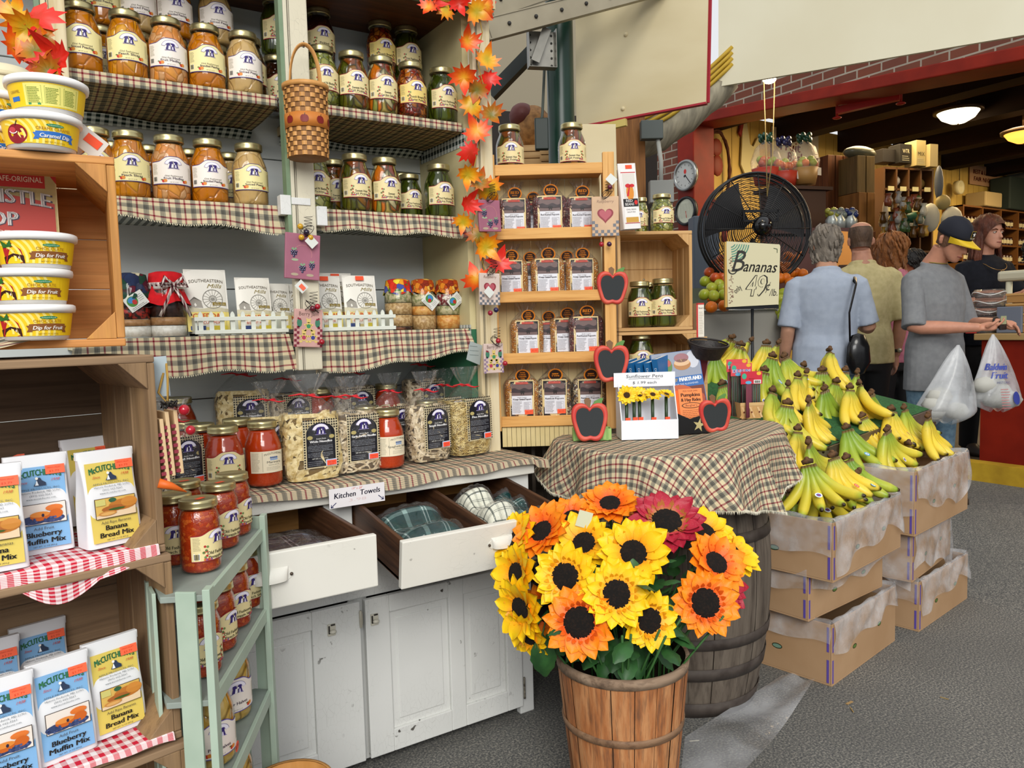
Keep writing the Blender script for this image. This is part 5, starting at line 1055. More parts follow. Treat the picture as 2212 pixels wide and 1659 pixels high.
for x, y, dp, z, sc_, lab in ((492, 1500, .06, 2, .92, 'tall jar of pale pear halves on the third shelf of the mint rack'), (452, 1560, .05, 2, .88, 'jar of pears with a white label low on the mint rack'), (500, 1700, .06, 3, .88, 'jar of pears at the bottom of the frame on the mint rack')):
  p = rackpx(x, y, dp); dup(gp, (p.x, p.y, TZ[z]+.0015), .2, lab, 'pear jars on the lower rack shelves', sc_)
b = MB(); a = Art(); a.ell(0, 0, .012, .009, '#f0532a', 1, 16); a.text('$5.99', 0, -.003, .006, '#3a1a10', 2, w=.016); o = one('price_sticker', a.mb(front), a.mats, 'round orange price sticker on the lower edge of the mint rack', 'sticker', rackpx(512, 1612, -.0045), math.atan2(dr_.y, dr_.x))
# edge of a basket at the bottom of the frame
t = thing('bushel_basket', 'rim of a light splint basket at the bottom frame edge below the cabinet', 'basket', (atD(625, 1660, 1.5).x, atD(625, 1660, 1.5).y, 0)); b = MB()
b.lathe([(.075, 0), (.10, .35), (.103, .378)], 40, fn=lambda p, a: p*1.0+V((0, 0, 0)) if int(a*12/PI*2) % 2 else V((p.x*1.012, p.y*1.012, p.z))); b.obj('staves', m_spl1, t); b = MB(); b.lathe([(.098, .355), (.106, .355), (.108, .382), (.100, .382)], 40); b.obj('rim', m_spl1, t); b = MB(); b.lathe([(.0001, .01), (.075, .01)], 24); b.obj('base', m_spl2, t); t.scale = (.78, .78, .97)
# ================================================================ POPCORN RACK
RZ = math.atan2(-math.cos(yaw), math.sin(yaw))     # faces the aisle
def face(x, y, d): return atD(x, y, d)
o_ = atD(1060, 930, 2.62); t = thing('popcorn_rack', 'honey pine wall rack of four shelves filled with popcorn bags', 'rack', (o_.x, o_.y, .895), RZ)
m_rack = wood('rack_pine_x', '#d8a25c', '#e0ad68', '#bd8542', 0, sc=1); m_rackz = wood('rack_pine', '#d6a25e', '#e2b06c', '#bb8440', 2, sc=1); RW = .435; LV = (.020, .235, .442, .652, .862)
for x in (0, RW-.038):
  b = MB(); b.span((x, -.012, 0), (x+.038, .006, .925)); b.obj('stile', m_rackz, t, .002)
  b = MB(); b.span((x+.008, .007, 0), (x+.030, .11, .88)); b.obj('side_board', m_rackz, t, .002)
for i, z in enumerate(LV):
  b = MB(); b.span((.0385, .0, z), (RW-.0385, .105, z+.012)); b.obj('shelf_board', m_rack, t, .001); b = MB(); b.span((.0385, -.010, z-.006), (RW-.0385, -.001, z+.030)); b.obj('front_rail', m_rack, t, .002)
for i in range(12):
  b = MB(); x = .034+i*(RW-.068)/12; b.span((x, .107, -.03 if False else .0), (x+(RW-.068)/12-.0008, .113, .885)); b.obj('back_slat', mottled('cream_slat', '#d9c592', '#cdb884', 5, .6) if i == 0 else bpy.data.materials['cream_slat'], t)
b = MB()
for i in range(22): b.span((.040+i*.0162, -.002, -.055), (.040+i*.0162+.015, .004, .012))
b.obj('beadboard', mottled('cream_bead', '#d9c794', '#c9b680', 8, .6), t)
m_film3 = clear('popcorn_film', (1, 1, 1), .05, .08, .9, 60, edge=.5, haze=.04)
m_pop = {'red': cells('red_kernels', ['#6a1c22', '#7c2430', '#581418', '#8a3a38', '#a8806a'], '#2c0a0c', 150, r=.25, ew=.12, bump=.9), 'car': cells('yellow_kernels', ['#d8902a', '#e0a03c', '#c97e1c', '#e8c888', '#d89838'], '#8a5210', 150, r=.25, ew=.12, bump=.9),
  'rain': cells('rainbow_kernels', ['#b09060', '#e0d4b0', '#4a2a2c', '#c98a3c', '#2c2228', '#d8c090'], '#3a2a20', 150, r=.25, ew=.12, bump=.9)}
def pop_label(kind):
  a = Art(); W, H = .041, .062
  wob = [(-W, -H), (-W*.55, -H-.002), (0, -H), (W*.6, -H-.001), (W, -H+.001), (W*.97, -H*.3), (W, H*.3), (W*.98, H), (W*.3, H+.002), (-W*.5, H+.001), (-W, H), (-W*.98, 0)]
  a.poly(wob, '#dcc58c', 0); a.rect(-W+.004, -H+.005, W-.004, H-.004, '#1a1214', 1); w = W-.0075
  a.rect(-w, .010, w, H-.012, '#6f5a58', 2); a.band(-w, w, .022, lambda x: .034+.003*math.sin(x*190), '#3c3034', 3, 12); a.rect(-.02, H-.013, .02, H-.006, '#c8402a', 3); a.text("AMISH COUNTRY", 0, H-.012, .004, '#6a1a12', 4, w=.034, res=1); a.ell(.002, .024, .008, .004, '#1c1618', 4, 10); a.rect(-.003, .016, .0, .022, '#1c1618', 4); a.rect(.004, .016, .007, .022, '#1c1618', 4)
  a.rect(-w, -H+.012, w, .011, '#dfe2ea', 3); nm = {'red': 'Red Kernel Popcorn', 'car': 'X-Large Caramel Popcorn', 'rain': 'Rainbow Popcorn'}[kind]
  a.text('Amish Country', 0, .0045, .0035, '#5a4a48', 4, w=.03, res=1); a.text(nm, 0, -.0025, .0052, '#2c2430', 4, w=.060, bold=.05, res=1); a.greek(-w+.002, 0, -.008, 9, .0044, .0010, '#6c6a74', 4, 1); a.frame(.006, -.040, w-.004, -.010, .0005, '#6c6a74', 4); a.greek(.008, w-.006, -.013, 7, .0038, .0009, '#8a8892', 4, 2)
  a.rect(.008, -H+.012, w+.002, -H+.027, '#ff6038', 5); a.text('$2.99', .022, -H+.017, .005, '#c8401e', 6, w=.018, res=1); return a
def seal_art(kind):
  a = Art(); R = .021; a.raw([(0, 0)]+[(R*(1+.05*(i % 2))*1.12*math.cos(2*PI*i/44), R*(1+.05*(i % 2))*math.sin(2*PI*i/44)) for i in range(44)], [(0, i+1, (i+1) % 44+1) for i in range(44)], '#e8881c', 0)
  a.ell(0, 0, R*.95, R*.84, '#2a140c', 1, 28)
  if kind == 'red': a.text('RED', 0, -.001, .010, '#f0901c', 2, w=.027, bold=.08); a.text('KERNEL', 0, -.0075, .0035, '#f0901c', 2, w=.018, res=1)
  else:
    for i, s in enumerate(('EXTRA', 'LARGE', 'CARAMEL', 'TYPE') if kind == 'car' else ('', 'RAINBOW', 'TYPE')): a.text(s, 0, .0085-.0068*i, .0042, '#f0901c', 2, w=(.016, .020, .026, .014)[i], bold=.08)
  return a
def popbag(kind):
  W, D, H = .118, .066, .158; t = thing('popcorn_bag', 'x', 'popcorn'); fb = bagshape(W, D, H, .30, .03, {'red': 31, 'car': 32, 'rain': 33}[kind]); b = MB()
  b.grid(fb, 56, 26); b.obj('plastic_bag', m_film3, t); c = MB(); k = H/(H+.03)
  c.grid(lambda u, v: fb(u, v*.80*k, .955), 44, 20); c.grid(lambda u, v: fb(u, .80*k, .955*(1-v))+V((0, 0, .010*math.sin(PI/2*v))), 44, 4); c.obj('popcorn', m_pop[kind], t)
  fn = lambda x, y, o: V((x, min(fb(.75+.02*i, (y+.064)/(H+.03)).y for i in (-2, 0, 2))*.98+(abs(x)/.059)**3*.010-.0022-o, y+.066)); pop_label(kind).obj('label', fn, t)
  g = seal_art(kind).obj('seal', lambda x, y, o: V((x, -o, y)), t); g.location = (.004, -D*.47, .143); g.rotation_euler = (.22, 0, 0)
  b = MB(); b.tube([(-.008, -.012, H-.004), (.0, -.02, H+.002), (.006, -.018, H+.020)], .0012, 5); b.obj('twist_tie', FL('#e8e6e2', .4), t); return t
PBG = {k: popbag(k) for k in ('red', 'car', 'rain')}
gC = 'popcorn bags on the pine rack'
for k, x, lv, dd, rz, s, lab in (('red', 1113, 3, .05, .05, 1, 'red kernel popcorn bag at the left of the top popcorn row'), ('red', 1153, 3, .085, 0, .94, 'red popcorn bag peeking between the first two of the top row'), ('red', 1190, 3, .045, 0, 1.04, 'middle red kernel popcorn bag of the top row'), ('red', 1258, 3, .05, -.03, 1, 'red kernel popcorn bag at the right of the top row beside the heart plaque'),
  ('car', 1104, 2, .05, 0, 1, 'yellow caramel popcorn bag at the left of the second row under the leaves'), ('car', 1143, 2, .085, 0, .97, 'yellow popcorn bag hidden between the left two of the second row'), ('car', 1182, 2, .045, 0, 1.02, 'middle yellow caramel popcorn bag of the second row'), ('car', 1222, 2, .085, 0, .97, 'yellow popcorn bag peeking between the right two of the second row'), ('car', 1256, 2, .05, -.04, 1, 'yellow caramel popcorn bag at the right of the second row by the apple board'),
  ('car', 1134, 1, .045, .12, 1, 'slouching yellow popcorn bag at the left of the third row'), ('car', 1180, 1, .085, .0, .97, 'yellow popcorn bag wedged second in the third row'), ('car', 1218, 1, .075, .1, 1.03, 'yellow popcorn bag half behind the red one in the third row'), ('red', 1262, 1, .04, .0, 1.06, 'red kernel popcorn bag at the right of the third row'),
  ('car', 1120, 0, .05, .03, 1.06, 'yellow caramel popcorn bag at the left of the bottom row'), ('rain', 1192, 0, .05, -.04, 1.06, 'speckled rainbow popcorn bag in the middle of the bottom row'), ('rain', 1268, 0, .05, 0, 1.04, 'speckled rainbow popcorn bag behind the green-boxed apple board')):
  p = atD(x, 600, 2.62+dd); dup(PBG[k], (p.x, p.y, .895+LV[lv]+.0125), RZ+rz, lab, gC, s)
for x, lab in ((1102, 'left jar of sweet hot dill pickles on top of the popcorn rack'), (1236, 'right jar of sweet hot dill pickles on top of the popcorn rack')):
  p = atD(x, 350, 2.67); dup(JK['sh'], (p.x, p.y, .895+LV[4]+.0125), RZ+.1, lab, 'pickle jars on the popcorn rack', 1.0)
plaque('heart', 'tan raspberry heart plaque with blue check border on the right stile of the popcorn rack', tuple(face(1307, 424, 2.535)), (0, .0, RZ), .090, .130, ((.015, .028, '#5a1230'), (-.016, -.158, '#a01226'), (.010, -.158, '#3c1238')), (.020, .052))
# dark lattice crate stack behind the counter end
t = thing('plastic_crate', 'dark weathered lattice crates under the popcorn rack beside the counter end', 'crate', (atD(1175, 950, 2.72).x, atD(1175, 950, 2.72).y, 0), RZ); m_lat = mottled('lattice_brown', '#4c4238', '#3a3129', 14, .7)
for k in range(3):
  b = MB(); z0 = k*.298; w = .48; b.span((-w/2, .0, z0+.255), (w/2, .008, z0+.290)); b.span((-w/2, 0, z0), (w/2, .008, z0+.03)); b.span((-w/2, .0, z0+.14), (w/2, .008, z0+.16))
  for i in range(13): x = -w/2+i*(w-.012)/12; b.span((x, .0, z0), (x+.012, .008, z0+.29))
  b.span((-w/2, .01, z0), (w/2, .30, z0+.01)); b.span((-w/2, .0, z0), (-w/2+.01, .3, z0+.29)); b.span((w/2-.01, .0, z0), (w/2, .3, z0+.29)); b.span((-w/2, .29, z0), (w/2, .3, z0+.29)); b.obj('lattice_box', m_lat, t)
# ================================================================ SMALL CRATES ON THE TABLE
TB = .880
m_cl = wood('light_crate', '#c69d68', '#d0a974', '#a67c48', 0, sc=.9); m_clz = wood('light_crate_z', '#c49a64', '#d2aa74', '#a87e4a', 2, sc=.9)
q1 = atD(1497, 712, 2.75); crate_open('light wooden crate with two jars of green pickles, above the Maryland cookbooks', (q1.x, q1.y, 1.222), RZ+.10, .272, .352, .20, m_cl, m_clz, m_clz, .012)
crate_open('light wooden crate under the pickle crate, behind the cookbooks', (q1.x+.012, q1.y-.006, TB), RZ+.10, .285, .340, .21, m_cl, m_clz, m_clz, .012)
for k, x, dd, z, s, rz, lab in (('ofb', 1382, .05, 1.235, .95, 0, 'left jar of green pickles inside the light crate'), ('ofb', 1432, .055, 1.235, 1.0, .1, 'right jar of green pickles inside the light crate'), ('ofb', 1402, .14, 1.235, .95, .1, 'green pickle jar behind the left one inside the light crate')):
  p = atD(x, 640, 2.75+dd); dup(JK[k], (p.x, p.y, z), RZ+rz, lab, 'green pickle jars in the light crate', s)
p = atD(1430, 470, 2.78); dup(JK['bb'], (p.x, p.y, 1.5755), RZ+.2, 'jar of yellow pickled peppers on top of the light crate', None, (.85, .85, .78))
p = atD(1386, 470, 2.84); dup(JK['bb'], (p.x, p.y, 1.5755), RZ-.3, 'small jar of yellow pickles behind the red and white bean soup bag', None, (.52, .52, .78))
b = MB(); b.span((-.06, -.04, 0), (.06, .04, .155)); p = atD(1385, 800, 2.80); one('small_carton', b, FL('#b08a58', .8), 'small cardboard box inside the lower crate under a jar', 'box', (p.x, p.y, TB+.0125), RZ)
dup(JK['ofb'], (p.x, p.y, TB+.169), RZ, 'dark cucumber jar behind the blue cookbook spines', None, (.95, .95, .92))
t = thing('soup_mix_bag', 'white gusseted bean soup bag with a red ribbon picture standing beside the yellow jars', 'bag', (atD(1362, 480, 2.66).x, atD(1362, 480, 2.66).y, 1.5755), rot=(0, -.06, RZ+.25)); W, H = .066, .225
b = MB(); b.grid(lambda u, v: V((math.copysign(abs(math.cos(2*PI*u))**.3, math.cos(2*PI*u))*W/2, math.copysign(abs(math.sin(2*PI*u))**.3, math.sin(2*PI*u))*.022*(1-.85*v), v*H)), 40, 8); b.obj('paper_bag', FL('#e6e4e2', .5), t)
a = Art(); a.rect(-.026, .020, .028, .205, '#ece9e6', 0); a.rect(-.026, .192, .028, .195, '#c0242a', 1); a.rect(-.022, .100, .024, .190, '#d8d4cc', 1); a.ell(.002, .125, .014, .028, '#d88a2c', 2, 14); a.ell(-.004, .148, .010, .007, '#c8202a', 3, 12); a.ell(.011, .148, .009, .006, '#c8202a', 3, 12); a.poly([(.0, .146), (-.012, .112), (-.004, .112), (.004, .146)], '#c8202a', 3)
a.rect(-.026, .076, .028, .103, '#1c191a', 2); a.text('RED', -.004, .092, .009, '#f0eeea', 3, w=.024); a.text('BEANS', -.004, .080, .009, '#f0eeea', 3, w=.032); a.ell(.020, .090, .006, .008, '#d0241e', 3, 12); a.text('CHILI BEAN', 0, .064, .005, '#4a4642', 2, w=.036); a.text('SOUP MIX', 0, .055, .005, '#4a4642', 2, w=.03); a.rect(-.022, .022, .024, .040, '#c89a40', 2); a.rect(-.026, .019, .028, .021, '#c0242a', 2); a.rect(-.006, .206, .018, .219, '#f0532a', 2)
a.obj('print', lambda x, y, o: V((x, -.0222*(1-.85*y/H)-.0008-o, y)), t)
# ================================================================ TABLE ON THE BARREL
m_barrel = wood('barrel_wood', '#5d5349', '#6c6257', '#3c342d', 2, r=.75, sc=.8, bump=.5); m_hoop = mottled('rusty_hoop', '#4a423c', '#332a25', 20, .7, bump=.2)
BC = V((1.87, 1.865, 0)); t = thing('barrel', 'large weathered grey oak barrel carrying the plaid-covered table', 'barrel', BC)
ns = 22; b = MB(); Hh = .85; pr_ = lambda z: .240+.055*math.sin(PI*min(1, max(0, z/Hh)))**.9
for i in range(ns):
  a0 = 2*PI*i/ns; rr = random.Random(i).uniform(-.002, .002)
  b.grid(lambda u, v: V(((pr_(v*Hh)+rr-.004*(abs(2*u-1)**8))*math.cos(a0+2*PI/ns*(u*.985)), (pr_(v*Hh)+rr-.004*(abs(2*u-1)**8))*math.sin(a0+2*PI/ns*(u*.985)), v*Hh)), 6, 12)
b.lathe([(.0001, .03), (.235, .03)], 30); b.lathe([(.235, Hh-.03), (.0001, Hh-.03)], 30); b.lathe([(.232, 0), (.265, .3), (.265, .5), (.232, Hh)], 30); b.obj('staves', m_barrel, t)
for z, w in ((.0, .05), (.13, .04), (.235, .035), (.56, .035), (.70, .045), (.80, .045)):
  b = MB(); b.lathe([(pr_(z)+.001, z), (pr_(z)+.004, z), (pr_(z+w)+.004, z+w), (pr_(z+w)+.001, z+w)], 48); b.obj('hoop', m_hoop, t)
OUT = [V((x*.881, y*.881, 0)) for x, y in ((1.72, 2.36), (1.625, 2.14), (1.60, 1.95), (1.645, 1.81), (1.74, 1.735), (1.88, 1.70), (2.03, 1.715), (2.20, 1.785), (2.38, 1.88), (2.55, 1.98), (2.64, 2.10), (2.60, 2.26), (2.42, 2.40), (2.1, 2.47))]
def spl(P, t):
  n = len(P); i = int(math.floor(t*n)) % n; f = t*n-math.floor(t*n); p0, p1, p2, p3 = P[i-1], P[i], P[(i+1) % n], P[(i+2) % n]
  return .5*((2*p1)+(p2-p0)*f+(2*p0-5*p1+4*p2-p3)*f*f+(3*p1-p0-3*p2+p3)*f**3)
NO = 168; op = [spl(OUT, i/NO) for i in range(NO)]; cen = V((1.85, 1.815, 0)); b = MB(); b.prism([((p.x-cen.x)*.985+cen.x, (p.y-cen.y)*.985+cen.y) for p in op], .851, .8745); o = one('tabletop', b, m_rack, 'board tabletop resting on the barrel under the plaid cloth', 'table')
HANG = [(0, .10), (.06, .15), (.14, .19), (.22, .19), (.30, .155), (.36, .15), (.43, .185), (.50, .215), (.56, .17), (.62, .13), (.70, .12), (.78, .10), (1, .10)]
def hang(t):
  for (a0, h0), (a1, h1) in zip(HANG[:-1], HANG[1:]):
    if a0 <= t <= a1: k = (t-a0)/(a1-a0); k = k*k*(3-2*k); return h0+(h1-h0)*k
  return .1
def tc(u, v):
  i = (u*NO) % NO; p = op[int(i) % NO]; q = op[(int(i)+1) % NO]; p = p+(q-p)*(i-int(i)); tn = (op[(int(i)+2) % NO]-op[int(i)-1]).normalized(); nn = V((tn.y, -tn.x, 0)); nn = -nn if nn.dot(p-cen) < 0 else nn
  if v < .35: k = v/.35; return cen+(p-cen)*k+V((0, 0, .8770)), (cen+(p-cen)*k)
  k = (v-.35)/.65; h = hang(u)*k; fold = (.022*math.sin(u*2*PI*9)+.010*math.sin(u*2*PI*17+1))*k**1.1; r = .006+.045*k+fold
  return V((p.x, p.y, .8770-h-.003*min(1, k*6)))+nn*(r*(1 if k else 0))+tn*0, p+nn*h*1.05
b = MB(); NU, NV = 336, 26; vs = []; uvv = []
for j in range(NV+1):
  for i in range(NU+1): P_, U_ = tc(min(.999999, i/NU) if i < NU else 0.0, j/NV); vs.append(P_); uvv.append((U_.x*.92+U_.y*.38, -U_.x*.38+U_.y*.92))
fs = [(j*(NU+1)+i, j*(NU+1)+i+1, (j+1)*(NU+1)+i+1, (j+1)*(NU+1)+i) for j in range(NV) for i in range(NU)]
b.add(vs, fs, 0, [[uvv[k] for k in f] for f in fs], True); cl = b.obj('tablecloth', m_plaid); tag(cl, 'plaid cloth with a frayed edge draped over the barrel table', 'tablecloth')
e = MB(); r = random.Random(4)
for i in range(900):
  P_, _ = tc((i+.5)/900, 1.0); e.add([P_+V((-.002, 0, .002)), P_+V((.002, .0, .002)), P_+V((r.uniform(-.003, .003), r.uniform(-.003, .003), -.009))], [(0, 1, 2)])
e.obj('frayed_edge', FL('#ddd6c0', .9), cl)
# apple chalkboards
APO = [(0, .40), (.10, .50), (.28, .54), (.44, .46), (.51, .28), (.50, .05), (.43, -.20), (.35, -.42), (.24, -.52), (.12, -.53), (0, -.50)]; APO = APO+[(-x, y) for x, y in APO[-2:0:-1]]
def apple(label, loc, rot, s=1.0, cut=None):
  t = thing('apple_chalkboard', label, 'chalkboard', loc, rot=rot); t.scale = (s,)*3; k = .098; sm = []
  n = len(APO)
  for i in range(n*3):
    f = i/3; j = int(f); u = f-j; P0, P1, P2, P3 = [V((*APO[(j+d) % n], 0)) for d in (-1, 0, 1, 2)]; q = .5*((2*P1)+(P2-P0)*u+(2*P0-5*P1+4*P2-P3)*u*u+(3*P1-P0-3*P2+P3)*u**3); sm.append(q*k)
  m = len(sm); ce = V((0, 0, 0)); rings = [(1.0, .010, 0), (1.03, .002, 0), (1.0, -.004, 0), (.92, -.007, 0), (.82, -.0055, 1), (.76, -.003, 1)]
  vs = [V((p.x*a, d, p.y*a)) for a, d, _ in rings for p in sm]; b = MB(); b.add(vs, [(r_*m+i, r_*m+(i+1) % m, (r_+1)*m+(i+1) % m, (r_+1)*m+i) for r_ in range(len(rings)-1) for i in range(m)]+[tuple(range(m))], 0, None, True)
  n_ = N('apple_red') if 'apple_red' not in bpy.data.materials else None
  if n_: n_.set(n_.mix(n_.ramp(n_.noise(n_.co(), 16, 2), [(.4, 0.0), (.65, .6)]), '#c93a34', '#d8664a'), .5)
  b.obj('frame', bpy.data.materials['apple_red'], t)
  b = MB(); b.prism([(p.x*.77, p.y*.77) for p in sm], 0, .006, fn=lambda p: V((p.x, -.0035+p.z, p.y))); b.obj('slate', FL('#2e3234', .8), t)
  b = MB(); b.prism([(-.006, .034), (.006, .034), (.010, .058), (.000, .066), (-.010, .060)], 0, .007, fn=lambda p: V((p.x-.004, .002+p.z, p.y+.004))); b.obj('stem', FL('#7a5a3c', .6), t, .001)
  b = MB(); b.prism([(.006, .040), (.016, .056), (.034, .064), (.040, .062), (.034, .048), (.022, .040)], 0, .006, fn=lambda p: V((p.x, -.002+p.z, p.y+.004))); b.obj('apple_leaf', FL('#5c8a44', .6), t, .001); return t
apple('apple chalkboard hung on the pine rack stile beside the pickle crate', face(1323, 622, 2.57), (0, .03, RZ), 1.02); apple('apple chalkboard hanging just above the sunflower pen box', face(1321, 786, 2.50), (0, 0, RZ), 1.12)
apple('apple chalkboard standing in a small green striped box', face(1274, 912, 2.42), (-.1, 0, RZ), 1.12); apple('apple chalkboard leaning on the black star holder', face(1546, 898, 2.30), (.12, -.12, RZ), .94)
p = atZ(1280, 952, TB); t = thing('striped_box', 'small green striped box holding an apple chalkboard on the tablecloth corner', 'box', (p.x, p.y, TB), RZ); b = MB(); w, d, h = .122, .05, .038
b.span((-w/2, 0, 0), (w/2, d, .003)); b.span((-w/2, 0, 0), (w/2, .003, h)); b.span((-w/2, d-.003, 0), (w/2, d, h)); b.span((-w/2, .003, 0), (-w/2+.003, d-.003, h)); b.span((w/2-.003, .003, 0), (w/2, d-.003, h)); b.obj('box', FL('#9cc070', .6), t)
a = Art()
for i in range(7): a.rect(-w/2+i*w/7, 0, -w/2+(i+.45)*w/7, h, '#6f9a50' if i % 2 else '#86b060', 1)
a.obj('stripes', front, t)
# sunflower pen display
p = atZ(1400, 949, TB); t = thing('pen_display', 'white cardboard display headed Sunflower Pens on the tablecloth', 'display', (p.x, p.y, TB), RZ+.03); m_card = FL('#e9ecf2', .6); w, d, h = .196, .10, .20
b = MB(); b.span((-.085, -.0, 0), (w/2, .003, .062)); b.span((-.085, .003, 0), (w/2, d, .003)); b.span((-.085, d-.003, 0), (w/2, d, h)); b.obj('box', m_card, t)
for x in (-.085, w/2-.003): b = MB(); b.prism([(.003, .003), (d-.003, .003), (d-.003, h), (d*.62, h), (.003, .062)], 0, .003, fn=lambda q: V((x+q.z, q.x, q.y))); b.obj('side', m_card, t)
b = MB(); b.box((.002, .055, h-.012), (w+.004, .0025, .046)); hd = b.obj('header', m_card, t); a = Art(); a.text('Sunflower Pens', 0, .006, .0105, '#3b3f44', 1, w=.120, shear=.1); a.text('$ 1.99 each', .0, -.014, .0085, '#3b3f44', 1, w=.078, shear=.1); a.line([(-.052, .002), (-.01, .0035), (.05, .001)], .0009, '#3b3f44', 1)
a.obj('writing', lambda x, y, o: V((x+.002, .0535-o, h-.012+y)), hd)
pen0 = None; m_pet = leafmat('pen_petal', ('#e0a40c', '#f2c40c', '#f4d01c'))
def flower_head(R, n, mp, mc, seed, lay=2, cup=.35, cr=.36):
  r = random.Random(seed); b = MB()
  for L_ in range(lay):
    k = n if L_ == 0 else int(n*.8)
    for i in range(k):
      a0 = 2*PI*(i+.5*L_)/k+r.uniform(-.06, .06); ln = R*(1-.14*L_)*r.uniform(.9, 1.06); wd = R*.235*r.uniform(.85, 1.1); el = cup*(.5+.6*L_)+r.uniform(-.18, .22); tw = r.uniform(-.3, .3); ca, sa = math.cos(a0), math.sin(a0)
      def f(u, v):
        w_ = wd*(math.sin(PI*min(.98, .12+v*.88))**.75)*(1 if v < .97 else .2); s = (u-.5)*2; rr = R*cr*.55+(ln-R*cr*.55)*v; zz = math.tan(el)*(rr-R*cr*.5)*(1-.45*v)+R*.05*s*s+tw*s*wd*.5*v; q = s*w_; return V((rr*ca-q*sa, rr*sa+q*ca, zz))
      b.grid(f, 4, 6, 0, uvf=lambda u, v: (v*.9+.1, 0))
  c = MB(); c.lathe([(.0001, R*.10), (R*cr*.6, R*.12), (R*cr*.92, R*.06), (R*cr, -.0*R), (R*cr*.8, -R*.06), (.0001, -R*.08)], 24); return b, c
for i, (x, y, sc_, tx, ty, lab) in enumerate(((1352, 852, 1.12, .35, -.1, 'sunflower pen at the left of the display, facing out'), (1392, 838, 1.0, .75, .1, 'second sunflower pen, facing up'), (1432, 832, .95, 1.1, .1, 'third sunflower pen, tipped up'), (1385, 862, .85, .5, 0, 'sunflower pen just behind the front one'), (1455, 842, .9, 1.45, .25, 'sunflower pen at the right end seen edge-on'))):
  lx = (-.062, -.018, .022, -.036, .066)[i]; t2 = thing('sunflower_pen', lab, 'pen', V((p.x, p.y, TB))+Matrix.Rotation(RZ, 3, 'Z') @ V((lx, .035+.012*(i % 2), .004)), RZ, 'sunflower pens in the white display')
  b = MB(); b.tube([(0, 0, 0), (0, 0, .128)], .0055, 10); b.obj('pen_barrel', FL('#2c4024', .35), t2)
  pb_, cb_ = flower_head(.030*sc_, 14, None, None, 50+i); hh = bpy.data.objects.new('flower', pb_.mesh('flower', m_pet)); COL.objects.link(hh); hh.parent = t2; hh.location = (0, -.006, .136); hh.rotation_euler = (PI/2-tx*.8, ty, 0); cb_.obj('flower_centre', FL('#3a2408', .9), hh)
  b = MB(); b.box((.003, -.007, .052), (.016, .001, .022), rz=.15); b.obj('price_tag', FL('#ff5a34'), t2)
# black star holder with flyers
p = atZ(1500, 937, TB); t = thing('letter_holder', 'black wooden holder with a cream star, full of orange flyers', 'holder', (p.x, p.y, TB), RZ+.30); m_blk = FL('#17181a', .45); w, d = .14, .06
sw = [(-w/2, 0), (w/2, 0), (w/2, .052), (w*.2, .060), (-w*.1, .050), (-w*.3, .062), (-w/2, .075)]
b = MB(); b.prism(sw, 0, .006, fn=lambda q: V((q.x, q.z, q.y))); b.obj('front_panel', m_blk, t, .001); b = MB(); b.prism([(-w/2, 0), (w/2, 0), (w/2, .075), (-w/2, .10)], 0, .006, fn=lambda q: V((q.x, d+q.z, q.y))); b.obj('back_panel', m_blk, t, .001)
b = MB(); b.span((-w/2, .006, 0), (w/2, d, .006)); b.obj('base', m_blk, t); b = MB(); b.prism([(.006, .006), (d, .006), (d, .095), (.006, .072)], 0, .006, fn=lambda q: V((-w/2+q.z, q.x, q.y))); b.obj('side', m_blk, t, .001)
a = Art(); a.poly([(.018+(.024 if i % 2 == 0 else .009)*math.sin(2*PI*i/10+.2), .028+(.024 if i % 2 == 0 else .009)*math.cos(2*PI*i/10+.2)) for i in range(10)], '#c9bc84', 1); a.obj('star', front, t)
fl = thing('flyer', 'orange Pumpkins and Hay Rides flyers standing in the black star holder', 'flyer', (p.x, p.y, TB+.008), rot=(-.18, 0, RZ+.25)); b = MB(); b.box((-.012, .030, .072), (.082, .016, .136)); b.obj('paper_stack', FL('#e86a2c', .6), fl); b = MB(); b.box((.006, .016, .074), (.082, .001, .140), rz=-.12); b.obj('front_flyer', FL('#f08a4c', .6), fl)
a = Art(); a.text('PICK YOUR OWN', 0, .056, .005, '#5a3018', 1, w=.05); a.text('Pumpkins', 0, .040, .012, '#4a2810', 1, w=.066, bold=.06); a.text('& Hay Rides', 0, .024, .011, '#4a2810', 1, w=.068, bold=.06); a.ell(0, .010, .034, .010, '#5a3818', 1, 20); a.ell(0, .010, .030, .0075, '#f08a4c', 2, 20); a.text('Baugher\'s', 0, .007, .007, '#4a2810', 3, w=.04); a.greek(-.032, .032, -.006, 9, .006, .0014, '#8a4a20', 1, 3)
a.obj('print', lambda x, y, o: V((.006+x*.99-.0, .0153-o+x*.12*-1, .078+y)), fl)
# cookbooks
def book(label, loc, rot, W, H, T, cover, group=None):
  t = thing('cookbook', label, 'book', loc, rot=rot, group=group); b = MB(); b.span((-W/2, 0, 0), (W/2, T, H)); b.obj('pages', FL('#e8e2d4', .7), t); b = MB(); b.span((-W/2-.002, -.0015, -.001), (W/2+.002, 0, H+.001)); b.span((-W/2-.002, T, -.001), (W/2+.002, T+.0015, H+.001)); b.span((-W/2-.003, -.0015, -.001), (-W/2-.0005, T+.0015, H+.001)); b.obj('cover', FL(cover, .3), t); return t
a = Art(); W, H = .165, .230; a.rect(-W/2, H*.62, W/2, H, '#8f97a8', 0); a.ell(-.045, H*.80, .030, .034, '#5c8040', 1, 16); a.ell(-.030, H*.84, .012, .012, '#b85848', 2, 12); a.ell(.02, H*.80, .030, .020, '#b07a44', 2, 18); a.ell(.02, H*.83, .028, .012, '#d8b48c', 3, 18); a.ell(.02, H*.90, .026, .016, '#9a6a70', 3, 16); a.ell(.058, H*.86, .022, .03, '#c8ccd6', 1, 14); a.ell(-.06, H*.70, .02, .014, '#c8d4c0', 2, 12)
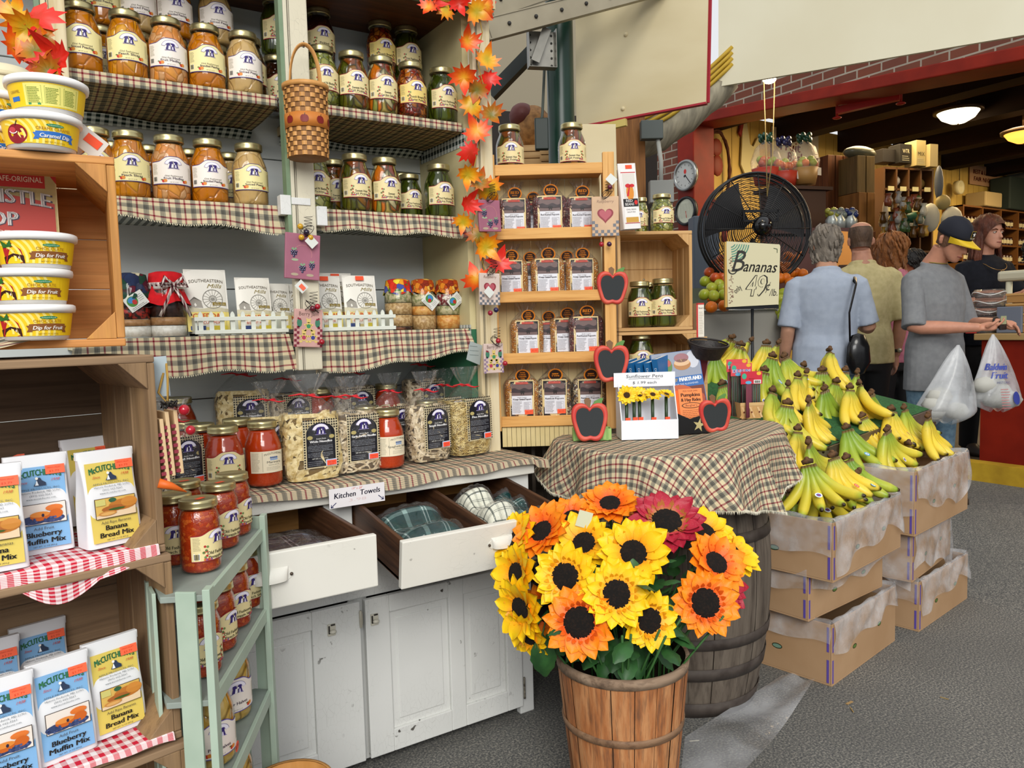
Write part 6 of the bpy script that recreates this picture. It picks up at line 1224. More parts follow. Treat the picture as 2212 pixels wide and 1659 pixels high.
a.rect(-W/2, H*.46, W/2, H*.62, '#1f62a8', 1); a.text('DISHING UP', -.037, H*.545, .0125, '#c8b070', 2, w=.066, bold=.03); a.text('MARYLAND', .040, H*.545, .014, '#f2f4f6', 2, w=.076, bold=.08); a.text('150 RECIPES FROM THE ALLEGHENIES', .0, H*.49, .006, '#cfd8e4', 2, w=.13)
a.rect(-W/2, 0, W/2, H*.46, '#6a2a1c', 1); a.ell(-.01, H*.36, .055, .032, '#c0582c', 2, 18); a.ell(.04, H*.27, .04, .028, '#a84424', 2, 16); a.ell(-.05, H*.22, .035, .03, '#c8663c', 2, 16); a.ell(.03, H*.17, .018, .012, '#e8d8cc', 3, 12); a.ell(-.02, H*.10, .04, .02, '#8a3820', 2, 14)
q = atD(1480, 890, 2.63); t = book('DISHING UP MARYLAND cookbook facing out behind the orange flyers', (q.x, q.y, TB+.043), (-.22, -.10, RZ+.05), W, H, .016, '#1f62a8'); a.obj('cover_print', lambda x, y, o: V((x, -.0018-o, y)), t)
a = Art(); a.text('DISHING UP MARYLAND', 0, -.005, .0085, '#e8eef4', 1, w=.17, rot=0)
for i in range(5):
  q = atD(1380+18*i, 880, 2.70-.012*i); t = book('blue cookbook spine, number '+('one', 'two', 'three', 'four', 'five')[i]+' from the left beside the face-out cookbook', (q.x, q.y, TB+.043), (-.10, -.12, RZ+.95), .10, .20+.012*(i == 4), .017, '#1d66a0', 'cookbooks shown spine out')
  s_ = Art(); s_.text('DISHING UP MARYLAND', 0, -.003, .0075, '#d8e4ee', 1, w=.165); s_.obj('spine_print', lambda x, y, o: V((-.0532-o, .0085-y, .10-x+.0)), t)
b = MB(); b.span((-.13, -.015, 0), (.13, .08, .042)); q = atD(1442, 920, 2.66); one('book_step', b, m_cl, 'low wooden step under the cookbooks behind the pen display', 'stand', (q.x, q.y, TB), RZ+.05)
# pencil basket
q = atZ(1618, 905, TB); t = thing('pencil_basket', 'small square woven splint basket full of pencil packs on the right of the table', 'basket', (q.x+.03, q.y+.035, TB), RZ+.12); w, h = .095, .062; b = MB(); m_sp = mottled('pale_splint', '#d8b078', '#c89c62', 14, .5)
b.add([(-w/2*.8, -w/2*.8, 0), (w/2*.8, -w/2*.8, 0), (w/2*.8, w/2*.8, 0), (-w/2*.8, w/2*.8, 0), (-w/2, -w/2, h), (w/2, -w/2, h), (w/2, w/2, h), (-w/2, w/2, h)], [(0, 3, 2, 1), (0, 1, 5, 4), (1, 2, 6, 5), (2, 3, 7, 6), (3, 0, 4, 7)]); b.obj('basket', m_sp, t)
a = Art()
for i in range(3): x = -.030+i*.030; a.poly([(x-.016, .004), (x-.008, .004), (x+.012, .045), (x+.004, .045)], '#caa066', 1); a.poly([(x+.016, .004), (x+.008, .004), (x-.012, .045), (x-.004, .045)], '#e0bc88', 2); a.poly([(x, .020), (x+.004, .025), (x, .030), (x-.004, .025)], '#6a3020', 3)
a.rect(-.047, .050, .047, .062, '#d8b47c', 2); a.obj('weave', lambda x, y, o: V((x, -w/2*(.8+.2*y/h)-.0006-o, y)), t)
m_pen = gingham('pencil_pattern', '#3a6a5a', '#8a2a4a', 190, uv=False)
for i, (dx, dy, dz, hd, lab) in enumerate(((.008, -.022, .0, 1, 'front pack of patterned pencils with a red header card'), (-.022, .004, .03, 2, 'KIDFUN header pencil pack behind the front pack'), (-.032, .022, .045, 2, 'rearmost pencil pack with a balloon header'), (-.03, -.02, .0, 0, 'pencil pack turned edge-on at the left of the basket'))):
  t = thing('pencil_pack', lab, 'pencils', (q.x+.03, q.y+.035, TB+.006), RZ+.05+(.9 if i == 3 else 0), 'pencil packs in the splint basket'); b = MB()
  for j in range(9): b.tube([(dx-.032+j*.008, dy, .0), (dx-.032+j*.008, dy, .125+dz)], .0036, 6)
  b.obj('pencils', m_pen, t)
  if hd:
    b = MB(); b.box((dx, dy-.0055, .148+dz), (.082, .0015, .048)); c = b.obj('header_card', FL('#c8283c', .5), t); a = Art(); a.rect(-.041, -.024, .041, .024, '#c8283c' if hd == 1 else '#d84a54', 0); a.ell(-.028, .006, .009, .011, '#3fae8c', 1, 12); a.ell(.028, .016, .009, .007, '#e8b830', 1, 12); a.ell(.0-.012, -.018, .012, .006, '#5ab0d8', 1, 12)
    if hd == 2: a.text('KIDFUN', 0, -.012, .014, '#f0eef8', 2, w=.064, bold=.12); a.text('KIDFUN', 0, -.012, .014, '#4a5ac0', 3, w=.062, bold=.02)
    else: a.rect(.008, -.022, .036, -.008, '#eae6e6', 2); a.barcode(.01, -.021, .034, -.010, 3); a.text('PENCILS', 0, -.006, .004, '#6a1018', 2, w=.02)
    a.obj('header_print', lambda x, y, o: V((dx+x, dy-.0065-o, .148+dz+y)), c)
    b = MB(); b.span((dx-.037, dy-.0048, 0), (dx+.037, dy-.0044, .13+dz)); b.obj('wrapper', m_glass, t)
# black wicker basket behind
q = atD(1525, 765, 2.68); t = thing('wicker_basket', 'dark wicker basket tilted behind the cookbooks at the crate corner', 'basket', (q.x, q.y, 1.125), rot=(.3, .1, RZ)); b = MB(); b.lathe([(.045, 0), (.062, .045), (.064, .047)], 28, fn=lambda p, a: V((p.x*1.1+.002*math.sin(a*14+p.z*400), p.y*.8, p.z))); b.obj('wicker', mottled('dark_wicker', '#241a16', '#120d0b', 60, .5, bump=.6, bs=160), t); b = MB(); b.tube([(.070*math.cos(2*PI*i/24), .051*math.sin(2*PI*i/24), .052) for i in range(24)], .004, 6, closed=True); b.obj('rim', FL('#1c1512', .5), t)
b = MB(); b.box((-.01, .01, -.125), (.035, .03, .24)); b.obj('stand', FL('#5a1420'), t)
# ================================================================ SUNFLOWERS IN THE BUSHEL BASKET
m_bush = wood('bushel_wood', '#a86a3e', '#c08a5c', '#5e4434', 2, r=.7, sc=1.3, bump=.5)
bc = atD(1343, 1400, 1.93); BX, BY = bc.x, bc.y; t = thing('bushel_basket', 'tall tapered splint bushel basket holding the artificial sunflowers', 'basket', (BX, BY, 0))
Hb = .425; R0, R1 = .118, .163; ns = 18
def br(z): return R0+(R1-R0)*(z/Hb)**.9
b = MB()
for i in range(ns):
  a0 = 2*PI*i/ns; rr = random.Random(i+5).uniform(-.0015, .0015)
  b.grid(lambda u, v: V(((br(v*Hb)+rr+.002*(1-(2*u-1)**2))*math.cos(a0+2*PI/ns*(u*.965)), (br(v*Hb)+rr+.002*(1-(2*u-1)**2))*math.sin(a0+2*PI/ns*(u*.965)), v*Hb)), 4, 8)
b.lathe([(R0-.004, .0), (R1-.005, Hb)], 30, 1); b.lathe([(.0001, .006), (R0, .006)], 24, 1); b.obj('staves', [m_bush, FL('#3a2a20', .8)], t)
for z, hh in ((.09, .022), (.255, .020)):
  b = MB(); b.lathe([(br(z)+.002, z), (br(z)+.006, z+.002), (br(z+hh)+.006, z+hh-.002), (br(z+hh)+.002, z+hh)], 48); b.obj('hoop', wood('hoop_wood', '#7a5c44', '#8c6e54', '#523c2c', 0, sc=.8), t)
b = MB(); b.lathe([(R1-.006, Hb-.022), (R1+.002, Hb-.022), (R1+.004, Hb+.002), (R1-.006, Hb+.002)], 48); b.obj('rim', wood('rim_wood', '#8c7560', '#a08a74', '#5c4a3c', 0, sc=.8, r=.8), t)
def petm(name, c):
  n = N(name); sp = n.n('SeparateXYZ'); n.l(n.co('UV'), sp.inputs[0]); f = n.math('ADD', sp.outputs[0], n.math('MULTIPLY', n.math('SUBTRACT', n.noise(n.co(), 60, 2), .5), .25))
  c_ = n.ramp(f, [(.12, c[0]), (.42, c[1]), (.75, c[2])]); gl = n.noise(n.co(), 900, 1); c_ = n.mix(n.ramp(gl, [(.72, 0.0), (.76, .7)]), c_, '#fff4c0'); return n.set(c_, .5, spec=.35)
m_py = petm('petal_yellow', ('#e8820a', '#f2b40c', '#f4c80e')); m_po = petm('petal_orange', ('#d8420c', '#ee6a0c', '#f28a10')); m_pr = petm('petal_crimson', ('#a88a20', '#b8283c', '#a81c34'))
m_disc = mottled('seed_disc', '#0b0603', '#22140a', 170, .95, bump=.9, bs=230, lo=.45, hi=.75)
m_leafg = mottled('silk_leaf', '#2c5a28', '#1f4420', 30, .5, bump=.2, bs=90)
def sunflower(mp, R, seed, n=17, cup=.32):
  r = random.Random(seed); t = thing('sunflower', 'x', 'flower'); pb_, cb_ = flower_head(R, n, None, None, seed, 2, cup, .46)
  for i in range(18):   # ring of small curled petals round the disc
    a0 = 2*PI*i/18+r.uniform(-.1, .1); ca, sa = math.cos(a0), math.sin(a0); l = R*.20*r.uniform(.8, 1.3)
    pb_.grid(lambda u, v: V(((R*.43+l*v*.6)*ca-(u-.5)*R*.13*math.sin(PI*(.25+.7*v))*sa, (R*.43+l*v*.6)*sa+(u-.5)*R*.13*math.sin(PI*(.25+.7*v))*ca, R*.05+l*.8*v)), 2, 3, 0, uvf=lambda u, v: (.15+.2*v, 0))
  pb_.obj('petals', mp, t); cb_.obj('seed_disc', m_disc, t); b = MB()
  for i in range(7):
    a0 = 2*PI*i/7; ca, sa = math.cos(a0), math.sin(a0); b.grid(lambda u, v: V((R*.5*v*ca-(u-.5)*R*.3*math.sin(PI*(.2+.8*v))*sa, R*.5*v*sa+(u-.5)*R*.3*math.sin(PI*(.2+.8*v))*ca, -R*.12-R*.10*math.sin(PI*v*.9))), 2, 4)
  b.obj('sepals', m_leafg, t); b = MB(); b.tube([(0, 0, -R*.08), (0, .004, -.05), (.005, .015, -.11), (.0, .04, -.18)], [.006, .004, .0035, .0035], 8); b.obj('stem', FL('#35602c', .5), t); return t
SF = {'y': [sunflower(m_py, .082, 61), sunflower(m_py, .084, 62, 16, .5), sunflower(m_py, .080, 63, 18, .2)], 'o': [sunflower(m_po, .084, 64, 18, .15), sunflower(m_po, .082, 65, 17, .45)], 'r': [sunflower(m_pr, .084, 66, 16, .25)]}
BUSH = V((BX, BY, .53)); camd = (CAMP-BUSH).normalized()
FLW = [('y', 0, 1222, 1246, 1.73, 72, None, 'yellow sunflower at the middle left of the bouquet, facing out'), ('y', 1, 1368, 1196, 1.80, 78, (.0, .35), 'yellow sunflower tipped upward above the centre of the bouquet'), ('y', 0, 1332, 1283, 1.69, 74, (.1, .15), 'yellow sunflower at the very centre of the bouquet'),
  ('y', 2, 1402, 1340, 1.70, 66, (.35, -.15), 'yellow sunflower low right of centre over the basket rim'), ('o', 0, 1252, 1345, 1.68, 76, (-.15, -.05), 'big orange sunflower low over the basket rim'), ('o', 0, 1524, 1302, 1.76, 70, (.25, .05), 'orange sunflower hanging at the lower right'),
  ('o', 1, 1545, 1218, 1.86, 70, (.7, .6), 'orange sunflower tilted up at the right side'), ('y', 1, 1262, 1175, 1.86, 68, (-.3, .6), 'yellow sunflower tipped up behind the middle-left one'), ('y', 1, 1118, 1240, 1.82, 66, (-1.3, .1), 'yellow sunflower facing left at the upper left edge'),
  ('y', 1, 1128, 1315, 1.76, 72, (-1.1, -.3), 'yellow sunflower facing down-left at the left edge'), ('y', 2, 1140, 1370, 1.76, 60, (-.9, -.8), 'lowest yellow sunflower hanging at the left edge'), ('o', 1, 1180, 1320, 1.82, 62, (-.6, -.1), 'orange sunflower mostly hidden behind the left yellow ones'),
  ('o', 1, 1172, 1150, 1.92, 70, (-.9, 1.1), 'orange sunflower turned away at the upper left'), ('y', 1, 1112, 1165, 1.96, 62, (-1.3, .9), 'yellow sunflower turned away behind the upper left orange one'), ('o', 1, 1236, 1120, 2.0, 56, (-.3, 1.3), 'small orange sunflower at the back left'),
  ('o', 1, 1318, 1090, 2.02, 62, (-.1, 1.5), 'orange sunflower standing up at the back under the tablecloth'), ('r', 0, 1440, 1128, 1.95, 78, (.15, 1.0), 'crimson sunflower near the top right of the bouquet'), ('y', 1, 1448, 1085, 2.1, 56, (.2, 1.4), 'yellow sunflower at the back behind the crimson one'),
  ('y', 1, 1520, 1150, 2.02, 64, (.7, 1.2), 'yellow sunflower turned away at the upper right'), ('y', 1, 1580, 1195, 2.02, 60, (1.1, .9), 'yellow sunflower turned away at the right edge'), ('r', 0, 1556, 1262, 1.95, 66, (.9, .3), 'crimson sunflower behind the right orange ones'), ('y', 1, 1495, 1120, 2.12, 54, (.4, 1.4), 'small yellow sunflower at the back right'),
  ('o', 1, 1395, 1100, 2.08, 46, (0, 1.3), 'small orange sunflower hidden beside the crimson one')]
sidev = V((math.sin(yaw), -math.cos(yaw), 0)); fwh = V((math.cos(yaw), math.sin(yaw), 0))
for i, (c, k, x, y, d, rp, od, lab) in enumerate(FLW):
  p = atD(x, y, d+.06); toc = (CAMP-p).normalized(); od = od or (-.25, .1); nrm = (toc*1.0+sidev*od[0]+V((0, 0, 1))*od[1]).normalized(); q = nrm.to_track_quat('Z', 'Y'); e = (q.to_matrix() @ Matrix.Rotation(i*1.3, 3, 'Z')).to_euler()
  dup(SF[c][k], p, tuple(e), lab, 'artificial sunflowers in the bushel basket', rp/1655*(d+.06)/.082*1.04)
# foliage: leaves and stems filling the basket
b = MB(); r = random.Random(9)
def leafshape(b, p, nrm, up, s, mi=0):
  x = nrm.cross(up).normalized()
  def f(u, v): w = math.sin(PI*min(.98, .08+.92*v))**.8*(1+.12*math.sin(v*26)); q = (u-.5)*w*s*.62; return p+up*(v*s)+x*q+nrm*(-abs(q)*.35+.12*s*math.sin(v*2.2)-.25*s*v*v)
  b.grid(f, 4, 8, mi)
for i in range(150):
  a = r.random()*2*PI; el = r.uniform(-.45, 1.3) if i % 3 else -.5; R = r.uniform(.10, .235)*(.62 if el < -.1 else 1 if el < .9 else .85); dr = V((math.cos(a)*math.cos(el), math.sin(a)*math.cos(el), math.sin(el))); p = BUSH+V((dr.x*R*1.0, dr.y*R*1.0, dr.z*R*.8-.02)); up = (dr+V((r.uniform(-.7, .7), r.uniform(-.7, .7), r.uniform(-.9, .5)))).normalized()
  leafshape(b, p, (V((0, 0, 1))+dr*.6).normalized(), up, r.uniform(.05, .085))
for i in range(40):
  a = r.random()*2*PI; rr = r.random()*.12; b.tube([(BX+rr*math.cos(a), BY+rr*math.sin(a), .05), (BX+rr*1.2*math.cos(a), BY+rr*1.2*math.sin(a), .40), (BX+(rr+.08)*1.3*math.cos(a), BY+(rr+.08)*1.3*math.sin(a), .56)], .003, 5, 1)
b.lathe([(.0001, .40), (.155, .40)], 20, 2)
one('silk_foliage', b, [m_leafg, FL('#35602c'), FL('#1b140e')], 'dark green silk leaves and stems filling the bushel basket', 'foliage', kind='stuff')
b = MB(); p = atD(1170, 1400, 1.80); leafshape(b, V((0, 0, .02)), -fwh, V((.1, 0, -1)), .10); leafshape(b, V((.02, 0, .03)), -fwh, V((.5, -.2, -.9)), .07); b.tube([(0, 0, .02), (.04, .03, .07), (.12, .08, .04)], .002, 5); one('silk_leaf', b, m_leafg, 'pair of glittered green leaves hanging down at the left of the basket', 'leaf', p)
p = atD(1262, 1122, 1.93); b = MB(); b.box((0, 0, 0), (.036, .001, .042), rz=RZ, ry=.3); one('flower_tag', b, FL('#cfd2b4'), 'pale price tag tucked among the orange flowers at the top left', 'tag', p)
# ================================================================ BANANAS
def ban_mat(name, g, yv):
  n = N(name); sp = n.n('SeparateXYZ'); n.l(n.co('UV'), sp.inputs[0]); nz = n.noise(n.co(), 14, 3); f = n.math('ADD', sp.outputs[0], n.math('MULTIPLY', n.math('SUBTRACT', nz, .5), .22))
  c = n.ramp(f, [(0, '#5a4224'), (.05, '#6f5a2a'), (.08, g[0]), (.24, g[1]), (.55, yv[0]), (.84, yv[1]), (.94, g[1]), (.975, '#4a3a18'), (1, '#231a0c')])
  sp2 = n.ramp(n.noise(n.co(), 120, 2), [(.68, 0.0), (.74, .45)]); c = n.mix(sp2, c, '#7a5a20'); return n.set(c, .38, spec=.4)
m_ban = [ban_mat('banana_yellow', ('#9aa83a', '#d8c040'), ('#e6c838', '#ecd04a')), ban_mat('banana_turning', ('#7c9a30', '#a8b438'), ('#cfc23c', '#dcc840')), ban_mat('banana_green', ('#6a8e2c', '#86a232'), ('#a0b238', '#b4ba3c'))]
m_crown = mottled('banana_crown', '#6a4a2c', '#3c2a1a', 60, .8)
def bunch_proto(mi, n, seed, spread=.9, cupv=1.0, two=False):
  """hand of bananas: crown at the origin (top), fruit curving down and out towards -Y"""
  t = thing('banana_bunch', 'x', 'bananas'); r = random.Random(seed); L0 = .19
  for i in range(n):
    q = (i-(n-1)/2)/max(1, (n-1)/2) if n > 1 else 0; row = i % 2 if two else 0; a = q*spread*.55; L_ = L0*r.uniform(.9, 1.05)*(.93 if row else 1); pts = []; rs = []
    curl = 1.05*cupv*r.uniform(.85, 1.15)
    N_ = 13
    for s in range(N_):
      u = s/(N_-1); ang = -1.35+curl*u*1.25+row*.0;
      pts.append((u, ang))
    P = V((math.sin(a)*.012+q*.012, -.006-.012*row, -.006)); dirh = V((math.sin(a)*1.0, -math.cos(a)*1.0, 0)); path = []
    for s in range(N_):
      u = s/(N_-1); ang = -1.42+1.30*curl*u**1.1+row*.18; path.append(P.copy()); st = L_/(N_-1); P = P+(dirh*math.cos(ang)+V((0, 0, 1))*math.sin(ang))*st+V((q*.006, 0, 0))*math.sin(PI*u)
      rs.append(.0065 if u < .06 else .0065+.0125*min(1, (u-.06)/.16)**.8 if u < .3 else .019*(1 if u < .72 else max(.22, 1-((u-.72)/.27)**2.4*.8)))
    b = MB(); tmp = MB(); tmp.tube(path, rs, 7, 0);
    # uv = position along the fruit
    nn = 7; fs = tmp.f; uvs = [[((k//nn)/(N_-1), 0) for k in f] for f in fs]; b.add(tmp.v, fs, 0, uvs, True); b.obj('banana', m_ban[mi], t)
  b = MB(); b.tube([(-.008-.004*n/2, .0, .004), (0, -.002, .008), (.008+.004*n/2, .0, .004)], [.008, .011, .008], 8, flatz=1); b.ball((0, -.0, .014), .009, 8); b.obj('crown', m_crown, t)
  s = Art(); s.ell(0, 0, .012, .009, '#e8ecf4' if seed % 3 == 0 else '#3f9ac8' if seed % 3 == 1 else '#d8562a', 0, 14); s.ell(0, 0, .008, .0055, '#4a5ab0' if seed % 3 == 0 else '#e8eef4' if seed % 3 == 1 else '#e8b088', 1, 10); s.rect(-.004, -.0015, .004, .0015, '#c03030' if seed % 3 != 1 else '#2f80b0', 2)
  so_ = s.obj('fruit_sticker', lambda x, y, o: V((x, -o, y)), t); so_.location = (.004, -.092, -.085); so_.rotation_euler = (-.95, .4, 0); return t
BN = [bunch_proto(0, 5, 71, 1.0), bunch_proto(1, 5, 72, 1.1, 1.1), bunch_proto(2, 4, 73, .9), bunch_proto(0, 6, 74, 1.2, .9, True), bunch_proto(1, 4, 75, .8, 1.0)]
def bananas(k, x, y, d, yw, pitch, lab, s=1.0, roll=0):
  if d > 2.9: yw += .75; s *= 1.03
  if d > 3.4: s *= 1.0
  if 2.5 < d < 2.8: d += .12; s *= .95
  elif y > 860 and d > 2.98 and x > 1800: d += .10; s *= .95
  p = atD(x, y, d); dup(BN[k], p, (pitch+.15*math.sin(x*.9), roll+.25*math.sin(x*.37), RZ+yw+.35*math.sin(x*.61+y)), lab, 'banana bunches of the fruit stand', s)
# cardboard banana boxes with plastic liners
m_cb = mottled('cardboard', '#b08f6c', '#a5835f', 4, .8, bump=.05); m_cbi = FL('#a08058', .85); m_liner = clear('liner_film', (1, 1, 1), .05, .18, 1.2, 30, edge=.5, haze=.24)
def bbox(label, loc, rz, W, D, H, seed, lo=.5, tiltx=0, over=.03, skirt=True, flap=False):
  """local origin at the near bottom corner; W along +X, D along +Y"""
  r = random.Random(seed); t = thing('banana_box', label, 'box', loc, rot=(tiltx, 0, rz)); th = .006; b = MB()
  b.span((0, 0, 0), (W, D, th)); b.span((0, 0, th), (W, th, H)); b.span((0, D-th, th), (W, D, H)); b.span((0, th, th), (th, D-th, H)); b.span((W-th, th, th), (W, D-th, H)); b.obj('carton', m_cb, t, .0015)
  for z0, z1 in ((.01, H*.42), (H*.55, H*.95)):
    b = MB(); b.span((-.001, .010, z0), (.0, .018, z1)); b.span((.003, -.001, z0), (.011, .0, z1)); b.obj('purple_stripe', FL('#5c4a9c', .6), t)
  for (px_, pz) in ((W*.33, H*.42), (W*.72, H*.52)):
    a = Art(); a.ell(px_, pz, .016, .0085, '#1c2410', 1, 14); a.ell(px_, pz, .013, .006, '#5a7434', 2, 12); a.obj('hand_hole', front, t)
  a = Art(); a.ell(-D*.5, H*.40, .020, .010, '#1c2410', 1, 14); a.ell(-D*.5, H*.40, .017, .007, '#6f8f7c', 2, 12); a.obj('hand_hole', lambda x, y, o: V((-o, -x, y)), t)
  if skirt:
    ph = r.random()*6; per = [(0, 0), (W, 0), (W, D), (0, D)]; tot = 2*(W+D)
    def pos(u):
      s_ = u*tot
      for (ax, ay), (bx, by), nx, ny in ((per[0], per[1], 0, -1), (per[1], per[2], 1, 0), (per[2], per[3], 0, 1), (per[3], per[0], -1, 0)):
        l = math.hypot(bx-ax, by-ay)
        if s_ <= l+1e-9: return V((ax+(bx-ax)*s_/l, ay+(by-ay)*s_/l, 0)), V((nx, ny, 0))
        s_ -= l
      return V((0, 0, 0)), V((-1, 0, 0))
    def lf(u, v):
      p, nn = pos(min(u, .99999)); L_ = H*lo*(1+.22*math.sin(u*17+ph)+.12*math.sin(u*41+ph))
      if v < .25: k = 1-v/.25; return p-nn*(.010+.004*math.sin(u*70))+V((0, 0, H+over*.3-.05*k))
      if v < .35: k = (v-.25)/.10; return p+nn*(-.010+.018*k)+V((0, 0, H+over*.3+.006*math.sin(PI*k)+.003*math.sin(u*90)))
      k = (v-.35)/.65; return p+nn*(.007+.010*abs(math.sin(u*23+ph+k*3))*k+.004*math.sin(u*83+k*5))+V((0, 0, H+over*.3-L_*k+.006*math.sin(u*60+ph)*k))
    b = MB(); b.grid(lf, 150, 14); b.obj('plastic_liner', m_liner, t)
  return t
AZ = math.radians(9.6)
bbox('lowest banana box of the front stack, open side wrapped in plastic', (2.252, 1.545, 0), AZ, .535, .40, .215, 1, .42)
bbox('middle banana box of the front stack, turned so its corner sticks out', (2.20, 1.60, .222), AZ-.07, .52, .40, .175, 2, .45)
bbox('top banana box of the front stack, open and heaped with bananas', (2.205, 1.51, .380), AZ, .56, .42, .200, 3, .72)
bbox('lowest banana box of the rear stack beside the aisle', (2.93, 1.625, 0), AZ-.02, .53, .40, .20, 4, .55); bbox('middle banana box of the rear stack, half covered by film', (2.885, 1.63, .208), AZ+.05, .50, .40, .19, 5, .95)
bbox('top banana box of the rear stack, open with yellow bananas', (2.845, 1.60, .405), AZ, .60, .44, .25, 6, .62)
# sheet of plastic on the floor
b = MB(); r = random.Random(8); PA, PB, PC_, PD = atZ(1690, 1465, .01), atZ(1480, 1600, .01), atZ(1440, 1900, .01), atZ(1760, 1480, .01)
b.grid(lambda u, v: (PA*(1-u)+PB*u)*(1-v)+(PD*(1-u)+PC_*u)*v+V((0, 0, .012+.015*math.sin(u*9+v*5)*math.sin(v*4))), 24, 18); one('plastic_sheet', b, clear('sheet_film', (1, 1, 1), .05, .2, 1.0, 12, edge=.5, haze=.22), 'loose sheet of clear plastic lying on the asphalt by the barrel', 'plastic sheet')
# litter
for i, (x, y, c, l) in enumerate(((1835, 1518, '#a8895c', .03), (1840, 1533, '#a88a50', .03), (2040, 1508, '#9c8450', .025), (1500, 1600, '#cfc8b4', .03))):
  p = atZ(x, y, .003); b = MB(); b.box((0, 0, 0), (l, .008 if i == 0 else .0025, .002), rz=i*.9); one('straw_scrap', b, FL(c), ('tan paper scrap', 'thin straw below the paper scrap', 'straw bit farther right', 'pale straw bit beside the barrel foot')[i]+' on the asphalt', 'litter', p)
# display tray with green turf
m_turf = mottled('turf', '#1f4a26', '#2f6434', 90, .9, bump=.6, bs=200); m_stn = mottled('dull_steel', '#8a8478', '#5c4634', 6, .35, metal=.6)
def tp(x, y, d): return atD(x, y, d)
TF0, TF1 = atD(1745, 985, 3.05), atD(2008, 888, 3.62); TBk0 = TF0+V((-.35, 1.05, .30)); TBk1 = TF1+V((-.20, .60, .16))
t = thing('display_tray', 'sloping produce table lined with green turf behind the banana boxes', 'table', TF0); b = MB()
b.grid(lambda u, v: (TF0*(1-u)+TF1*u)*(1-v)+(TBk0*(1-u)+TBk1*u)*v-TF0+V((0, 0, .01+.006*math.sin(u*9)*math.sin(v*8))), 16, 16); b.obj('turf_mat', m_turf, t)
b = MB(); b.beam(TF0-TF0-V((0, 0, .03)), TF1-TF0-V((0, 0, .03)), .02, .075); b.beam(TF1-TF0-V((0, 0, .03)), TBk1-TF0-V((0, 0, .03)), .02, .075); b.obj('steel_rim', m_stn, t)
b = MB(); b.beam(TF0-TF0-V((0, 0, .11)), TF1-TF0-V((0, 0, .11)), .015, .07); b.obj('wood_rail', m_rack, t)
for q in (TF0, TF1, TBk0, TBk1): b = MB(); z = -q.z; b.beam(q-TF0-V((0, 0, .05)), V((q.x-TF0.x, q.y-TF0.y, -TF0.z+gz(q.x))), .04, .04, up=(0, 1, 0)); b.obj('leg', FL('#3a2c22'), t)
BL_ = [(0, 1740, 805, 3.55, .25, .30, 'big yellow bunch left of the jeans on the upper turf'), (1, 1694, 770, 3.6, -.1, .2, 'greenish bunch under the pencil basket on the turf'), (0, 1700, 832, 3.3, .3, .3, 'large bunch with a blue sticker in the middle of the turf'), (1, 1668, 845, 3.15, -.1, .25, 'bunch with a brand sticker just right of the table edge'),
  (3, 1790, 757, 3.75, .45, .4, 'bunch at the back edge pointing right near the jeans'), (1, 1850, 805, 3.75, .55, .4, 'bunch at the rear right of the turf, upper'), (1, 1806, 825, 3.6, .0, .4, 'curved green bunch in the middle right of the turf'), (0, 1855, 830, 3.5, .35, .3, 'long yellow bunch at the right end of the turf'), (2, 1780, 840, 3.45, -.2, .4, 'small green bunch below the middle right one on the turf'),
  (2, 1668, 770, 3.5, -.5, .2, 'green bunch at the left of the turf behind the pencils'), (0, 1620, 735, 4.0, .1, .8, 'yellow bunch at the very back under the BANANAS sign'), (3, 1580, 728, 4.05, -.5, .9, 'yellow bunch at the back left under the sign'), (0, 1680, 740, 3.95, .5, .8, 'yellow bunch at the back right of the sign pole'), (2, 1545, 770, 3.8, -.3, .1, 'green bunch behind the dark wicker basket'), (1, 1560, 830, 3.5, -.2, .0, 'green bunch seen between the cookbook and the pencil packs'),
  (0, 1722, 928, 3.0, .25, .35, 'bunch at the left in the gap between turf and front box'), (1, 1745, 955, 2.92, .1, .2, 'green bunch lying in the gap behind the front box'),
  (1, 1745, 1000, 2.62, -.15, .15, 'left bunch in the front box, large greenish fruit'), (0, 1798, 985, 2.68, .12, .12, 'middle yellow bunch in the front box'), (2, 1828, 990, 2.74, .4, .1, 'right green bunch in the front box'), (2, 1700, 1060, 2.66, -.7, .45, 'low green bunch at the left corner of the front box'), (2, 1850, 1020, 2.85, .8, .8, 'green bunch lying at the back right of the front box'), (1, 1760, 1030, 2.70, .2, .1, 'lower greenish bunch spilling at the front of the front box'),
  (2, 1828, 925, 3.05, -.2, .15, 'dark green bunch at the left of the rear box'), (1, 1915, 928, 3.0, .15, .25, 'front centre bunch of the rear box with a red sticker'), (0, 1862, 900, 3.25, -.2, .15, 'upright yellow bunch at the back left of the rear box'), (0, 1925, 885, 3.3, .0, .15, 'upright bunch at the back middle of the rear box'), (1, 1952, 882, 3.35, .25, .2, 'upright greenish bunch at the back right of the rear box'), (0, 2003, 900, 3.25, .4, .3, 'yellow bunch at the right end of the rear box'), (0, 1960, 960, 3.15, .7, .6, 'bananas lying low in the rear box behind the front bunch')]
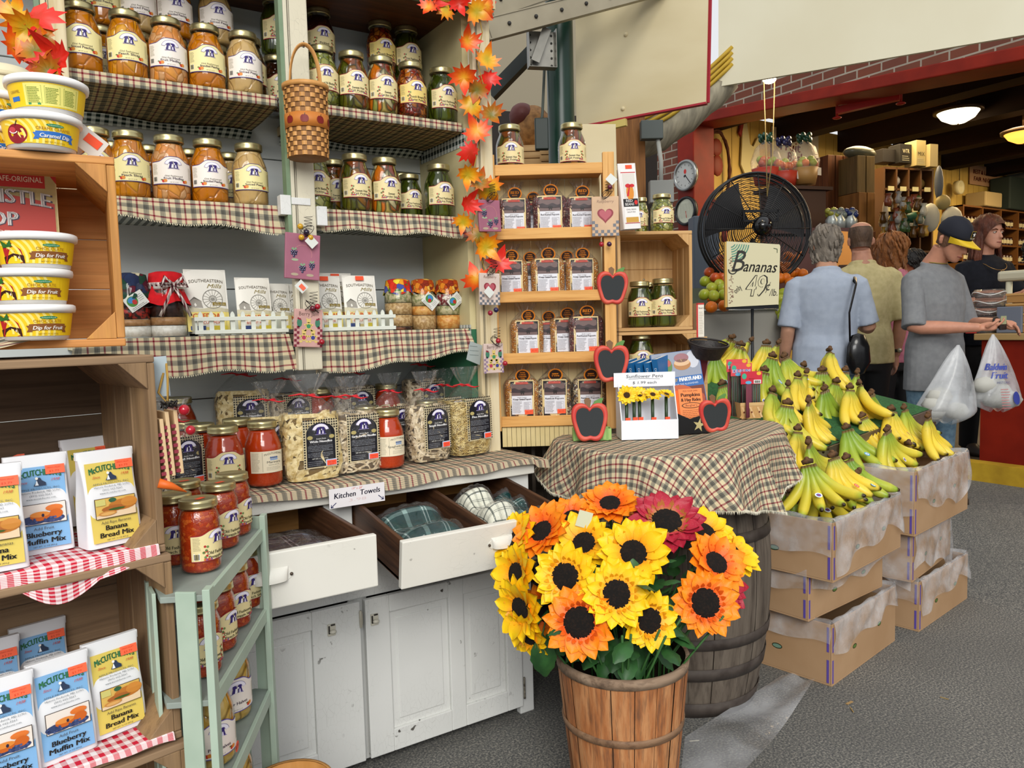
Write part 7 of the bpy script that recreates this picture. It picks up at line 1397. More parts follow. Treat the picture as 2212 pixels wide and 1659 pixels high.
BL_ += [(k, x, y, d, yw, .3, 'banana bunch on the turf, '+lab) for k, x, y, d, yw, lab in ((3, 1735, 790, 3.65, -.2, 'tucked behind the big yellow bunch'), (0, 1722, 812, 3.45, -.2, 'overlapping the big yellow bunch from below'), (1, 1775, 800, 3.6, -.3, 'between the jeans and the middle bunches'), (4, 1825, 800, 3.7, -.2, 'in the rear row right of the jeans'), (0, 1835, 838, 3.45, -.1, 'in front of the rear right ones'),
  (1, 1700, 872, 3.1, -.2, 'at the left front next to the table'), (0, 1745, 865, 3.2, .1, 'yellow one in the left front row'), (4, 1650, 800, 3.4, -.6, 'behind the pencil basket'), (0, 1655, 742, 3.9, -.1, 'yellow one at the back near the sign pole'), (3, 1600, 745, 3.9, -.9, 'low yellow one at the back left'), (1, 1880, 850, 3.5, .2, 'at the right end above the rim'))]
for k, x, y, d, yw, pt, lab in BL_: bananas(k, x, y, d, yw, pt, lab, 1.12)
# ================================================================ MARKET BUILDING AND SHOP
n = N('brick'); co = n.co('UV'); bt = n.n('TexBrick'); bt.inputs['Scale'].default_value = 1.0; bt.inputs['Brick Width'].default_value = .215; bt.inputs['Row Height'].default_value = .075; bt.inputs['Mortar Size'].default_value = .007
bt.inputs['Color1'].default_value = rgb('#7a3e28'); bt.inputs['Color2'].default_value = rgb('#6a3c2c'); bt.inputs['Mortar'].default_value = rgb('#a8a090'); n.l(co, bt.inputs['Vector']); n.bump(n.math('SUBTRACT', 1.0, bt.outputs['Fac']), .4, .01); m_brick = n.set(n.mix(n.ramp(n.noise(co, 3, 4), [(.3, 0.0), (.7, .4)]), bt.outputs['Color'], '#55302a'), .85)
m_redp = mottled('red_paint', '#8a2210', '#741a0c', 4, .5, spec=.2); m_yel = mottled('yellow_wall', '#c2a454', '#b39648', 2, .6); m_dkw = mottled('dark_ceiling_wood', '#2c1b10', '#1c110a', 3, .8, sc3=(1, .2, 1), spec=.15)
FX = 6.0
b = MB()
def quad(b, p0, p1, z0, z1, mi=0): L_ = (V(p1)-V(p0)).length; b.add([V((p0[0], p0[1], z0)), V((p1[0], p1[1], z0)), V((p1[0], p1[1], z1)), V((p0[0], p0[1], z1))], [(0, 1, 2, 3)], mi, [[(0, z0), (L_, z0), (L_, z1), (0, z1)]])
for x_ in (FX, FX+.3): b.add([(x_, 5.95, 3.34), (x_, -3, 2.53), (x_, -3, 3.8), (x_, 5.95, 3.8)], [(0, 1, 2, 3)], 0, [[(3.55, 3.34), (12.5, 2.53), (12.5, 3.8), (3.55, 3.8)]]); quad(b, (x_, 9.5), (x_, 5.95), 0, 3.8)
struct('wall_facade', b, m_brick)
b = MB(); b.beam((FX+.15, -3, 2.54), (FX+.15, 6.0, 3.35), .36, .10); struct('trim_5', b, m_redp, .01)
b = MB(); b.span((FX-.03, 5.72, 0), (FX+.28, 5.95, 3.30)); struct('trim_6', b, m_redp, .01)
b = MB()
for i in range(60): b.span((FX+.3+i*.16, 6.2, 0.1), (FX+.3+i*.16+.152, 6.24, 3.62))
struct('wall_shop_back', b, m_yel); b = MB(); b.span((FX+.25, 6.245, .1), (16, 6.27, 3.62)); b.span((16, -3.1, .1), (16.05, 6.2, 3.7)); struct('wall_shop_far', b, FL('#3a3016'))
b = MB(); b.span((FX+.25, -3, 3.66), (16, 6.2, 3.70)); struct('ceiling_shop', b, wood('ceiling_boards', '#7a5026', '#8a5e30', '#50351a', 1, r=.8, sc=.25, spec=.15))
for i in range(8): b = MB(); b.span((FX+.6+i*1.25, -3, 3.40), (FX+.85+i*1.25, 6.2, 3.66)); struct('trim_%d' % (10+i), b, m_dkw)
b = MB(); b.span((FX+.0, -3, .10), (16, 6.2, .155)); b.span((5.35, -1.5, .10), (FX, 2.75, .135)); struct('floor_shop', b, mottled('shop_floor', '#3c342c', '#2c2620', 3, .6))
b = MB(); b.span((5.28, -1.5, .13), (5.40, 2.72, .27)); curb = one('kerb', b, m_gk if 'm_gk' in globals() else mottled('yellow_kerb', '#c9a428', '#a8841c', 6, .6), 'yellow painted kerb step at the shop entrance by the red counter', 'kerb')
b = MB(); b.span((5.275, 1.55, .272), (5.405, 2.05, .275)); b.obj('black_stripe', FL('#1c1a16'), curb)
# plane helper for hanging boards
def vplane(P0, az):
  d_ = V((math.cos(az), math.sin(az), 0)); nn = V((-d_.y, d_.x, 0))
  return lambda x, y: CAMP+ray(x, y)*((P0-CAMP).dot(nn)/ray(x, y).dot(nn))
def hboard(name, label, P0, az, pts, mat, edge=None, th=.02):
  f = vplane(P0, az); q = [f(x, y) for x, y in pts]; nn = V((-math.sin(az), math.cos(az), 0)); nn = -nn if nn.dot(FW) < 0 else nn; c = q[0]
  t = thing(name, label, 'board', c); b = MB(); k = len(q); b.add([p-c for p in q]+[p+nn*th-c for p in q], [tuple(range(k)), tuple(range(k, 2*k))[::-1]]+[(i, (i+1) % k, k+(i+1) % k, k+i) for i in range(k)]); b.obj('panel', mat, t)
  if edge: b = MB(); b.beam(q[edge[0]]-c+nn*th/2, q[edge[1]]-c+nn*th/2, th*1.3, .008); b.beam(q[edge[1]]-c+nn*th/2, q[edge[2]]-c+nn*th/2, .008, th*1.3); b.obj('red_edge', FL('#a02030', .5), t)
  return t
m_bd = mottled('cream_board', '#d3c6a2', '#c6b790', 1.5, .55, sc3=(1, 1, 3)); m_bd2 = mottled('cream_board2', '#dbd6be', '#d2cbb0', 1.2, .55)
hboard('hinged_board', 'cream painted plywood board with a red edge hanging beside the green pole', atD(1245, 150, 3.45), math.radians(115), [(1245, 275), (1525, 222), (1531, -60), (1243, 20)], m_bd, (0, 1, 2))
hboard('hinged_board', 'large pale board at the top right hanging in front of the brick wall', atD(1553, 150, 4.2), math.radians(119), [(1552, 187), (2420, 40), (2420, -160), (1552, -60)], m_bd2)
for x, y in ((1352, 75), (1346, 235)): p = vplane(atD(1245, 150, 3.45), math.radians(115))(x, y); b = MB(); b.ball((0, 0, 0), .010, 10, sc=(1, 1, 1)); one('bolt_head', b, m_bd, 'round painted bolt head on the cream board, '+('upper' if y < 100 else 'lower')+' one', 'bolt', p, group=None)
hboard('plywood_panel', 'cream upright plywood panel rising behind the popcorn rack', atD(1290, 400, 3.0), RZ+.1, [(1250, 268), (1330, 268), (1350, 1150), (1275, 1150)], m_bd)
b = MB(); f = vplane(atD(1245, 150, 3.44), math.radians(115)); b.beam(f(1276, 282), f(1353, 264), .02, .03); one('lath', b, FL('#c9b468'), 'thin yellow lath under the cream hanging board', 'lath')
# green pole, channels and bracket
t = thing('awning_pole', 'dark green round steel pole behind the popcorn rack jars', 'pole', (atD(1213, 300, 3.2).x, atD(1213, 300, 3.2).y, 0)); b = MB(); b.lathe([(.056, 0), (.056, 3.3)], 28); b.obj('tube', mottled('green_gloss', '#18392c', '#122c22', 4, .3), t); b = MB(); b.lathe([(.08, 0), (.08, .02), (.0001, .02)], 24); b.obj('foot', FL('#18392c'), t)
m_galv = mottled('galvanised', '#8e8c84', '#77756e', 8, .4, metal=.7); m_beige = mottled('beige_beam', '#a79e88', '#968d78', 5, .5, metal=.2)
def chan(label, a, c, w, m, holes=8):
  t = thing('steel_channel', label, 'beam', a); b = MB(); v = V(c)-V(a); b.beam((0, 0, w/2), v+V((0, 0, w/2)), .05, .004); b.beam((0, 0, -w/2), v+V((0, 0, -w/2)), .05, .004); s_ = v.cross(V((0, 0, 1))).normalized()*.02; b.beam(s_, v+s_, .003, w); b.beam(-s_*-1*.0-s_*.2+s_*1.0, v+s_, .003, w); b.obj('channel', m, t)
  b = MB()
  for i in range(holes): p = v*(.08+.9*i/holes)+s_*0+V((0, 0, .0)); q = s_-(s_.normalized()*.004 if s_.dot(FW) > 0 else -s_.normalized()*.004); b.ball(p+q, .008, 8)
  b.obj('holes', FL('#2c2a28'), t); return t
chan('beige steel channel crossing above the green pole', atD(1050, 66, 2.75), atD(1500, -50, 3.3), .075, m_beige); chan('upper beige steel beam along the top behind the leaves', atD(1050, 10, 2.8), atD(1300, -70, 3.2), .11, m_beige)
p = atD(1168, 110, 2.95); t = thing('perforated_bracket', 'galvanised perforated bracket hanging from the beam beside the green pole', 'bracket', p, RZ+.2); b = MB()
b.box((0, 0, 0), (.11, .003, .145)); b.box((.053, -.02, 0), (.003, .04, .145)); b.box((-.053, -.02, 0), (.003, .04, .145)); b.box((0, -.02, -.071), (.11, .04, .003)); b.beam((-.03, -.03, -.05), (.02, -.03, .075), .035, .003, up=(0, 1, 0)); b.obj('bracket_plate', m_galv, t, .001); b = MB()
for i in range(5):
  for j in (-1, 1): b.ball((.042*j, -.003, -.055+.028*i), .005, 7, sc=(1, .3, 1))
b.obj('holes', FL('#26241f'), t)
b = MB(); b.beam(atD(1060, 205, 3.3), atD(1150, 112, 3.25), .05, .05); one('brace_bar', b, FL('#1b2422', .5), 'dark diagonal brace bar left of the green pole', 'bar');
b = MB(); b.tube([atD(1176, 150, 3.1), atD(1172, 240, 3.1), atD(1166, 300, 3.1)], .006, 6); one('electric_cable', b, FL('#4a5048'), 'grey cable running down left of the green pole', 'cable'); b = MB(); b.box((0, 0, 0), (.055, .03, .125)); one('switch_box', b, FL('#15231d', .5), 'dark green switch box hanging left of the green pole', 'box', atD(1170, 290, 3.1), RZ, bev=.004)
hboard('canvas_backdrop', 'beige canvas awning panel seen behind the green pole', atD(1150, 150, 5.2), RZ+.3, [(1020, 250), (1330, 270), (1480, -80), (1020, -80)], FL('#9a917c', .8), th=.01); hboard('shade_sheet', 'dark sheet standing in for the shade behind the wicker baskets', atD(1150, 300, 5.0), RZ, [(1020, 1105), (1420, 1095), (1420, 262), (1020, 235)], FL('#2a2320', .8))  # second board is a dark sheet added where there is only shade
for x, y, r_, s_, lab in ((1152, 275, .085, 1.2, 'round wicker basket standing on edge behind the left rack jar'), (1128, 250, .06, 1, 'dark red wicker basket by the leaf garland')):
  b = MB(); b.lathe([(.0001, .05), (.5*r_, .045), (r_, 0), (r_*1.02, -.02), (r_*.9, -.01)], 30, fn=lambda p, a: V((p.x*(1+.02*math.sin(a*20)), -p.z, p.y*s_))); one('wicker_basket', b, mottled('wicker_tan', '#a87840', '#7c5428', 40, .6, bump=.7, bs=110) if s_ > 1 else FL('#5a2824'), lab, 'basket', atD(x, y, 3.6), RZ)
b = MB(); b.box((0, 0, 0), (.9, .3, .02)); b.box((0, 0, -.75), (.04, .04, 1.5)); one('side_table', b, m_cl, 'plank table in the next stall holding the wicker baskets', 'table', atD(1150, 372, 3.62)+V((0, 0, -.02)), RZ)
for x, y, w_, lab in ((1148, 338, .085, 'small wooden berry box stacked behind the left rack jar'), (1180, 345, .06, 'small wooden berry box beside the green pole')):
  b = MB(); [b.box((0, 0, (-1.0+i)*.030), (w_, .07, .026)) for i in range(3)]; one('berry_box', b, m_cl, lab, 'box', atD(x, y, 3.45), RZ)
# rolled awning, conduit and boxes near the corner
A0, A1 = atD(1345, 318, 4.5), atD(1570, 165, 4.3); t = thing('rolled_awning', 'rolled cream awning with yellow stripes under the hanging board', 'awning', A0); b = MB(); pts = [A0-A0+(A1-A0)*(i/12)+V((0, 0, .05*math.sin(PI*i/12)*-1)) for i in range(13)]; b.tube(pts, [.16-.03*i/12+.01*math.sin(i*2) for i in range(13)], 14, flatz=.7); b.obj('canvas', mottled('canvas', '#a8a08a', '#7c7666', 6, .8, sc3=(6, 1, 1)), t)
b = MB()
for i in range(4): b.tube([p+V((0, -.02, .05+.03*i)) +(CAMP-A0).normalized()*.12 for p in pts], .011, 6)
b.obj('yellow_stripes', FL('#b8962a'), t)
b = MB(); b.box((0, 0, 0), (.12, .06, .10)); one('junction_box', b, FL('#4e5654', .5), 'grey electrical junction box under the rolled awning', 'box', atD(1407, 282, 4.2), RZ, bev=.004); b = MB(); b.tube([atD(1421, 300, 4.2), atD(1428, 350, 4.2), atD(1428, 392, 4.2)], .012, 8); one('conduit', b, FL('#a8aaa4'), 'pale curved conduit running down from the junction box', 'pipe')
b = MB(); b.box((0, 0, 0), (.13, .06, .12)); one('meter_box', b, FL('#8a8c88', .5), 'light grey box behind the yellow pepper jar', 'box', atD(1428, 415, 4.2), RZ, bev=.004); b = MB(); b.box((0, 0, -.62), (.17, .02, 2.3)); one('brown_plank', b, wood('plank_brown', '#8a5a2c', '#9a6836', '#6a4420', 2), 'brown plank wall piece beside the brick pier', 'plank', atD(1362, 440, 4.3), RZ)
def dial(label, x, y, r_, rim, face_, D=5.6, lens=False):
  c = vplane(V((FX-.06, 5.8, 1)), PI/2)(x, y); t = thing('wall_thermometer', label, 'thermometer', c, rot=(0, 0, -PI/2)); b = MB(); f_ = lambda p, a: V((p.x, -p.z, p.y)); R = r_
  b.lathe([(.0001, -.02), (R, -.02), (R*1.05, .01), (R, .03), (R*.86, .03), (R*.84, .012)], 32, fn=f_); b.obj('rim', rim, t); b = MB(); b.lathe([(.0001, .014), (R*.86, .014)], 30, fn=f_); b.obj('dial', face_, t)
  a = Art()
  if not lens:
    a.ell(0, R*.25, R*.12, R*.16, '#c8302a', 1, 12); a.line([(0, 0), (R*.5, -R*.6)], R*.06, '#26262a', 2); a.line([(-.01, R*.02), (.0, -R*.1)], R*.2, '#26262a', 2)
    for i in range(12): q = 2*PI*i/12; a.line([(R*.62*math.cos(q), R*.62*math.sin(q)), (R*.74*math.cos(q), R*.74*math.sin(q))], R*.04, '#55565a', 1)
  else:
    for i in range(9): a.line([(R*(-.6+.15*i), -R*.5), (R*(-.45+.15*i), R*.55)], R*.02, '#7a7a70', 1)
    a.line([(0, -.0), (R*.1, -R*.5)], R*.05, '#b83a2a', 2)
  a.obj('dial_print', lambda X, Y, o: V((X, -.0145-o, Y)), t)
FL_s = N('brushed_rim').set('#9a9c9a', .3, .8); dial('silver round wall thermometer on the red door post', 1482, 379, .155, FL_s, FL('#b9bbb8', .4)); dial('black-rimmed round dial below the silver thermometer', 1483, 456, .145, FL('#17181a', .4), FL('#b9bba8', .15, .3), lens=True)
b = MB(); b.box((0, 0, -.05), (.22, .2, .62)); one('grey_cabinet', b, FL('#46505c', .5), 'blue-grey steel cabinet at the shop corner left of the fan', 'cabinet', atD(1520, 535, 6.6), RZ, bev=.01)
b = MB(); b.box((0, 0, 0), (.028, .05, .125)); o = one('snack_box', b, FL('#e4ded0', .6), 'tall narrow white and red box beside the light crates', 'box', atD(1509, 692, 2.82), RZ); b = MB(); b.box((-.011, -.0255, 0), (.006, .001, .125)); b.box((.0, -.0255, .06), (.028, .001, .006)); b.obj('red_border', FL('#c03a34'), o); a = Art(); a.text("Bauer's", .004, .042, .006, '#4a3038', 1, w=.018); a.greek(-.005, .012, .03, 14, .006, .001, '#8a8478', 1); a.obj('print', lambda x, y, o_: V((x, -.0256-o_, y)), o)
b = MB(); b.box((0, 0, -.36), (.05, .05, .6)); one('prop_post', b, m_cl, 'short post under the narrow white box', 'post', atD(1509, 692, 2.82), RZ)
# ---------------------------------------------------------------- fan, sign, produce stand
fc = atD(1630, 497, 5.3); t = thing('floor_fan', 'large black drum fan with wire cage behind the BANANAS sign', 'fan', fc, RZ+.1); m_bk = FL('#141416', .35); R = .38; b = MB(); F_ = lambda r_, a, y: V((r_*math.cos(a), y, r_*math.sin(a)))
for k in range(26):
  r_ = R*(.16+.84*k/25); y = -.10+.05*(r_/R)**2; b.tube([F_(r_, 2*PI*i/40, y) for i in range(40)], .0028, 4, closed=True)
for k in range(12): a = 2*PI*k/12; b.tube([F_(R*s, a, -.103+.05*s*s) for s in (.12, .4, .7, 1.0)], .004, 4)
for k in range(14):
  r_ = R*(.2+.8*k/13); b.tube([F_(r_, 2*PI*i/32, .12-.05*(r_/R)**2) for i in range(32)], .0028, 4, closed=True)
b.obj('cage', m_bk, t); b = MB()
for r2, y in ((R, -.05), (R*1.01, 0), (R, .06)): b.tube([F_(r2, 2*PI*i/48, y) for i in range(48)], .009, 6, closed=True)
b.obj('rim_hoop', m_bk, t); b = MB()
for k in range(3):
  a0 = 2*PI*k/3+.5; b.grid(lambda u, v: F_(R*(.15+.75*v), a0+(u-.5)*1.35*(.6+.4*v), .03*(u-.5)*2+.02), 8, 6)
b.obj('blades', FL('#2c2c30', .4), t); b = MB(); b.ball((0, -.13, .012), .068, 16, sc=(1, .9, 1)); b.obj('hub', FL('#0d0d10', .15, coat=.6), t); b = MB(); b.box((0, -.10, .115), (.26, .012, .018)); b.box((0, -.10, .05), (.25, .012, .012)); b.box((-.12, -.10, .085), (.012, .012, .08)); b.box((.12, -.10, .085), (.012, .012, .08)); b.obj('frame_plate', m_bk, t)
b = MB(); b.tube([(0, .02, -.36), (0, .02, -1.25)], .02, 8); b.tube([(-.25, .15, -1.38), (0, .02, -1.2), (.25, .15, -1.38)], .014, 6); b.tube([(0, -.25, -1.38), (0, .02, -1.2)], .014, 6); b.obj('stand', m_bk, t)
sp_ = vplane(atD(1628, 590, 4.35), RZ+.05); c = sp_(1628, 662); t = thing('banana_sign', 'hand-lettered sign on a stand reading Bananas only 49 cents a pound', 'sign', c, RZ+.05); k = 4.35/1655; b = MB(); b.prism([(-57*k, 0), (55*k, 3*k), (59*k, 128*k), (57*k, 132*k), (-58*k, 141*k), (-59*k, 137*k)], 0, .012, fn=lambda p: V((p.x, p.z, p.y))); b.obj('card', FL('#d9d2ae', .5), t)
b = MB(); b.box((-60*k, .012, 70*k), (.012, .02, 140*k)); b.obj('wooden_edge', FL('#c9a050'), t); a = Art(); K_ = k; a.text('ananas', 12*K_, 74*K_, 24*K_, '#2c2a26', 2, w=72*K_, shear=.28, rot=-.06, bold=.01); a.text('B', -36*K_, 76*K_, 46*K_, '#2c2a26', 2, w=25*K_, shear=.3); a.arc(-46*K_, 80*K_, 9*K_, 2.4*K_, 3.0, 6.2, '#2c2a26', 2)
a.text('49', 2*K_, 22*K_, 46*K_, '#2c2a26', 2, w=44*K_, shear=.2, bold=.03); a.text('49', 2*K_, 23.5*K_, 43*K_, '#d9d2ae', 3, w=41*K_, shear=.2, bold=.0); a.text('¢', 30*K_, 34*K_, 20*K_, '#2c2a26', 2, w=9*K_, shear=.2); a.text('/lb.', 43*K_, 22*K_, 15*K_, '#2c2a26', 2, w=18*K_, shear=.2); a.text('only', -32*K_, 34*K_, 12*K_, '#2c2a26', 2, w=18*K_, rot=.7)
for i in range(7): a.arc(-50*K_, 138*K_, (10+5*i)*K_, 2.2*K_, -1.5, -.15, '#5aa088' if i % 2 else '#3f8a78', 1, 10, clip=(-56*K_, 90*K_, 0, 134*K_))
r = random.Random(2)
for i in range(60): a.ell((-50+r.uniform(-4, 5))*K_, (6+r.random()*100)*K_, 1.5*K_, 1.1*K_, '#8a6a58', 1, 6)
a.line([(44*K_, 124*K_), (52*K_, 122*K_), (52*K_, 114*K_)], 1.5*K_, '#4a5a3c', 1); a.obj('lettering', lambda x, y, o: V((x, -.0005-o, y)), t, .0006); b = MB(); b.tube([(.0, .02, .02), (0, .02, -1.0)], .009, 8); b.box((0, .02, -.004), (.30, .02, .02)); b.obj('pole', FL('#2a2c2e', .3, .6), t)
# produce stand with fruit
m_gm = FL('#8e8c84', .5); pc = atD(1606, 700, 4.9); t = thing('produce_stand', 'grey metal produce stand front with slanted steel frame under the fruit', 'stand', (pc.x, pc.y, 0), RZ+.08); z = pc.z; b = MB(); b.span((-.26, 0, .05), (.25, .03, z+.08)); b.obj('front_panel', m_gm, t, .004); b = MB(); b.tube([(-.02+.24, -.012, z+.09), (.36, -.012, z-.25)], .012, 8); b.tube([(-.30, -.012, z+.09), (.245, -.012, z+.09)], .010, 8); b.obj('steel_rail', FL('#9a9a96', .25, .8), t)
b = MB(); b.grid(lambda u, v: V((-.35+.70*u, .05+.75*v, z+.05+.22*v)), 2, 2); b.obj('slope', FL('#2c3c24'), t)
m_or = mottled('orange_skin', '#d8720c', '#c8640a', 60, .4, bump=.3, bs=240); m_ga = mottled('green_apple', '#8a9a20', '#a8a834', 12, .3); m_ra = mottled('red_apple', '#a83a1c', '#c8641c', 12, .3); m_mel = mottled('melon_skin', '#b09468', '#8c8450', 20, .6)
FM = {}
for nm, m, rr in (('orange', m_or, .038), ('green_apple', m_ga, .038), ('red_apple', m_ra, .037), ('melon', m_mel, .052)): b = MB(); b.lathe([(max(.0001, rr*math.sin(PI*i/8)), -rr*math.cos(PI*i/8)*.93-(.006 if i == 8 else 0)) for i in range(9)], 14); FM[nm] = b.mesh(nm, m)
FRL = {}; r = random.Random(12)
for nm, x0, x1, y0, y1, cnt, d0 in (('orange', 1682, 1735, 552, 612, 14, 5.6), ('green_apple', 1685, 1735, 628, 690, 15, 5.2), ('red_apple', 1528, 1572, 560, 606, 10, 5.6), ('green_apple', 1520, 1565, 606, 640, 8, 5.3), ('orange', 1535, 1570, 640, 664, 5, 5.1), ('melon', 1690, 1722, 668, 690, 2, 5.5)):
  pts = []
  for i in range(cnt*14):
    x, y = r.uniform(x0, x1), r.uniform(y0, y1)
    if all((x-a_)**2+(y-b_)**2 > (11 if nm != 'melon' else 22)**2 for a_, b_ in pts): pts.append((x, y))
    if len(pts) >= cnt: break
  lo = {'orange': 'orange in the fruit pile by the BANANAS sign and fan', 'green_apple': 'green apple in the fruit pile beside the BANANAS sign', 'red_apple': 'red apple piled to the left of the BANANAS sign', 'melon': 'tan melon low on the produce stand right of the sign'}[nm]
  for (x, y) in pts:
    o = bpy.data.objects.new(nm, FM[nm]); COL.objects.link(o); o.location = atD(x, y, d0-.4*(y-y0)/(y1-y0)); o.rotation_euler = (r.random(), r.random(), r.random()*6); tag(o, lo, 'fruit', nm.replace('_', ' ')+'s of the produce stand')
# pull-chain lamp hanging from the canopy
c = atD(1662, 172, 4.6); t = thing('hanging_bulb', 'bright bare bulb with a long pull chain in front of the brick wall', 'lamp', c); b = MB(); b.ball((0, 0, 0), .040, 16, sc=(1, 1, .6)); b.obj('bulb', FL('#fff0d0', em='#ffdfae', es=8.0), t); b = MB(); b.lathe([(.046, .012), (.03, .04), (.02, .08), (.0001, .08)], 16); b.obj('socket', FL('#c8b898'), t)
b = MB()
for dx in (-.034, .032): b.tube([(dx*.841, -dx*.541, 0), (dx*.5+.0, -dx*.3, -.45), (-.012, .008, -.69)], .0035, 5)
b.obj('pull_chain', FL('#b8a06a', .4, .5), t); lamp('bulb_light', c+V((-.05, -.08, -.06)), 3, (1, .82, .55), .05)
# ceiling lamps inside
def bowl(label, x, y, z, R, em, col, strg):
  c = atZ(x, y, z); t = thing('ceiling_light', label, 'lamp', c); b = MB(); b.lathe([(.0001, -R*.55), (R*.35, -R*.50), (R*.75, -R*.28), (R*.95, 0)], 30); b.obj('glass_bowl', FL(em, em=col, es=strg), t); b = MB(); b.lathe([(R*.9, .0), (R*1.12, 0), (R*1.14, .03), (R*.8, .05), (.0001, .05)], 30); b.ball((0, 0, -R*.58), .012, 8); b.obj('bronze_rim', FL('#3a2a18', .4, .5), t); b = MB(); b.tube([(0, 0, .05), (0, 0, 3.66-z)], .02, 8); b.obj('stem', FL('#3a2a18', .4, .5), t)
bowl('white glowing bowl light on the dark shop ceiling', 2070, 243, 3.46, .22, '#fff2d0', '#ffefc0', 5.0); bowl('orange glowing bowl light of the ceiling fan at the right edge', 2212, 288, 3.22, .20, '#ffb060', '#ff9a3c', 2.6)
b = MB(); a0, a1 = atD(1808, 240, 6.9), atD(1946, 208, 6.5); b.beam(a0, a1, .06, .06); t = one('red_pipe_bar', b, FL('#a01c10', .5), 'red bar fixed under the beam in the shop opening', 'bar')
for q in (a0, a1): b = MB(); b.tube([q+V((0, 0, .35)), q+V((0, 0, -.06))], .012, 6); b.ball(q+V((0, 0, -.06)), .03, 8, sc=(1.4, 1.4, .4)); b.obj('hanger', FL('#a01c10', .5), t)
# wall decorations on the yellow wall
WY = 6.19
def wy(x, y, yy=WY): return atY(x, y, yy)
def sign(name, label, x0, y0, x1, y1, bg, lines, yy=6.17, cat='sign'):
  p, q = wy(x0, y1, yy), wy(x1, y0, yy); w_, h_ = q.x-p.x, abs(q.z-p.z); h_ = abs(wy((x0+x1)/2, y0, yy).z-wy((x0+x1)/2, y1, yy).z); t = thing(name, label, cat, (p.x, yy, wy((x0+x1)/2, y1, yy).z)); b = MB(); b.span((0, 0, 0), (w_, .01, h_)); b.obj('sheet', FL(bg, .6), t); a = Art()
  for (s_, fx, fy, fh, c_, fw) in lines: a.text(s_, fx*w_, fy*h_, fh*h_, c_, 1, w=fw*w_, shear=.1, bold=.04, res=1)
  a.obj('lettering', lambda x, y, o: V((x, -.002-o, y)), t, .001); return t
sign('fruit_sign', 'white FRUIT BASKETS poster on the yellow wall above the gift baskets', 1668, 282, 1768, 418, '#b9b49c', [('Fruit', .38, .66, .15, '#a8302c', .42), ('Baskets', .62, .50, .15, '#a8302c', .60)])
sign('framed_sign', 'pink framed sign with red lettering far along the yellow wall', 2095, 360, 2160, 402, '#b08a68', [('BEST & LARGEST', .5, .56, .22, '#a03424', .8), ('FAIR NIGHTS', .5, .2, .22, '#a03424', .75)])
sign('fruit_note', 'small white note headed Fruit Baskets with red hearts near the crates', 1735, 430, 1777, 482, '#c4bf9c', [('Fruit', .5, .78, .13, '#b8302c', .4), ('Baskets', .5, .62, .13, '#b8302c', .6), ('made to order', .5, .42, .10, '#3a3a34', .8), ('ask for price', .5, .26, .10, '#3a3a34', .8)], 5.6)
b = MB(); q = wy(1608, 385); rp = [(0, 0), (.18, .02), (.27, .2), (.25, .42), (.30, .55), (.22, .52), (.14, .40), (.08, .42), (.03, .62), (-.02, .80), (-.06, .84), (-.10, .78), (-.07, .62), (-.08, .4), (-.10, .15)]; b.prism(rp, 0, .02, fn=lambda p: V((p.x*.9, -p.z, p.y*.9)))
o = one('rooster_cutout', b, FL('#c2b886', .6), 'cream wooden rooster cutout on the yellow wall above the fan', 'decoration', (q.x, WY-.01, wy(1608, 383).z)); b = MB(); b.prism([(-.02, .80), (-.06, .84), (-.12, .80), (-.11, .62), (-.14, .55), (-.10, .50), (-.07, .6)], 0, .024, fn=lambda p: V((p.x*.9, -p.z, p.y*.9))); b.obj('comb', FL('#8a2a1c'), o)
q = wy(1525, 365); t = thing('grapevine_wreath', 'dark twig wreath with red ribbon beside the red door post', 'wreath', (q.x+.1, WY-.06, q.z)); b = MB(); r = random.Random(3)
for k in range(9): b.tube([(.26*(1+.05*r.uniform(-1, 1))*math.cos(2*PI*i/22)*.8, -.02*r.random(), .42*math.sin(2*PI*i/22)*(1+.06*r.uniform(-1, 1))) for i in range(22)], .012, 5, closed=True)
b.obj('twigs', FL('#4a2412', .9), t); b = MB()
for k in range(26): b.ball((.16*r.uniform(-1, 1), -.06, -.42-.35*r.random()), .05, 8, sc=(1, .5, 1.6))
b.obj('ribbon', FL('#6a0f16', .7), t); b = MB(); b.ball((-.06, -.06, .22), .09, 12, sc=(1, .3, 1.1)); b.ball((-.05, -.06, .02), .10, 12, sc=(.9, .3, 1.2)); b.obj('gingerbread_figure', FL('#7a2a14'), t)
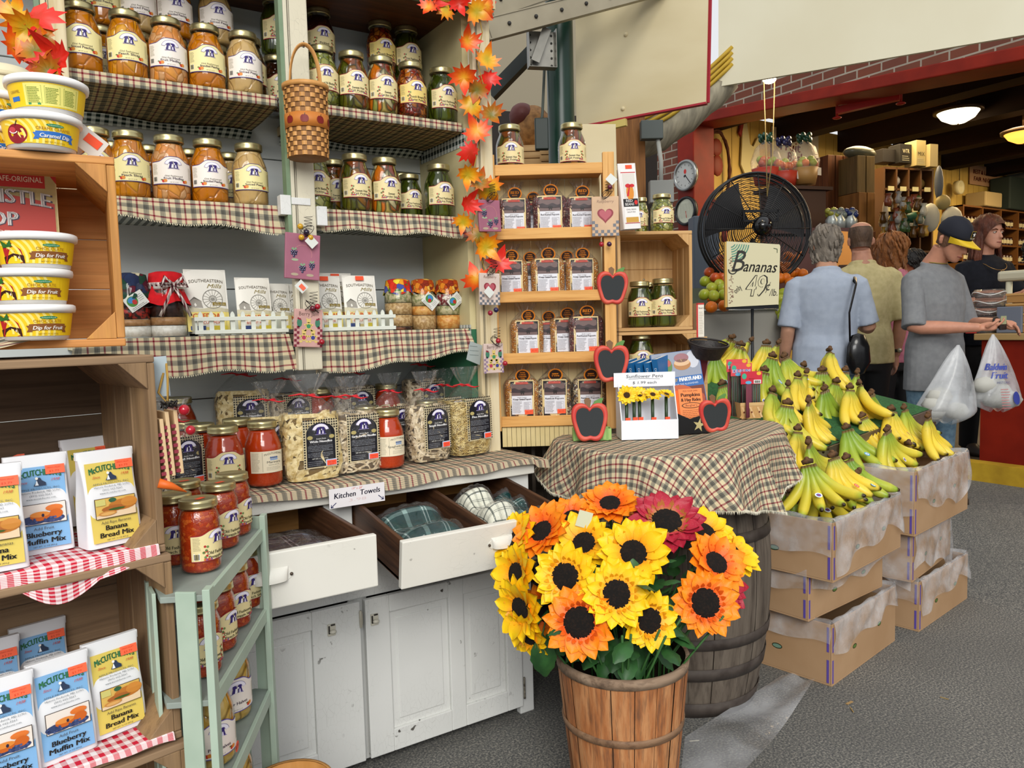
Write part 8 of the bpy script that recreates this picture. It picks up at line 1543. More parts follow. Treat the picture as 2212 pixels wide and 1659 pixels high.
# gift fruit baskets with cellophane and bows
b = MB(); p0, p1 = atD(1650, 405, 7.2), atD(1775, 405, 7.2); b.box(((p0+p1)/2-V((0, 0, .03))), (.62, .35, .03), rz=RZ+.3); b.box(((p0+p1)/2-V((0, 0, .7))), (.5, .3, 1.3), rz=RZ+.3); one('display_counter', b, FL('#3c2214'), 'dark wooden counter carrying the cellophane fruit baskets', 'counter')
for x, yb, bow, tub_, lab in ((1655, 402, '#14402c', '#a83018', 'left cellophane fruit basket in a red tub with a green bow'), (1693, 410, '#1c1c44', '#a83018', 'middle cellophane fruit basket in a red tub with a navy bow'), (1737, 402, '#14402c', '#a07840', 'right cellophane fruit basket in a splint basket with a green bow')):
  c = atD(x, yb-2, 7.15); t = thing('fruit_basket', lab, 'gift basket', c, group=None); b = MB(); b.lathe([(.0001, 0), (.10, 0), (.13, .15), (.125, .15)], 22); b.obj('tub', FL(tub_, .5), t); b = MB(); r = random.Random(x)
  for i in range(16): a = r.random()*6.28; q_ = r.random()**.5*.10; z_ = .17+.10*r.random()*(1-q_*6); b.ball((q_*math.cos(a), q_*math.sin(a), z_), .04, 8, i % 3)
  b.obj('fruit', [m_or, m_ra, m_ga], t); b = MB(); b.lathe([(.13, .14), (.14, .22), (.10, .34), (.03, .40), (.05, .46)], 20, fn=lambda p, a: V((p.x*(1+.05*math.sin(a*7)), p.y*(1+.05*math.sin(a*7)), p.z))); b.obj('cellophane', m_film3, t); b = MB()
  for i in range(14): a = 2*PI*i/14; b.ball((.05*math.cos(a), .05*math.sin(a), .41+.02*(i % 3)), .028, 8, sc=(1.2, .6, 1))
  b.obj('bow', FL(bow, .3, coat=.4), t); b = MB(); b.box((.06, -.12, .11), (.05, .004, .07)); b.obj('price_tag', FL('#cfc4b4'), t)
# stacked crates and bins
def pile(nm, label, x0, y0, x1, y1, d, mat, cat='crate', dep=.4, slats=3):
  k = d/1655; w_, h_ = (x1-x0)*k, (y1-y0)*k; c = atD((x0+x1)/2, y1, d); b = MB()
  if slats:
    for i in range(slats): b.span((-w_/2+w_*i/slats, 0, 0), (-w_/2+w_*(i+1)/slats-.012, .015, h_))
    b.span((-w_/2, .015, 0), (w_/2-.012, dep, h_))
  else: b.span((-w_/2, 0, 0), (w_/2, dep, h_))
  return one(nm, b, mat, label, cat, c, RZ+.35, bev=.003)
m_c1 = wood('dark_crate', '#5e3416', '#6e4220', '#3c220e', 2, sc=.5); m_c2 = wood('mid_crate', '#5c4a24', '#6a5630', '#3e3218', 2, sc=.5); m_c3 = wood('honey_crate', '#7c521e', '#8c602a', '#5a3a14', 2, sc=.5)  # separate wood tones of the upright crates
pile('tall_crate', 'dark upright crate left of the stacked bins', 1782, 338, 1845, 450, 7.6, m_c1); pile('tall_crate', 'olive upright crate right of the dark one', 1846, 338, 1897, 416, 7.4, m_c2, slats=2); pile('tall_crate', 'honey upright crate beneath the olive one', 1850, 417, 1897, 500, 7.4, m_c3, slats=2); pile('tall_crate', 'dark crate below the dark upright crate', 1782, 452, 1845, 700, 7.6, m_c1); pile('tall_crate', 'brown crate column under the honey crate', 1850, 502, 1897, 720, 7.4, m_c1, slats=2)
b = MB(); b.ball((0, 0, 0), .14, 12, sc=(1.6, .8, .45)); one('plastic_bag_pack', b, FL('#5a5c4a', .3), 'grey-green plastic pack lying on top of the tall crates', 'pack', atD(1857, 331, 7.5))
kd = 7.9/1655; c = atD(1962, 500, 7.9); t = thing('bin_rack', 'wooden pigeonhole rack with white price cards at the back of the shop', 'rack', c, RZ+.3); w_, h_ = 130*kd, 135*kd; m_bin = FL('#5a3a18', .6); b = MB()
for i in range(5): b.span((-w_/2+i*w_/4-.01, 0, -1.2), (-w_/2+i*w_/4+.01, .3, h_))
for j in range(8): b.span((-w_/2, 0, h_-j*.21-.02), (w_/2, .3, h_-j*.21))
b.span((-w_/2, .3, -1.2), (w_/2, .32, h_)); b.obj('pigeonholes', m_bin, t)
for i in range(4):
  for j in (1, 2): b = MB(); b.box((-w_/2+(i+.5)*w_/4, -.008, h_-j*.21-.005), (.075, .006, .045)); b.obj('price_card', FL('#c9c290'), t)
r = random.Random(6)
for i, (dx, dz, c_, s_) in enumerate(((-.10, h_-.12, '#b8b8b4', .06), (.02, h_-.33, '#8a8c90', .05), (-.08, h_-.34, '#a8a8a0', .05), (.16, h_-.32, '#2c2c34', .05), (.22, h_-.14, '#6a5a30', .06), (-.2, h_-.55, '#7a6a34', .09), (-.05, h_-.56, '#b0b0ac', .09), (.12, h_-.60, '#7a4c1c', .10), (.20, h_-.52, '#a8762a', .08))):
  b = MB(); b.ball((dx, -.02 if i > 4 else .08, dz), s_, 10, sc=(1, .6, .9)); b.obj('packed_goods', FL(c_, .35), t)
for x0, x1, y0, y1, c_, tx, lab in ((1903, 1942, 322, 350, '#1c1814', None, 'black carton on top of the bin rack, left'), (1940, 1973, 312, 352, '#16140f', 'WTR', 'black carton with white lettering on the bin rack'), (1976, 2003, 304, 358, '#a89a68', 'MIX', 'tall pale carton on the bin rack'), (2006, 2029, 312, 360, '#a8986a', None, 'shorter pale carton at the right end of the bin rack')):
  o = pile('carton', lab, x0, y0, x1, y1, 7.85, FL(c_, .6), 'box', .15, 0)
  if tx: a = Art(); a.text(tx, 0, .10, .04, '#c9c4a4' if tx == 'WTR' else '#3a3420', 1, w=.09); a.greek(-.05, .05, .07, 3, .02, .006, '#a8a48c', 1); a.obj('print', lambda x, y, o_: V((x, -.002-o_, y)), o, .001)
for x, y, R, sx, sz, c_, lab in ((1912, 470, .06, .5, 2.9, '#a8a8a0', 'pale plastic sleeve hanging at the left of the goods'), (1978, 470, .09, 1.3, .6, '#14503a', 'shiny green bow among the wrapped goods'), (2010, 470, .10, .9, 1.4, '#a8a79a', 'white hooded apron hanging behind the cap'), (2056, 478, .12, .9, 1.2, '#a8a79a', 'white apron at the right of the hanging aprons'), (2037, 437, .075, 1, 1, '#8a7c4c', 'tan straw ball hanging above the aprons'), (2028, 395, .08, .5, 2.1, '#4a5058', 'blue-grey balloon shape beside the bin rack')):
  b = MB(); b.ball((0, 0, 0), R, 14, sc=(sx, .5, sz)); one('hanging_goods', b, FL(c_, .5), lab, 'goods', atD(x, y, 7.5), RZ)
r = random.Random(21); GW = []
for i in range(8):
  b = MB(); k = r.uniform(.03, .05); b.lathe([(.0001, -k), (k*.8, -k*.9), (k, 0), (k*.5, k), (k*.9, k*1.6)], 9, fn=lambda p, a: V((p.x*(1+.15*math.sin(a*3+i)), p.y*.7, p.z))); GW.append(b.mesh('wrapped_goods', FL(('#8a6a2c', '#9a9890', '#5c4018', '#b08a30', '#6a7060', '#7a3a1c', '#c0bca8', '#3c5a2c')[i], .3, 0, .5, .3)))
for i in range(46):
  o = bpy.data.objects.new('wrapped_goods', GW[i % 8]); COL.objects.link(o); o.location = atD(r.uniform(1905, 2000), r.uniform(428, 505), r.uniform(7.25, 7.5)); tag(o, 'small cellophane-wrapped packet in the clutter below the pigeonholes', 'goods', 'wrapped packets below the pigeonholes')
b = MB(); p = wy(2072, 405, 6.05); b.lathe([(.0001, -.05), (.10, -.05), (.10, .03), (.06, .03), (.05, .0), (.0001, .0)], 20, fn=lambda p_, a: V((p_.x, -p_.z, p_.y))); o = one('string_spool', b, FL('#c4bc94'), 'white spool hanging on a cord on the yellow wall', 'spool', p); b = MB(); b.tube([(0, 0, .1), (0, 0, .75)], .006, 5); b.obj('cord', FL('#3a3020'), o)
# preserve shelves at the far right of the shop
c0, c1 = wy(2080, 445, 5.9), wy(2330, 470, 5.9); t = thing('jar_shelves', 'long wooden shelves of small dark jars at the far right of the shop', 'shelves', c0); w_ = c1.x-c0.x; b = MB()
for j in range(6): b.span((0, 0, -j*.27), (w_, .28, -j*.27+.025))
for i in range(int(w_/.55)+1): b.span((i*.55, -.005, -1.5), (i*.55+.03, .28, .02))
b.span((0, .28, -1.5), (w_, .3, .02)); b.obj('shelf_frame', FL('#6a4216', .6), t)
jm = MB(); jm.lathe([(.035, 0), (.035, .10), (.03, .11), (.03, .13), (.0001, .13)], 10, 0); jm.lathe([(.036, .03), (.036, .085)], 10, 1); jm = jm.mesh('small_jar', [FL('#2a120a', .2), FL('#b9b08a')]); nj = 0
for j in range(1, 4):
  for i in range(int(w_/.10)):
    if (i*.10+.05) % .55 < .07: continue
    o = bpy.data.objects.new('small_jar', jm); COL.objects.link(o); o.location = V(c0)+V((.05+i*.10, .06, -j*.27+.027)); tag(o, 'small dark jar with a pale label on the far shop shelves', 'jar', 'small jars on the far shop shelves')
for x, y, s_, c_, lab in ((2125, 422, (.5, .3, .22), '#a89468', 'pale box standing on the far jar shelves'), (2180, 415, (.6, .3, .5), '#23302c', 'dark green crate on the far jar shelves'), (2205, 400, (.35, .3, .6), '#5c625e', 'grey sack on the far jar shelves at the right edge')):
  p = wy(x, y, 6.0); b = MB(); b.box((0, 0, s_[2]/2), s_); one('shelf_carton', b, FL(c_, .7), lab, 'box', (p.x, 6.0, c0.z+.03), bev=.02)
for x, y, c_, lab in ((1712, 462, '#8a8a34', 'yellow bow gift bag on the counter behind the grey-haired woman'), (1728, 478, '#6c7468', 'silver gift bag beside the yellow bow bag'), (1752, 470, '#1c2c5c', 'gift bag with a dark blue bow by the crates')):
  x += 85; q = atD(x, 500, 7.0); t = thing('gift_bag', lab, 'bag', q, RZ); b = MB(); b.lathe([(.0001, 0), (.05, 0), (.06, .10), (.03, .15), (.05, .19)], 12); b.obj('bag', FL('#9aa09c', .3, .5), t); b = MB(); [b.ball((.04*math.cos(i), .02*math.sin(i*2), .17+.03*math.sin(i*3)), .03, 8) for i in range(7)]; b.obj('bow', FL(c_, .3), t)
b = MB(); pa, pb_ = atD(1640, 505, 7.1), atD(1850, 505, 6.9); b.beam(pa, pb_, .5, .05); b.beam(pa-V((0, 0, .55)), pb_-V((0, 0, .55)), .45, 1.0); one('shop_counter', b, FL('#4a1c10', .5), 'dark red shop counter behind the customers', 'counter')
b = MB(); q = atD(1825, 540, 5.9); b.box((0, 0, 0), (.16, .01, .28), ry=.1); one('orange_paper', b, FL('#d89040', .6), 'orange paper between the grey-haired woman and the balding man', 'paper', q, RZ); b = MB(); b.box((0, 0, -.84), (.1, .05, 1.45)); one('paper_stand', b, FL('#3a2418'), 'dark stand carrying the orange paper', 'stand', q, RZ)
# red checkout counter
t = thing('checkout_counter', 'red panelled checkout counter with a tan top at the right edge', 'counter', (FX-.35, 2.72, .135)); h_ = 1.115-.135; b = MB()
for i in range(9): b.span((0, -.36*(i+1)+.005, .06), (.04, -.36*i, h_-.045))
b.obj('red_boards', m_redp, t); b = MB(); b.span((.04, -3.3, 0), (.6, -.01, h_-.045)); b.span((.03, -3.3, 0), (.04, 0, .06)); b.obj('carcass', FL('#3a1410'), t); b = MB(); b.span((-.03, -3.3, h_-.045), (.63, .04, h_)); b.obj('countertop', FL('#a88c5c', .4), t, .005); CZ = 1.115
def onc(x, dx=.22): p = vplane(V((FX-.35+dx, 2, 0)), PI/2)(x, 700); return V((p.x, p.y, CZ+.002))
for i in range(5):
  q = onc(2135); t = thing('wrapped_cake', 'cake in a foil pan wrapped in plastic, '+('bottom', 'second', 'third', 'fourth', 'top')[i]+' of the stack on the counter', 'cake', q+V((.005*(i % 2), .006*((i*7) % 3-1), .062*i))); b = MB(); b.lathe([(.0001, 0), (.085, 0), (.098, .03), (.10, .032)], 26); b.obj('foil_pan', FL('#a8a8a4', .25, .8), t); b = MB(); b.lathe([(.096, .028), (.088, .050), (.0001, .056)], 24); b.obj('cake', FL('#7a4420', .6), t); b = MB(); b.lathe([(.103, .0), (.106, .035), (.09, .06), (.0001, .061)], 30, fn=lambda p, a: V((p.x*(1+.03*math.sin(a*9)), p.y*(1+.03*math.sin(a*9)), p.z))); b.obj('plastic_wrap', m_film3, t); b = MB(); b.tube([(.105*math.cos(2*PI*i_/24), .105*math.sin(2*PI*i_/24), .030+.012*math.sin(2*PI*i_/8)) for i_ in range(24)], .004, 5, closed=True); b.obj('white_band', FL('#d8d8d4'), t)
q = onc(2178, .35); t = thing('card_reader_stand', 'cream register display on a short pole on the checkout counter', 'register', q); b = MB(); b.tube([(0, 0, 0), (0, 0, .36)], .022, 12); b.box((0, -.05, .01), (.14, .16, .02)); b.obj('pole', FL('#b8b49c', .4), t); b = MB(); b.box((0, -.10, .40), (.07, .34, .075)); b.obj('display', FL('#b8b49c', .4), t, .02)
q = onc(2180, .12); b = MB(); b.box((0, -.02, .09), (.10, .16, .18)); one('blue_topped_box', b, FL('#6a7280', .5), 'grey box with a blue lid on the checkout counter', 'box', q, bev=.005)
for i in range(4): q = onc(2208, .15)+V((0, 0, .068*i)); t = thing('quart_basket', 'splint quart basket, '+('bottom', 'second', 'third', 'top')[i]+' of the stack at the right edge', 'basket', q); b = MB(); b.box((0, 0, .033), (.12, .15, .064)); b.obj('splint_box', FL('#a87c44', .6), t, .003); b = MB(); b.box((0, 0, .058), (.128, .158, .014)); b.obj('rim', FL('#c09458', .6), t)
b = MB(); q = onc(2098, .05); b.box((0, 0, .06), (.03, .06, .12)); one('red_box', b, FL('#b8302a'), 'small bright red box at the left end of the checkout counter', 'box', q)
# ================================================================ PEOPLE
def skinmat(c): return mottled('skin_'+c.strip('#'), c, tuple(q*.86 for q in rgb(c)[:3]), 22, .5, spec=.35, bump=.05)
def rings(b, rs, n=24, M_=None, mi=0):
  """rs: (z, half width, front y, back y[, x shift]); closed loft"""
  vs = []
  for r_ in rs:
    z, w_, yf, yb = r_[:4]; xs = r_[4] if len(r_) > 4 else 0; yc = (yf+yb)/2; hd = (yb-yf)/2
    for k in range(n):
      a = 2*PI*k/n; p = V((xs+w_*math.cos(a)*(1-.0*abs(math.sin(a))), yc+hd*math.sin(a), z)); vs.append(M_ @ p if M_ else p)
  m = len(rs); fs = [(i*n+k, i*n+(k+1) % n, (i+1)*n+(k+1) % n, (i+1)*n+k) for i in range(m-1) for k in range(n)]+[tuple(range(n))[::-1], tuple((m-1)*n+k for k in range(n))]
  return b.add(vs, fs, mi, None, True)
def chain(b, pts, rs, n=12, mi=0):
  P, R_ = [], []
  for i in range(len(pts)-1):
    for k in range(5): f = k/5; P.append(V(pts[i])*(1-f)+V(pts[i+1])*f); R_.append(rs[i]*(1-f)+rs[i+1]*f)
  P.append(V(pts[-1])); R_.append(rs[-1]); return b.tube(P, R_, n, mi)
def fuse(o, vox, sm=6, f=.5):
  m = o.modifiers.new('fuse', 'REMESH'); m.mode = 'VOXEL'; m.voxel_size = vox; m.use_smooth_shade = True
  s = o.modifiers.new('smooth', 'SMOOTH'); s.iterations = sm; s.factor = f; return o
HEADR = [(.0, .018, -.086, -.050), (.012, .034, -.094, -.030), (.030, .046, -.095, .000), (.050, .054, -.095, .030), (.075, .062, -.096, .062), (.100, .068, -.094, .080), (.125, .0715, -.088, .090), (.145, .074, -.093, .094), (.175, .0745, -.088, .094), (.200, .069, -.072, .085), (.220, .055, -.048, .064), (.234, .030, -.018, .034), (.238, .004, .004, .010)]
def hand(b, W_, dirv, palm, curl=.6, side=1, s=1.0):
  """palm and five separate fingers; dirv = hand direction, palm = palm normal"""
  d = V(dirv).normalized(); pn = V(palm); pn = (pn-d*pn.dot(d)).normalized(); x = d.cross(pn)*side
  b.tube([W_, W_+d*.03*s, W_+d*.065*s, W_+d*.09*s], [.024*s, .031*s, .034*s, .026*s], 12, flatz=.55 if abs(x.z) < 2 else 1)
  for k, (off, ln) in enumerate(((-.027, .062), (-.009, .072), (.009, .068), (.026, .054))):
    p = W_+d*.082*s+x*off*s; q = d.copy(); pts = [p]
    for j in range(3): q = (q+pn*curl*.55).normalized(); p = p+q*ln*s*(.42, .33, .28)[j]; pts.append(p)
    chain(b, pts, [.0088*s, .0085*s, .0078*s, .0062*s], 8)
  p = W_+d*.025*s-x*.024*s; q = (d*.6-x*.9+pn*.3).normalized(); pts = [p, p+q*.034*s]; q = (d*.9+pn*.5-x*.1).normalized(); pts += [pts[-1]+q*.028*s, pts[-1]+q*.05*s]; chain(b, pts, [.0125*s, .0105*s, .0095*s, .007*s], 8)
def person(label, loc, rz, s, skin, shirt, pants, arms, headM, build=1.0, hair=None, sleeve=.45, hem=.86, vox=.008, face=False, shoe='#3a3028', female=False, hunch=0.0, neckl=0.0):
  """standing figure facing -Y, 1.75 m tall at s = 1"""
  t = thing('person', label, 'person', loc, rz); t.scale = (s,)*3; sk = skinmat(skin); B = build; b = MB()
  HM = Matrix.Translation(V((0, -.02-hunch, 1.500))) @ headM.to_4x4()
  rings(b, [(z, w_, yf, yb) for z, w_, yf, yb in HEADR], 28, HM)
  b.tube([HM @ V((0, -.090, .118)), HM @ V((0, -.107, .092)), HM @ V((0, -.112, .080)), HM @ V((0, -.094, .070))], [.007, .010, .013, .009], 8)     # nose
  b.tube([HM @ V((-.022, -.088, .048)), HM @ V((0, -.098, .050)), HM @ V((.022, -.088, .048))], [.004, .0075, .004], 8); b.tube([HM @ V((-.018, -.088, .040)), HM @ V((0, -.097, .039)), HM @ V((.018, -.088, .040))], [.004, .0075, .004], 8)
  b.tube([HM @ V((-.05, -.076, .135)), HM @ V((0, -.089, .138)), HM @ V((.05, -.076, .135))], [.006, .008, .006], 8)
  for q in (-1, 1): b.tube([HM @ V((q*.072, .012, .078)), HM @ V((q*.079, .016, .098)), HM @ V((q*.078, .022, .122)), HM @ V((q*.072, .014, .130))], [.006, .010, .011, .006], 8)
  chain(b, [HM @ V((0, .028, .05)), (0, -.005-hunch*.6, 1.51), (0, .018, 1.45), (0, .02, 1.38)], [.052*B, .055*B, .066*B, .09*B], 16)
  torso = [(1.452, .066*B, -.045, .075), (1.435, .105*B, -.058, .088), (1.405, .160*B, -.078, .10), (1.35, .186*B, -.098, .11), (1.22, .172*B, -.118*B, .112), (1.10, .158*B, -.112*B, .098), (1.0, .160*B, -.112*B, .094), (.92, .172*B, -.112*B, .112), (.84, .170*B, -.10, .12), (.78, .15*B, -.09, .10)]
  rings(b, torso[::-1], 24); la = []
  for side, (E, Wp, hd, pl, curl) in zip((-1, 1), arms):
    S_ = V((side*.172*B, .012, 1.366)); E = V(E); Wp = V(Wp); chain(b, [S_*.8+V((0, 0, 1.382*.2)), S_, E, E*.55+Wp*.45, Wp], [.045*B, .046*B, .040*B, .037*B, .025], 14)
    if hd: hand(b, Wp, hd, pl, curl, side)
  for q in (-1, 1): chain(b, [(q*.085, .01, .84), (q*.095, .0, .48), (q*.10, .02, .09)], [.085*B, .055, .038], 14)
  fuse(b.obj('body', sk, t), vox, 3)
  # shirt
  b = MB(); o_ = .017; rings(b, [(z, w_+o_, yf-o_, yb+o_) for z, w_, yf, yb in torso if z >= hem-.02][::-1], 28); z = hem; b2 = torso[-3]; rings(b, [(hem-.06, .194*B, -.142*B, .145), (.98, .188*B, -.136*B, .134), (1.06, .172*B, -.12*B, .11)], 28)
  b.tube([(.068*B*math.cos(2*PI*i/16), .014+.058*math.sin(2*PI*i/16)-hunch*.2, 1.458+.012*math.sin(2*PI*i/16)) for i in range(16)], .017, 6, closed=True)
  for side, (E, Wp, hd, pl, curl) in zip((-1, 1), arms):
    S_ = V((side*.172*B, .012, 1.366)); E = V(E); k = sleeve/.5; e = S_*(1-min(1, k))+E*min(1, k); chain(b, [S_*.75+V((0, 0, 1.382*.25)), S_, (S_+e)/2, e], [.056*B, .060*B, .060*B, .066*B], 16)
  so_ = b.obj('shirt', None, t) if False else b.obj('shirt', shirt, t); fuse(so_, vox, 5)
  d_ = so_.modifiers.new('folds', 'DISPLACE'); tx = bpy.data.textures.get('folds') or bpy.data.textures.new('folds', 'CLOUDS'); tx.noise_scale = .16; d_.texture = tx; d_.strength = .014; d_.mid_level = .5
  b = MB(); rings(b, [(.74, .168*B, -.115, .13), (.80, .178*B, -.12, .135), (.90, .178*B, -.122*B, .125), (.97, .166*B, -.118*B, .105)], 26)
  for q in (-1, 1): chain(b, [(q*.085, .008, .82), (q*.095, .0, .48), (q*.10, .02, .05)], [.100*B, .072, .060], 16)
  fuse(b.obj('trousers', pants, t), vox*1.2, 5)
  for q in (-1, 1): b = MB(); rings(b, [(0, .045, -.17, .075, q*.10), (.03, .046, -.17, .08, q*.10), (.06, .042, -.11, .075, q*.10), (.09, .038, -.03, .07, q*.10)], 16); b.obj('shoe', FL(shoe, .5), t)
  if face:
    for q in (-1, 1):
      b = MB(); b.ball(HM @ V((q*.031, -.083, .116)), .0105, 12, sc=(1, 1, .75)); e = b.obj('eye', FL('#d8d2c8', .2), t); b = MB(); b.ball(HM @ V((q*.031, -.0905, .116)), .0052, 10); b.obj('iris', FL('#2a1f16', .15), e)
      b = MB(); b.tube([HM @ V((q*.014, -.092, .133)), HM @ V((q*.032, -.092, .139)), HM @ V((q*.050, -.080, .133))], [.003, .004, .0025], 6); b.obj('eyebrow', FL(hair[0] if hair else '#3a2a1c', .8), t)
      b = MB(); b.tube([HM @ V((q*.019, -.089, .121)), HM @ V((q*.031, -.0945, .1245)), HM @ V((q*.043, -.087, .120))], .003, 6); b.obj('eyelid', sk, t)
    b = MB(); b.tube([HM @ V((-.021, -.0935, .045)), HM @ V((0, -.103, .0445)), HM @ V((.021, -.0935, .045))], [.002, .0048, .002], 6); b.obj('lips', FL('#8e4a40', .5), t)
  if hair:
    c, kind = hair; hm = mottled('hair_'+c.strip('#')+kind, c, tuple(q*.45 for q in rgb(c)[:3]), 30, .6, bump=.9, bs=120, sc3=(1, 1, .35), bd=.006); b = MB(); r = random.Random(len(label)); g = {'short': .016, 'bob': .028, 'long': .020, 'buzz': .005, 'bald': .004}[kind]; zlo = {'short': .02, 'bob': -.03, 'long': .05, 'buzz': .07, 'bald': .065}[kind]
    def hf(u, v):
      a = 2*PI*u; fr = max(0, -math.sin(a))**1.2; z0 = zlo+(.165-zlo)*fr; z1 = .238 if kind != 'bald' else .195-.0*fr; z = z0+(z1-z0)*v
      for (za, wa, fa, ba), (zb, wb, fb, bb) in zip(HEADR[:-1], HEADR[1:]):
        if za <= min(.2379, max(0, z)) <= zb: k = (min(.2379, max(0, z))-za)/(zb-za); w_, yf, yb = wa+(wb-wa)*k, fa+(fb-fa)*k, ba+(bb-ba)*k; break
      w_ = max(w_, .060 if z < .10 else 0); yb = max(yb, .075 if z < .1 else 0); gg = g*(1+.35*math.sin(a*7+z*60)*.5+.2*r.uniform(-1, 1)*(kind not in ('buzz', 'bald'))); p = V((w_*math.cos(a), (yf+yb)/2+(yb-yf)/2*math.sin(a), z)); ax = V((0, .0, .10)); return HM @ (p+(p-ax).normalized()*gg)
    b.grid(hf, 44, 18)
    if kind == 'long':
      for i in range(46):
        a = PI*(-.12+1.24*i/45); x_, y_ = .080*math.cos(a), .012+.088*math.sin(a); ph = r.random()*6; L_ = r.uniform(.20, .30); chain(b, [HM @ V((x_*.9, y_*.9, .16)), HM @ V((x_*1.08, y_*1.05, .09)), HM @ V((x_*1.22+.012*math.sin(ph), y_*1.08, .02)), HM @ V((x_*1.32+.014*math.cos(ph), y_*1.0, -.06)), HM @ V((x_*1.25+.016*math.sin(ph*2), y_*.95-.0, .09-L_))], [.010, .014, .015, .013, .005], 7)
    if kind in ('bob', 'short'):
      for i in range(90):
        a = r.random()*2*PI; v = r.random()**.8; p = hf(a/(2*PI), v); q = hf(a/(2*PI)+.03, max(0, v-.22)); m_ = (p+q)/2; m_ += (m_-HM @ V((0, 0, .1))).normalized()*g*.45; chain(b, [p, m_, q], [.007, .010, .004], 6)
    b.obj('hair', hm, t)
  return t
def cloth(name, c1, c2=None, s=30, r=.85): return mottled(name, c1, c2 or tuple(q*.86 for q in rgb(c1)[:3]), s, r, bump=.15, bs=350, spec=.15)
def standat(x, d): p = atD(x, 600, d); return V((p.x, p.y, gz(p.x)))
def Rm(rx=0, ry=0, rz=0): return (Matrix.Rotation(rz, 3, 'Z') @ Matrix.Rotation(ry, 3, 'Y') @ Matrix.Rotation(rx, 3, 'X'))
m_jean = mottled('light_denim', '#6d8a9c', '#587488', 40, .85, bump=.2, bs=300); m_blk = FL('#121214', .8)
dn = lambda sd, f=0: ((sd*.235, .03-f, 1.08), (sd*.255, -.06-f, .84), (0, -.15, -1), (-sd, 0, 0), .5)
# man in the army cap (facing the camera's right, looking down into his hands)
q = standat(2020, 4.45); sM = 1.0
cap = person('man in a grey T-shirt and black cap with yellow brim, looking down at money', q, RZ+.42, .955, '#c48a70', cloth('grey_tshirt', '#808284', '#77797c'), m_jean, [((-.255, -.06, 1.085), (-.02, -.30, 1.075), (.9, -.42, .1), (.0, .1, 1), .75), ((.265, -.02, 1.09), (.19, -.27, 1.10), (.35, -.8, -.25), (-.3, -.3, -1), 1.1)], Rm(.52, 0, .05), 1.06, ('#6a4a34', 'buzz'), .52, .76, .006, True, hunch=.03)
HMc = Matrix.Translation(V((0, -.05, 1.500))) @ Rm(.52, 0, .05).to_4x4(); b = MB()
capc = [(.138, .084, -.100, .104), (.160, .086, -.101, .106), (.190, .082, -.092, .101), (.220, .068, -.068, .082), (.242, .044, -.036, .052), (.252, .012, -.004, .016)]; rings(b, capc, 30, HMc); hat = b.obj('cap', FL('#171a26', .8), cap); b = MB()
b.grid(lambda u, v: HMc @ V((math.cos(PI+PI*u)*.082*(1-.12*v), -.030+math.sin(PI+PI*u)*(.070+.082*v*math.sin(PI*u)**.5), .140-.014*v-.022*v*abs(2*u-1)**2+.004)), 24, 8); b.grid(lambda u, v: HMc @ V((math.cos(PI+PI*u)*.082*(1-.12*v), -.030+math.sin(PI+PI*u)*(.070+.082*v*math.sin(PI*u)**.5), .140-.014*v-.022*v*abs(2*u-1)**2)), 24, 8); b.obj('brim', FL('#d8b41c', .6), hat)
a = Art(); a.rect(-.019, -.004, .019, .032, '#c9a83c', 1); a.rect(-.0172, -.002, .0172, .030, '#15161c', 2); a.poly([((.014 if i % 2 == 0 else .006)*math.sin(PI*i/5), .014+(.014 if i % 2 == 0 else .006)*math.cos(PI*i/5)) for i in range(10)], '#e8e8e4', 3); a.text('U.S. ARMY', 0, -.013, .0075, '#d8d4c0', 3, w=.038, bold=.06)
a.obj('badge', lambda x, y, o: HMc @ V((x+.012, -.1035+.20*max(0, y)+x*x*9-o, .172+y)), hat, .0008)
b = MB(); b.tube([(.062*math.cos(2*PI*i/20), -.0+.055*math.sin(2*PI*i/20)-.01, 1.472+.012*math.sin(2*PI*i/20)) for i in range(20)], .003, 6, closed=True); b.obj('neck_cord', FL('#8a7c3c'), cap)
b = MB(); b.tube([V((.192, -.262, 1.10))+V((.030*math.cos(2*PI*i/16), .010*math.sin(2*PI*i/16), .030*math.sin(2*PI*i/16))) for i in range(16)], .006, 6, closed=True); b.obj('wristband', FL('#15130f', .5), cap)
cm = cap.matrix_basis if False else (Matrix.Translation(q) @ Matrix.Rotation(RZ+.42, 4, 'Z') @ Matrix.Scale(.955, 4))
b = MB(); b.box((0, 0, 0), (.075, .004, .045)); b.box((.002, .003, -.004), (.07, .004, .04)); one('banknotes', b, FL('#a8ac84', .7), 'folded banknotes and wallet in the hands of the man in the cap', 'money', cm @ V((.10, -.36, 1.115)), RZ+.7); b = MB(); b.box((0, 0, 0), (.09, .012, .05)); one('wallet', b, FL('#1c1614', .5), 'dark wallet under the banknotes held by the man in the cap', 'wallet', cm @ V((.105, -.352, 1.085)), RZ+.7, bev=.003)
m_bagp = clear('bag_plastic', (.92, .93, .93), .06, .3, .7, 14, edge=.5, haze=.34)
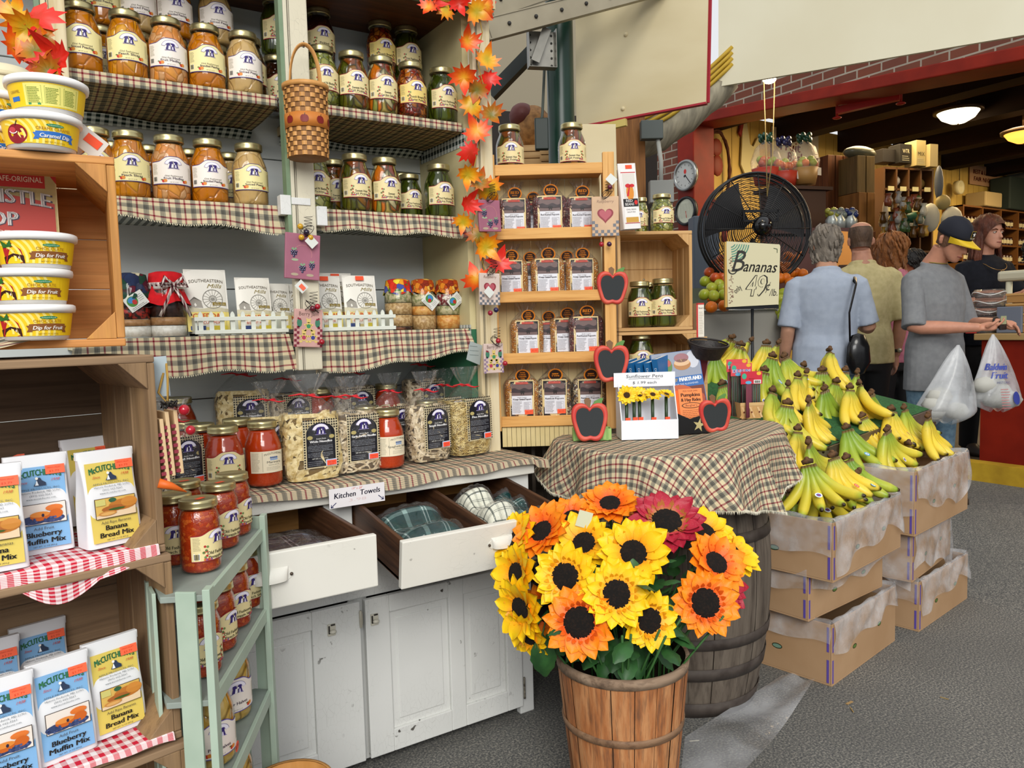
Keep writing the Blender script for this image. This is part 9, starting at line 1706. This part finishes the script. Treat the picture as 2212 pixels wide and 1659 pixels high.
def grocery(label, loc, W_, H_, seed, txt=False, rz=RZ, skew=0):
  t = thing('plastic_grocery_bag', label, 'bag', loc, rz); r = random.Random(seed); ph = r.random()*6; b = MB()
  def f(u, v):
    a = 2*PI*u; k = (v**.72)*(1 if v < .82 else (1-((v-.82)/.18)**2*.75)) if v > .02 else .03; w_ = W_/2*max(.04, k)*(1+.05*math.sin(5*a+ph+v*6)+.03*math.sin(11*a+v*9)); return V((w_*math.cos(a)+skew*v, w_*.62*math.sin(a), -H_*v+.012*math.sin(a*3+ph)*v))
  b.grid(f, 56, 34); b.obj('bag', m_bagp, t); c = MB()
  for i in range(7): c.ball((r.uniform(-.3, .3)*W_+skew*.85, r.uniform(-.1, .1)*W_, -H_*(.86-.10*(i % 3))), .06, 9, 0, (1.2, .8, .8))
  c.obj('groceries', FL('#b9b8b0', .7), t)
  if txt:
    a = Art(); a.text('Baldwin', -.01, -.19, .036, '#3b4a9c', 1, w=.10, shear=.3, bold=.06); a.text('Fruit', .0, -.235, .036, '#3b4a9c', 1, w=.08, shear=.3, bold=.06); a.text('HISTORIC', .02, -.262, .012, '#4a5080', 1, w=.07); a.greek(.0, .05, -.29, 8, .014, .004, '#b86a6a', 1); a.ell(.085, -.34, .022, .035, '#2c3a8c', 1, 14)
    a.obj('printing', lambda x, y, o: V((x, -W_/2*.62*((-y/H_)**.72)*math.sqrt(max(0, 1-((x-skew*(-y/H_))/(W_/2*(-y/H_)**.72))**2))-.004-o, y)), t, .001)
  return t
grocery('white plastic grocery bag with blue lettering hanging from his outer hand', atD(2145, 722, 4.12), .30, .41, 3, True, RZ, .03); grocery('full white plastic grocery bag hanging in front of the man in the cap', atD(2070, 745, 4.05), .36, .41, 4, False, RZ, -.07)
# grey-haired woman from behind, with a handbag
q = standat(1785, 4.75); wm = person('grey-haired woman seen from behind in a light blue shirt and jeans', q, RZ+PI-.25, .975, '#b98a70', cloth('blue_shirt', '#a3adbd', '#9ca6b7'), m_jean, [dn(-1), ((.255, -.02, 1.10), (.235, -.25, 1.06), (0, -1, 0), (-1, 0, 0), .6)][::-1] if False else [((-.255, -.01, 1.09), (-.24, -.22, 1.10), (0, -1, .1), (1, 0, 0), .6), dn(1)], Rm(.02, 0, .25), 1.08, ('#8a8074', 'short'), .46, .86, .008, False, female=True)
wmM = Matrix.Translation(q) @ Matrix.Rotation(RZ+PI-.25, 4, 'Z') @ Matrix.Scale(.975, 4)
t = thing('handbag', 'black leather handbag hanging from the shoulder of the grey-haired woman', 'bag', wmM @ V((-.16, .17, .93)), RZ+.05); b = MB(); b.lathe([(.0001, -.11), (.05, -.10), (.095, -.04), (.085, .04), (.05, .10), (.0001, .11)], 22, fn=lambda p, a: V((p.x*.80, p.y*.42, p.z*1.15))); b.obj('bag_body', FL('#0e0e10', .25, coat=.3), t); b = MB(); b.tube([(-.05, 0, .08), (-.055, .0, .25), (-.02, -.01, .42), (.01, .06, .46), (.02, .10, .40)], .012, 8, flatz=.4); b.obj('strap', FL('#0e0e10', .3), t)
# balding man from behind
q = standat(1861, 5.15); person('balding man seen from behind in a pale yellow polo shirt and black trousers', q, RZ+PI-.1, 1.0, '#b8846c', cloth('yellow_polo', '#c2b688', '#b2a678'), m_blk, [((-.25, .02, 1.08), (-.24, -.03, .84), (0, -.1, -1), (1, 0, 0), .5), dn(1)], Rm(.08, 0, -.2), 1.12, ('#5c4636', 'bald'), .55, .85, .009)
t = thing('wristwatch', 'dark wristwatch with a round face on the balding man', 'watch', (Matrix.Translation(q) @ Matrix.Rotation(RZ+PI-.1, 4, 'Z')) @ V((-.241, -.02, .87))); b = MB(); b.lathe([(.031, -.010), (.033, 0), (.031, .010)], 20); b.obj('strap', FL('#161412', .5), t); b = MB(); b.ball((FW*-.034).to_tuple(), .016, 12, sc=(1, 1, 1)); b.obj('watch_face', FL('#a8a494', .2, .5), t)
# woman in pink, from behind
q = standat(1932, 5.45); person('woman with reddish blond hair seen from behind in a pink top', q, RZ+PI+.2, .965, '#b98a70', cloth('pink_top', '#b0707c', '#a05a70'), m_blk, [dn(-1), dn(1)], Rm(.05, 0, .1), 1.05, ('#8a5424', 'bob'), .46, .86, .009, female=True)
# dark-haired man between the woman in pink and the cap
q = standat(1985, 6.0); person('dark-haired man in a black shirt bending behind the woman in pink', q, RZ-1.2, .93, '#9a5c40', cloth('dark_shirt', '#22201e', '#1a1917'), m_blk, [dn(-1), dn(1)], Rm(.35, 0, 0), 1.0, ('#15100d', 'short'), .46, .86, .009)
# cashier with long red hair
q = V((6.05, 2.75, .157)); pq = atD(2128, 600, 5.95); q = V((pq.x, pq.y, .157)); m_blkT = cloth('black_tshirt', '#191b22', '#14161c')
cs = person('woman with long reddish hair in a black T-shirt behind the red counter', q, RZ+.12, 1.06, '#c08a72', m_blkT, m_blk, [((-.27, -.03, 1.10), (-.02, -.28, 1.15), (.8, -.5, .15), (0, .1, 1), .7), ((.25, -.06, 1.10), (.12, -.30, 1.14), (-.1, -.9, .1), (0, 0, -1), .6)], Rm(.02, 0, .15), .98, ('#5c2c16', 'long'), .34, .86, .007, True, female=True)
b = MB(); b.tube([(.085*math.cos(2*PI*i/20), -.05+.075*math.sin(2*PI*i/20)-(.03 if i > 10 else 0), 1.405-(.065*math.sin(PI*(i-10)/10) if i > 10 else 0)) for i in range(20)], .0025, 6, closed=True); b.tube([(.014*math.cos(2*PI*i/14), -.170, 1.325+.014*math.sin(2*PI*i/14)) for i in range(14)], .0022, 6, closed=True); b.obj('necklace', FL('#8a6a3c', .3, .6), cs)
# figure at the right edge
pq = atD(2240, 600, 6.25); person('person in black clothes with dark hair, cut off by the right edge', V((pq.x, pq.y, .157)), RZ-.9, .97, '#8a5a44', m_blkT, m_blk, [dn(-1), dn(1)], Rm(.25, 0, 0), 1.1, ('#100e0d', 'short'), .5, .86, .009)
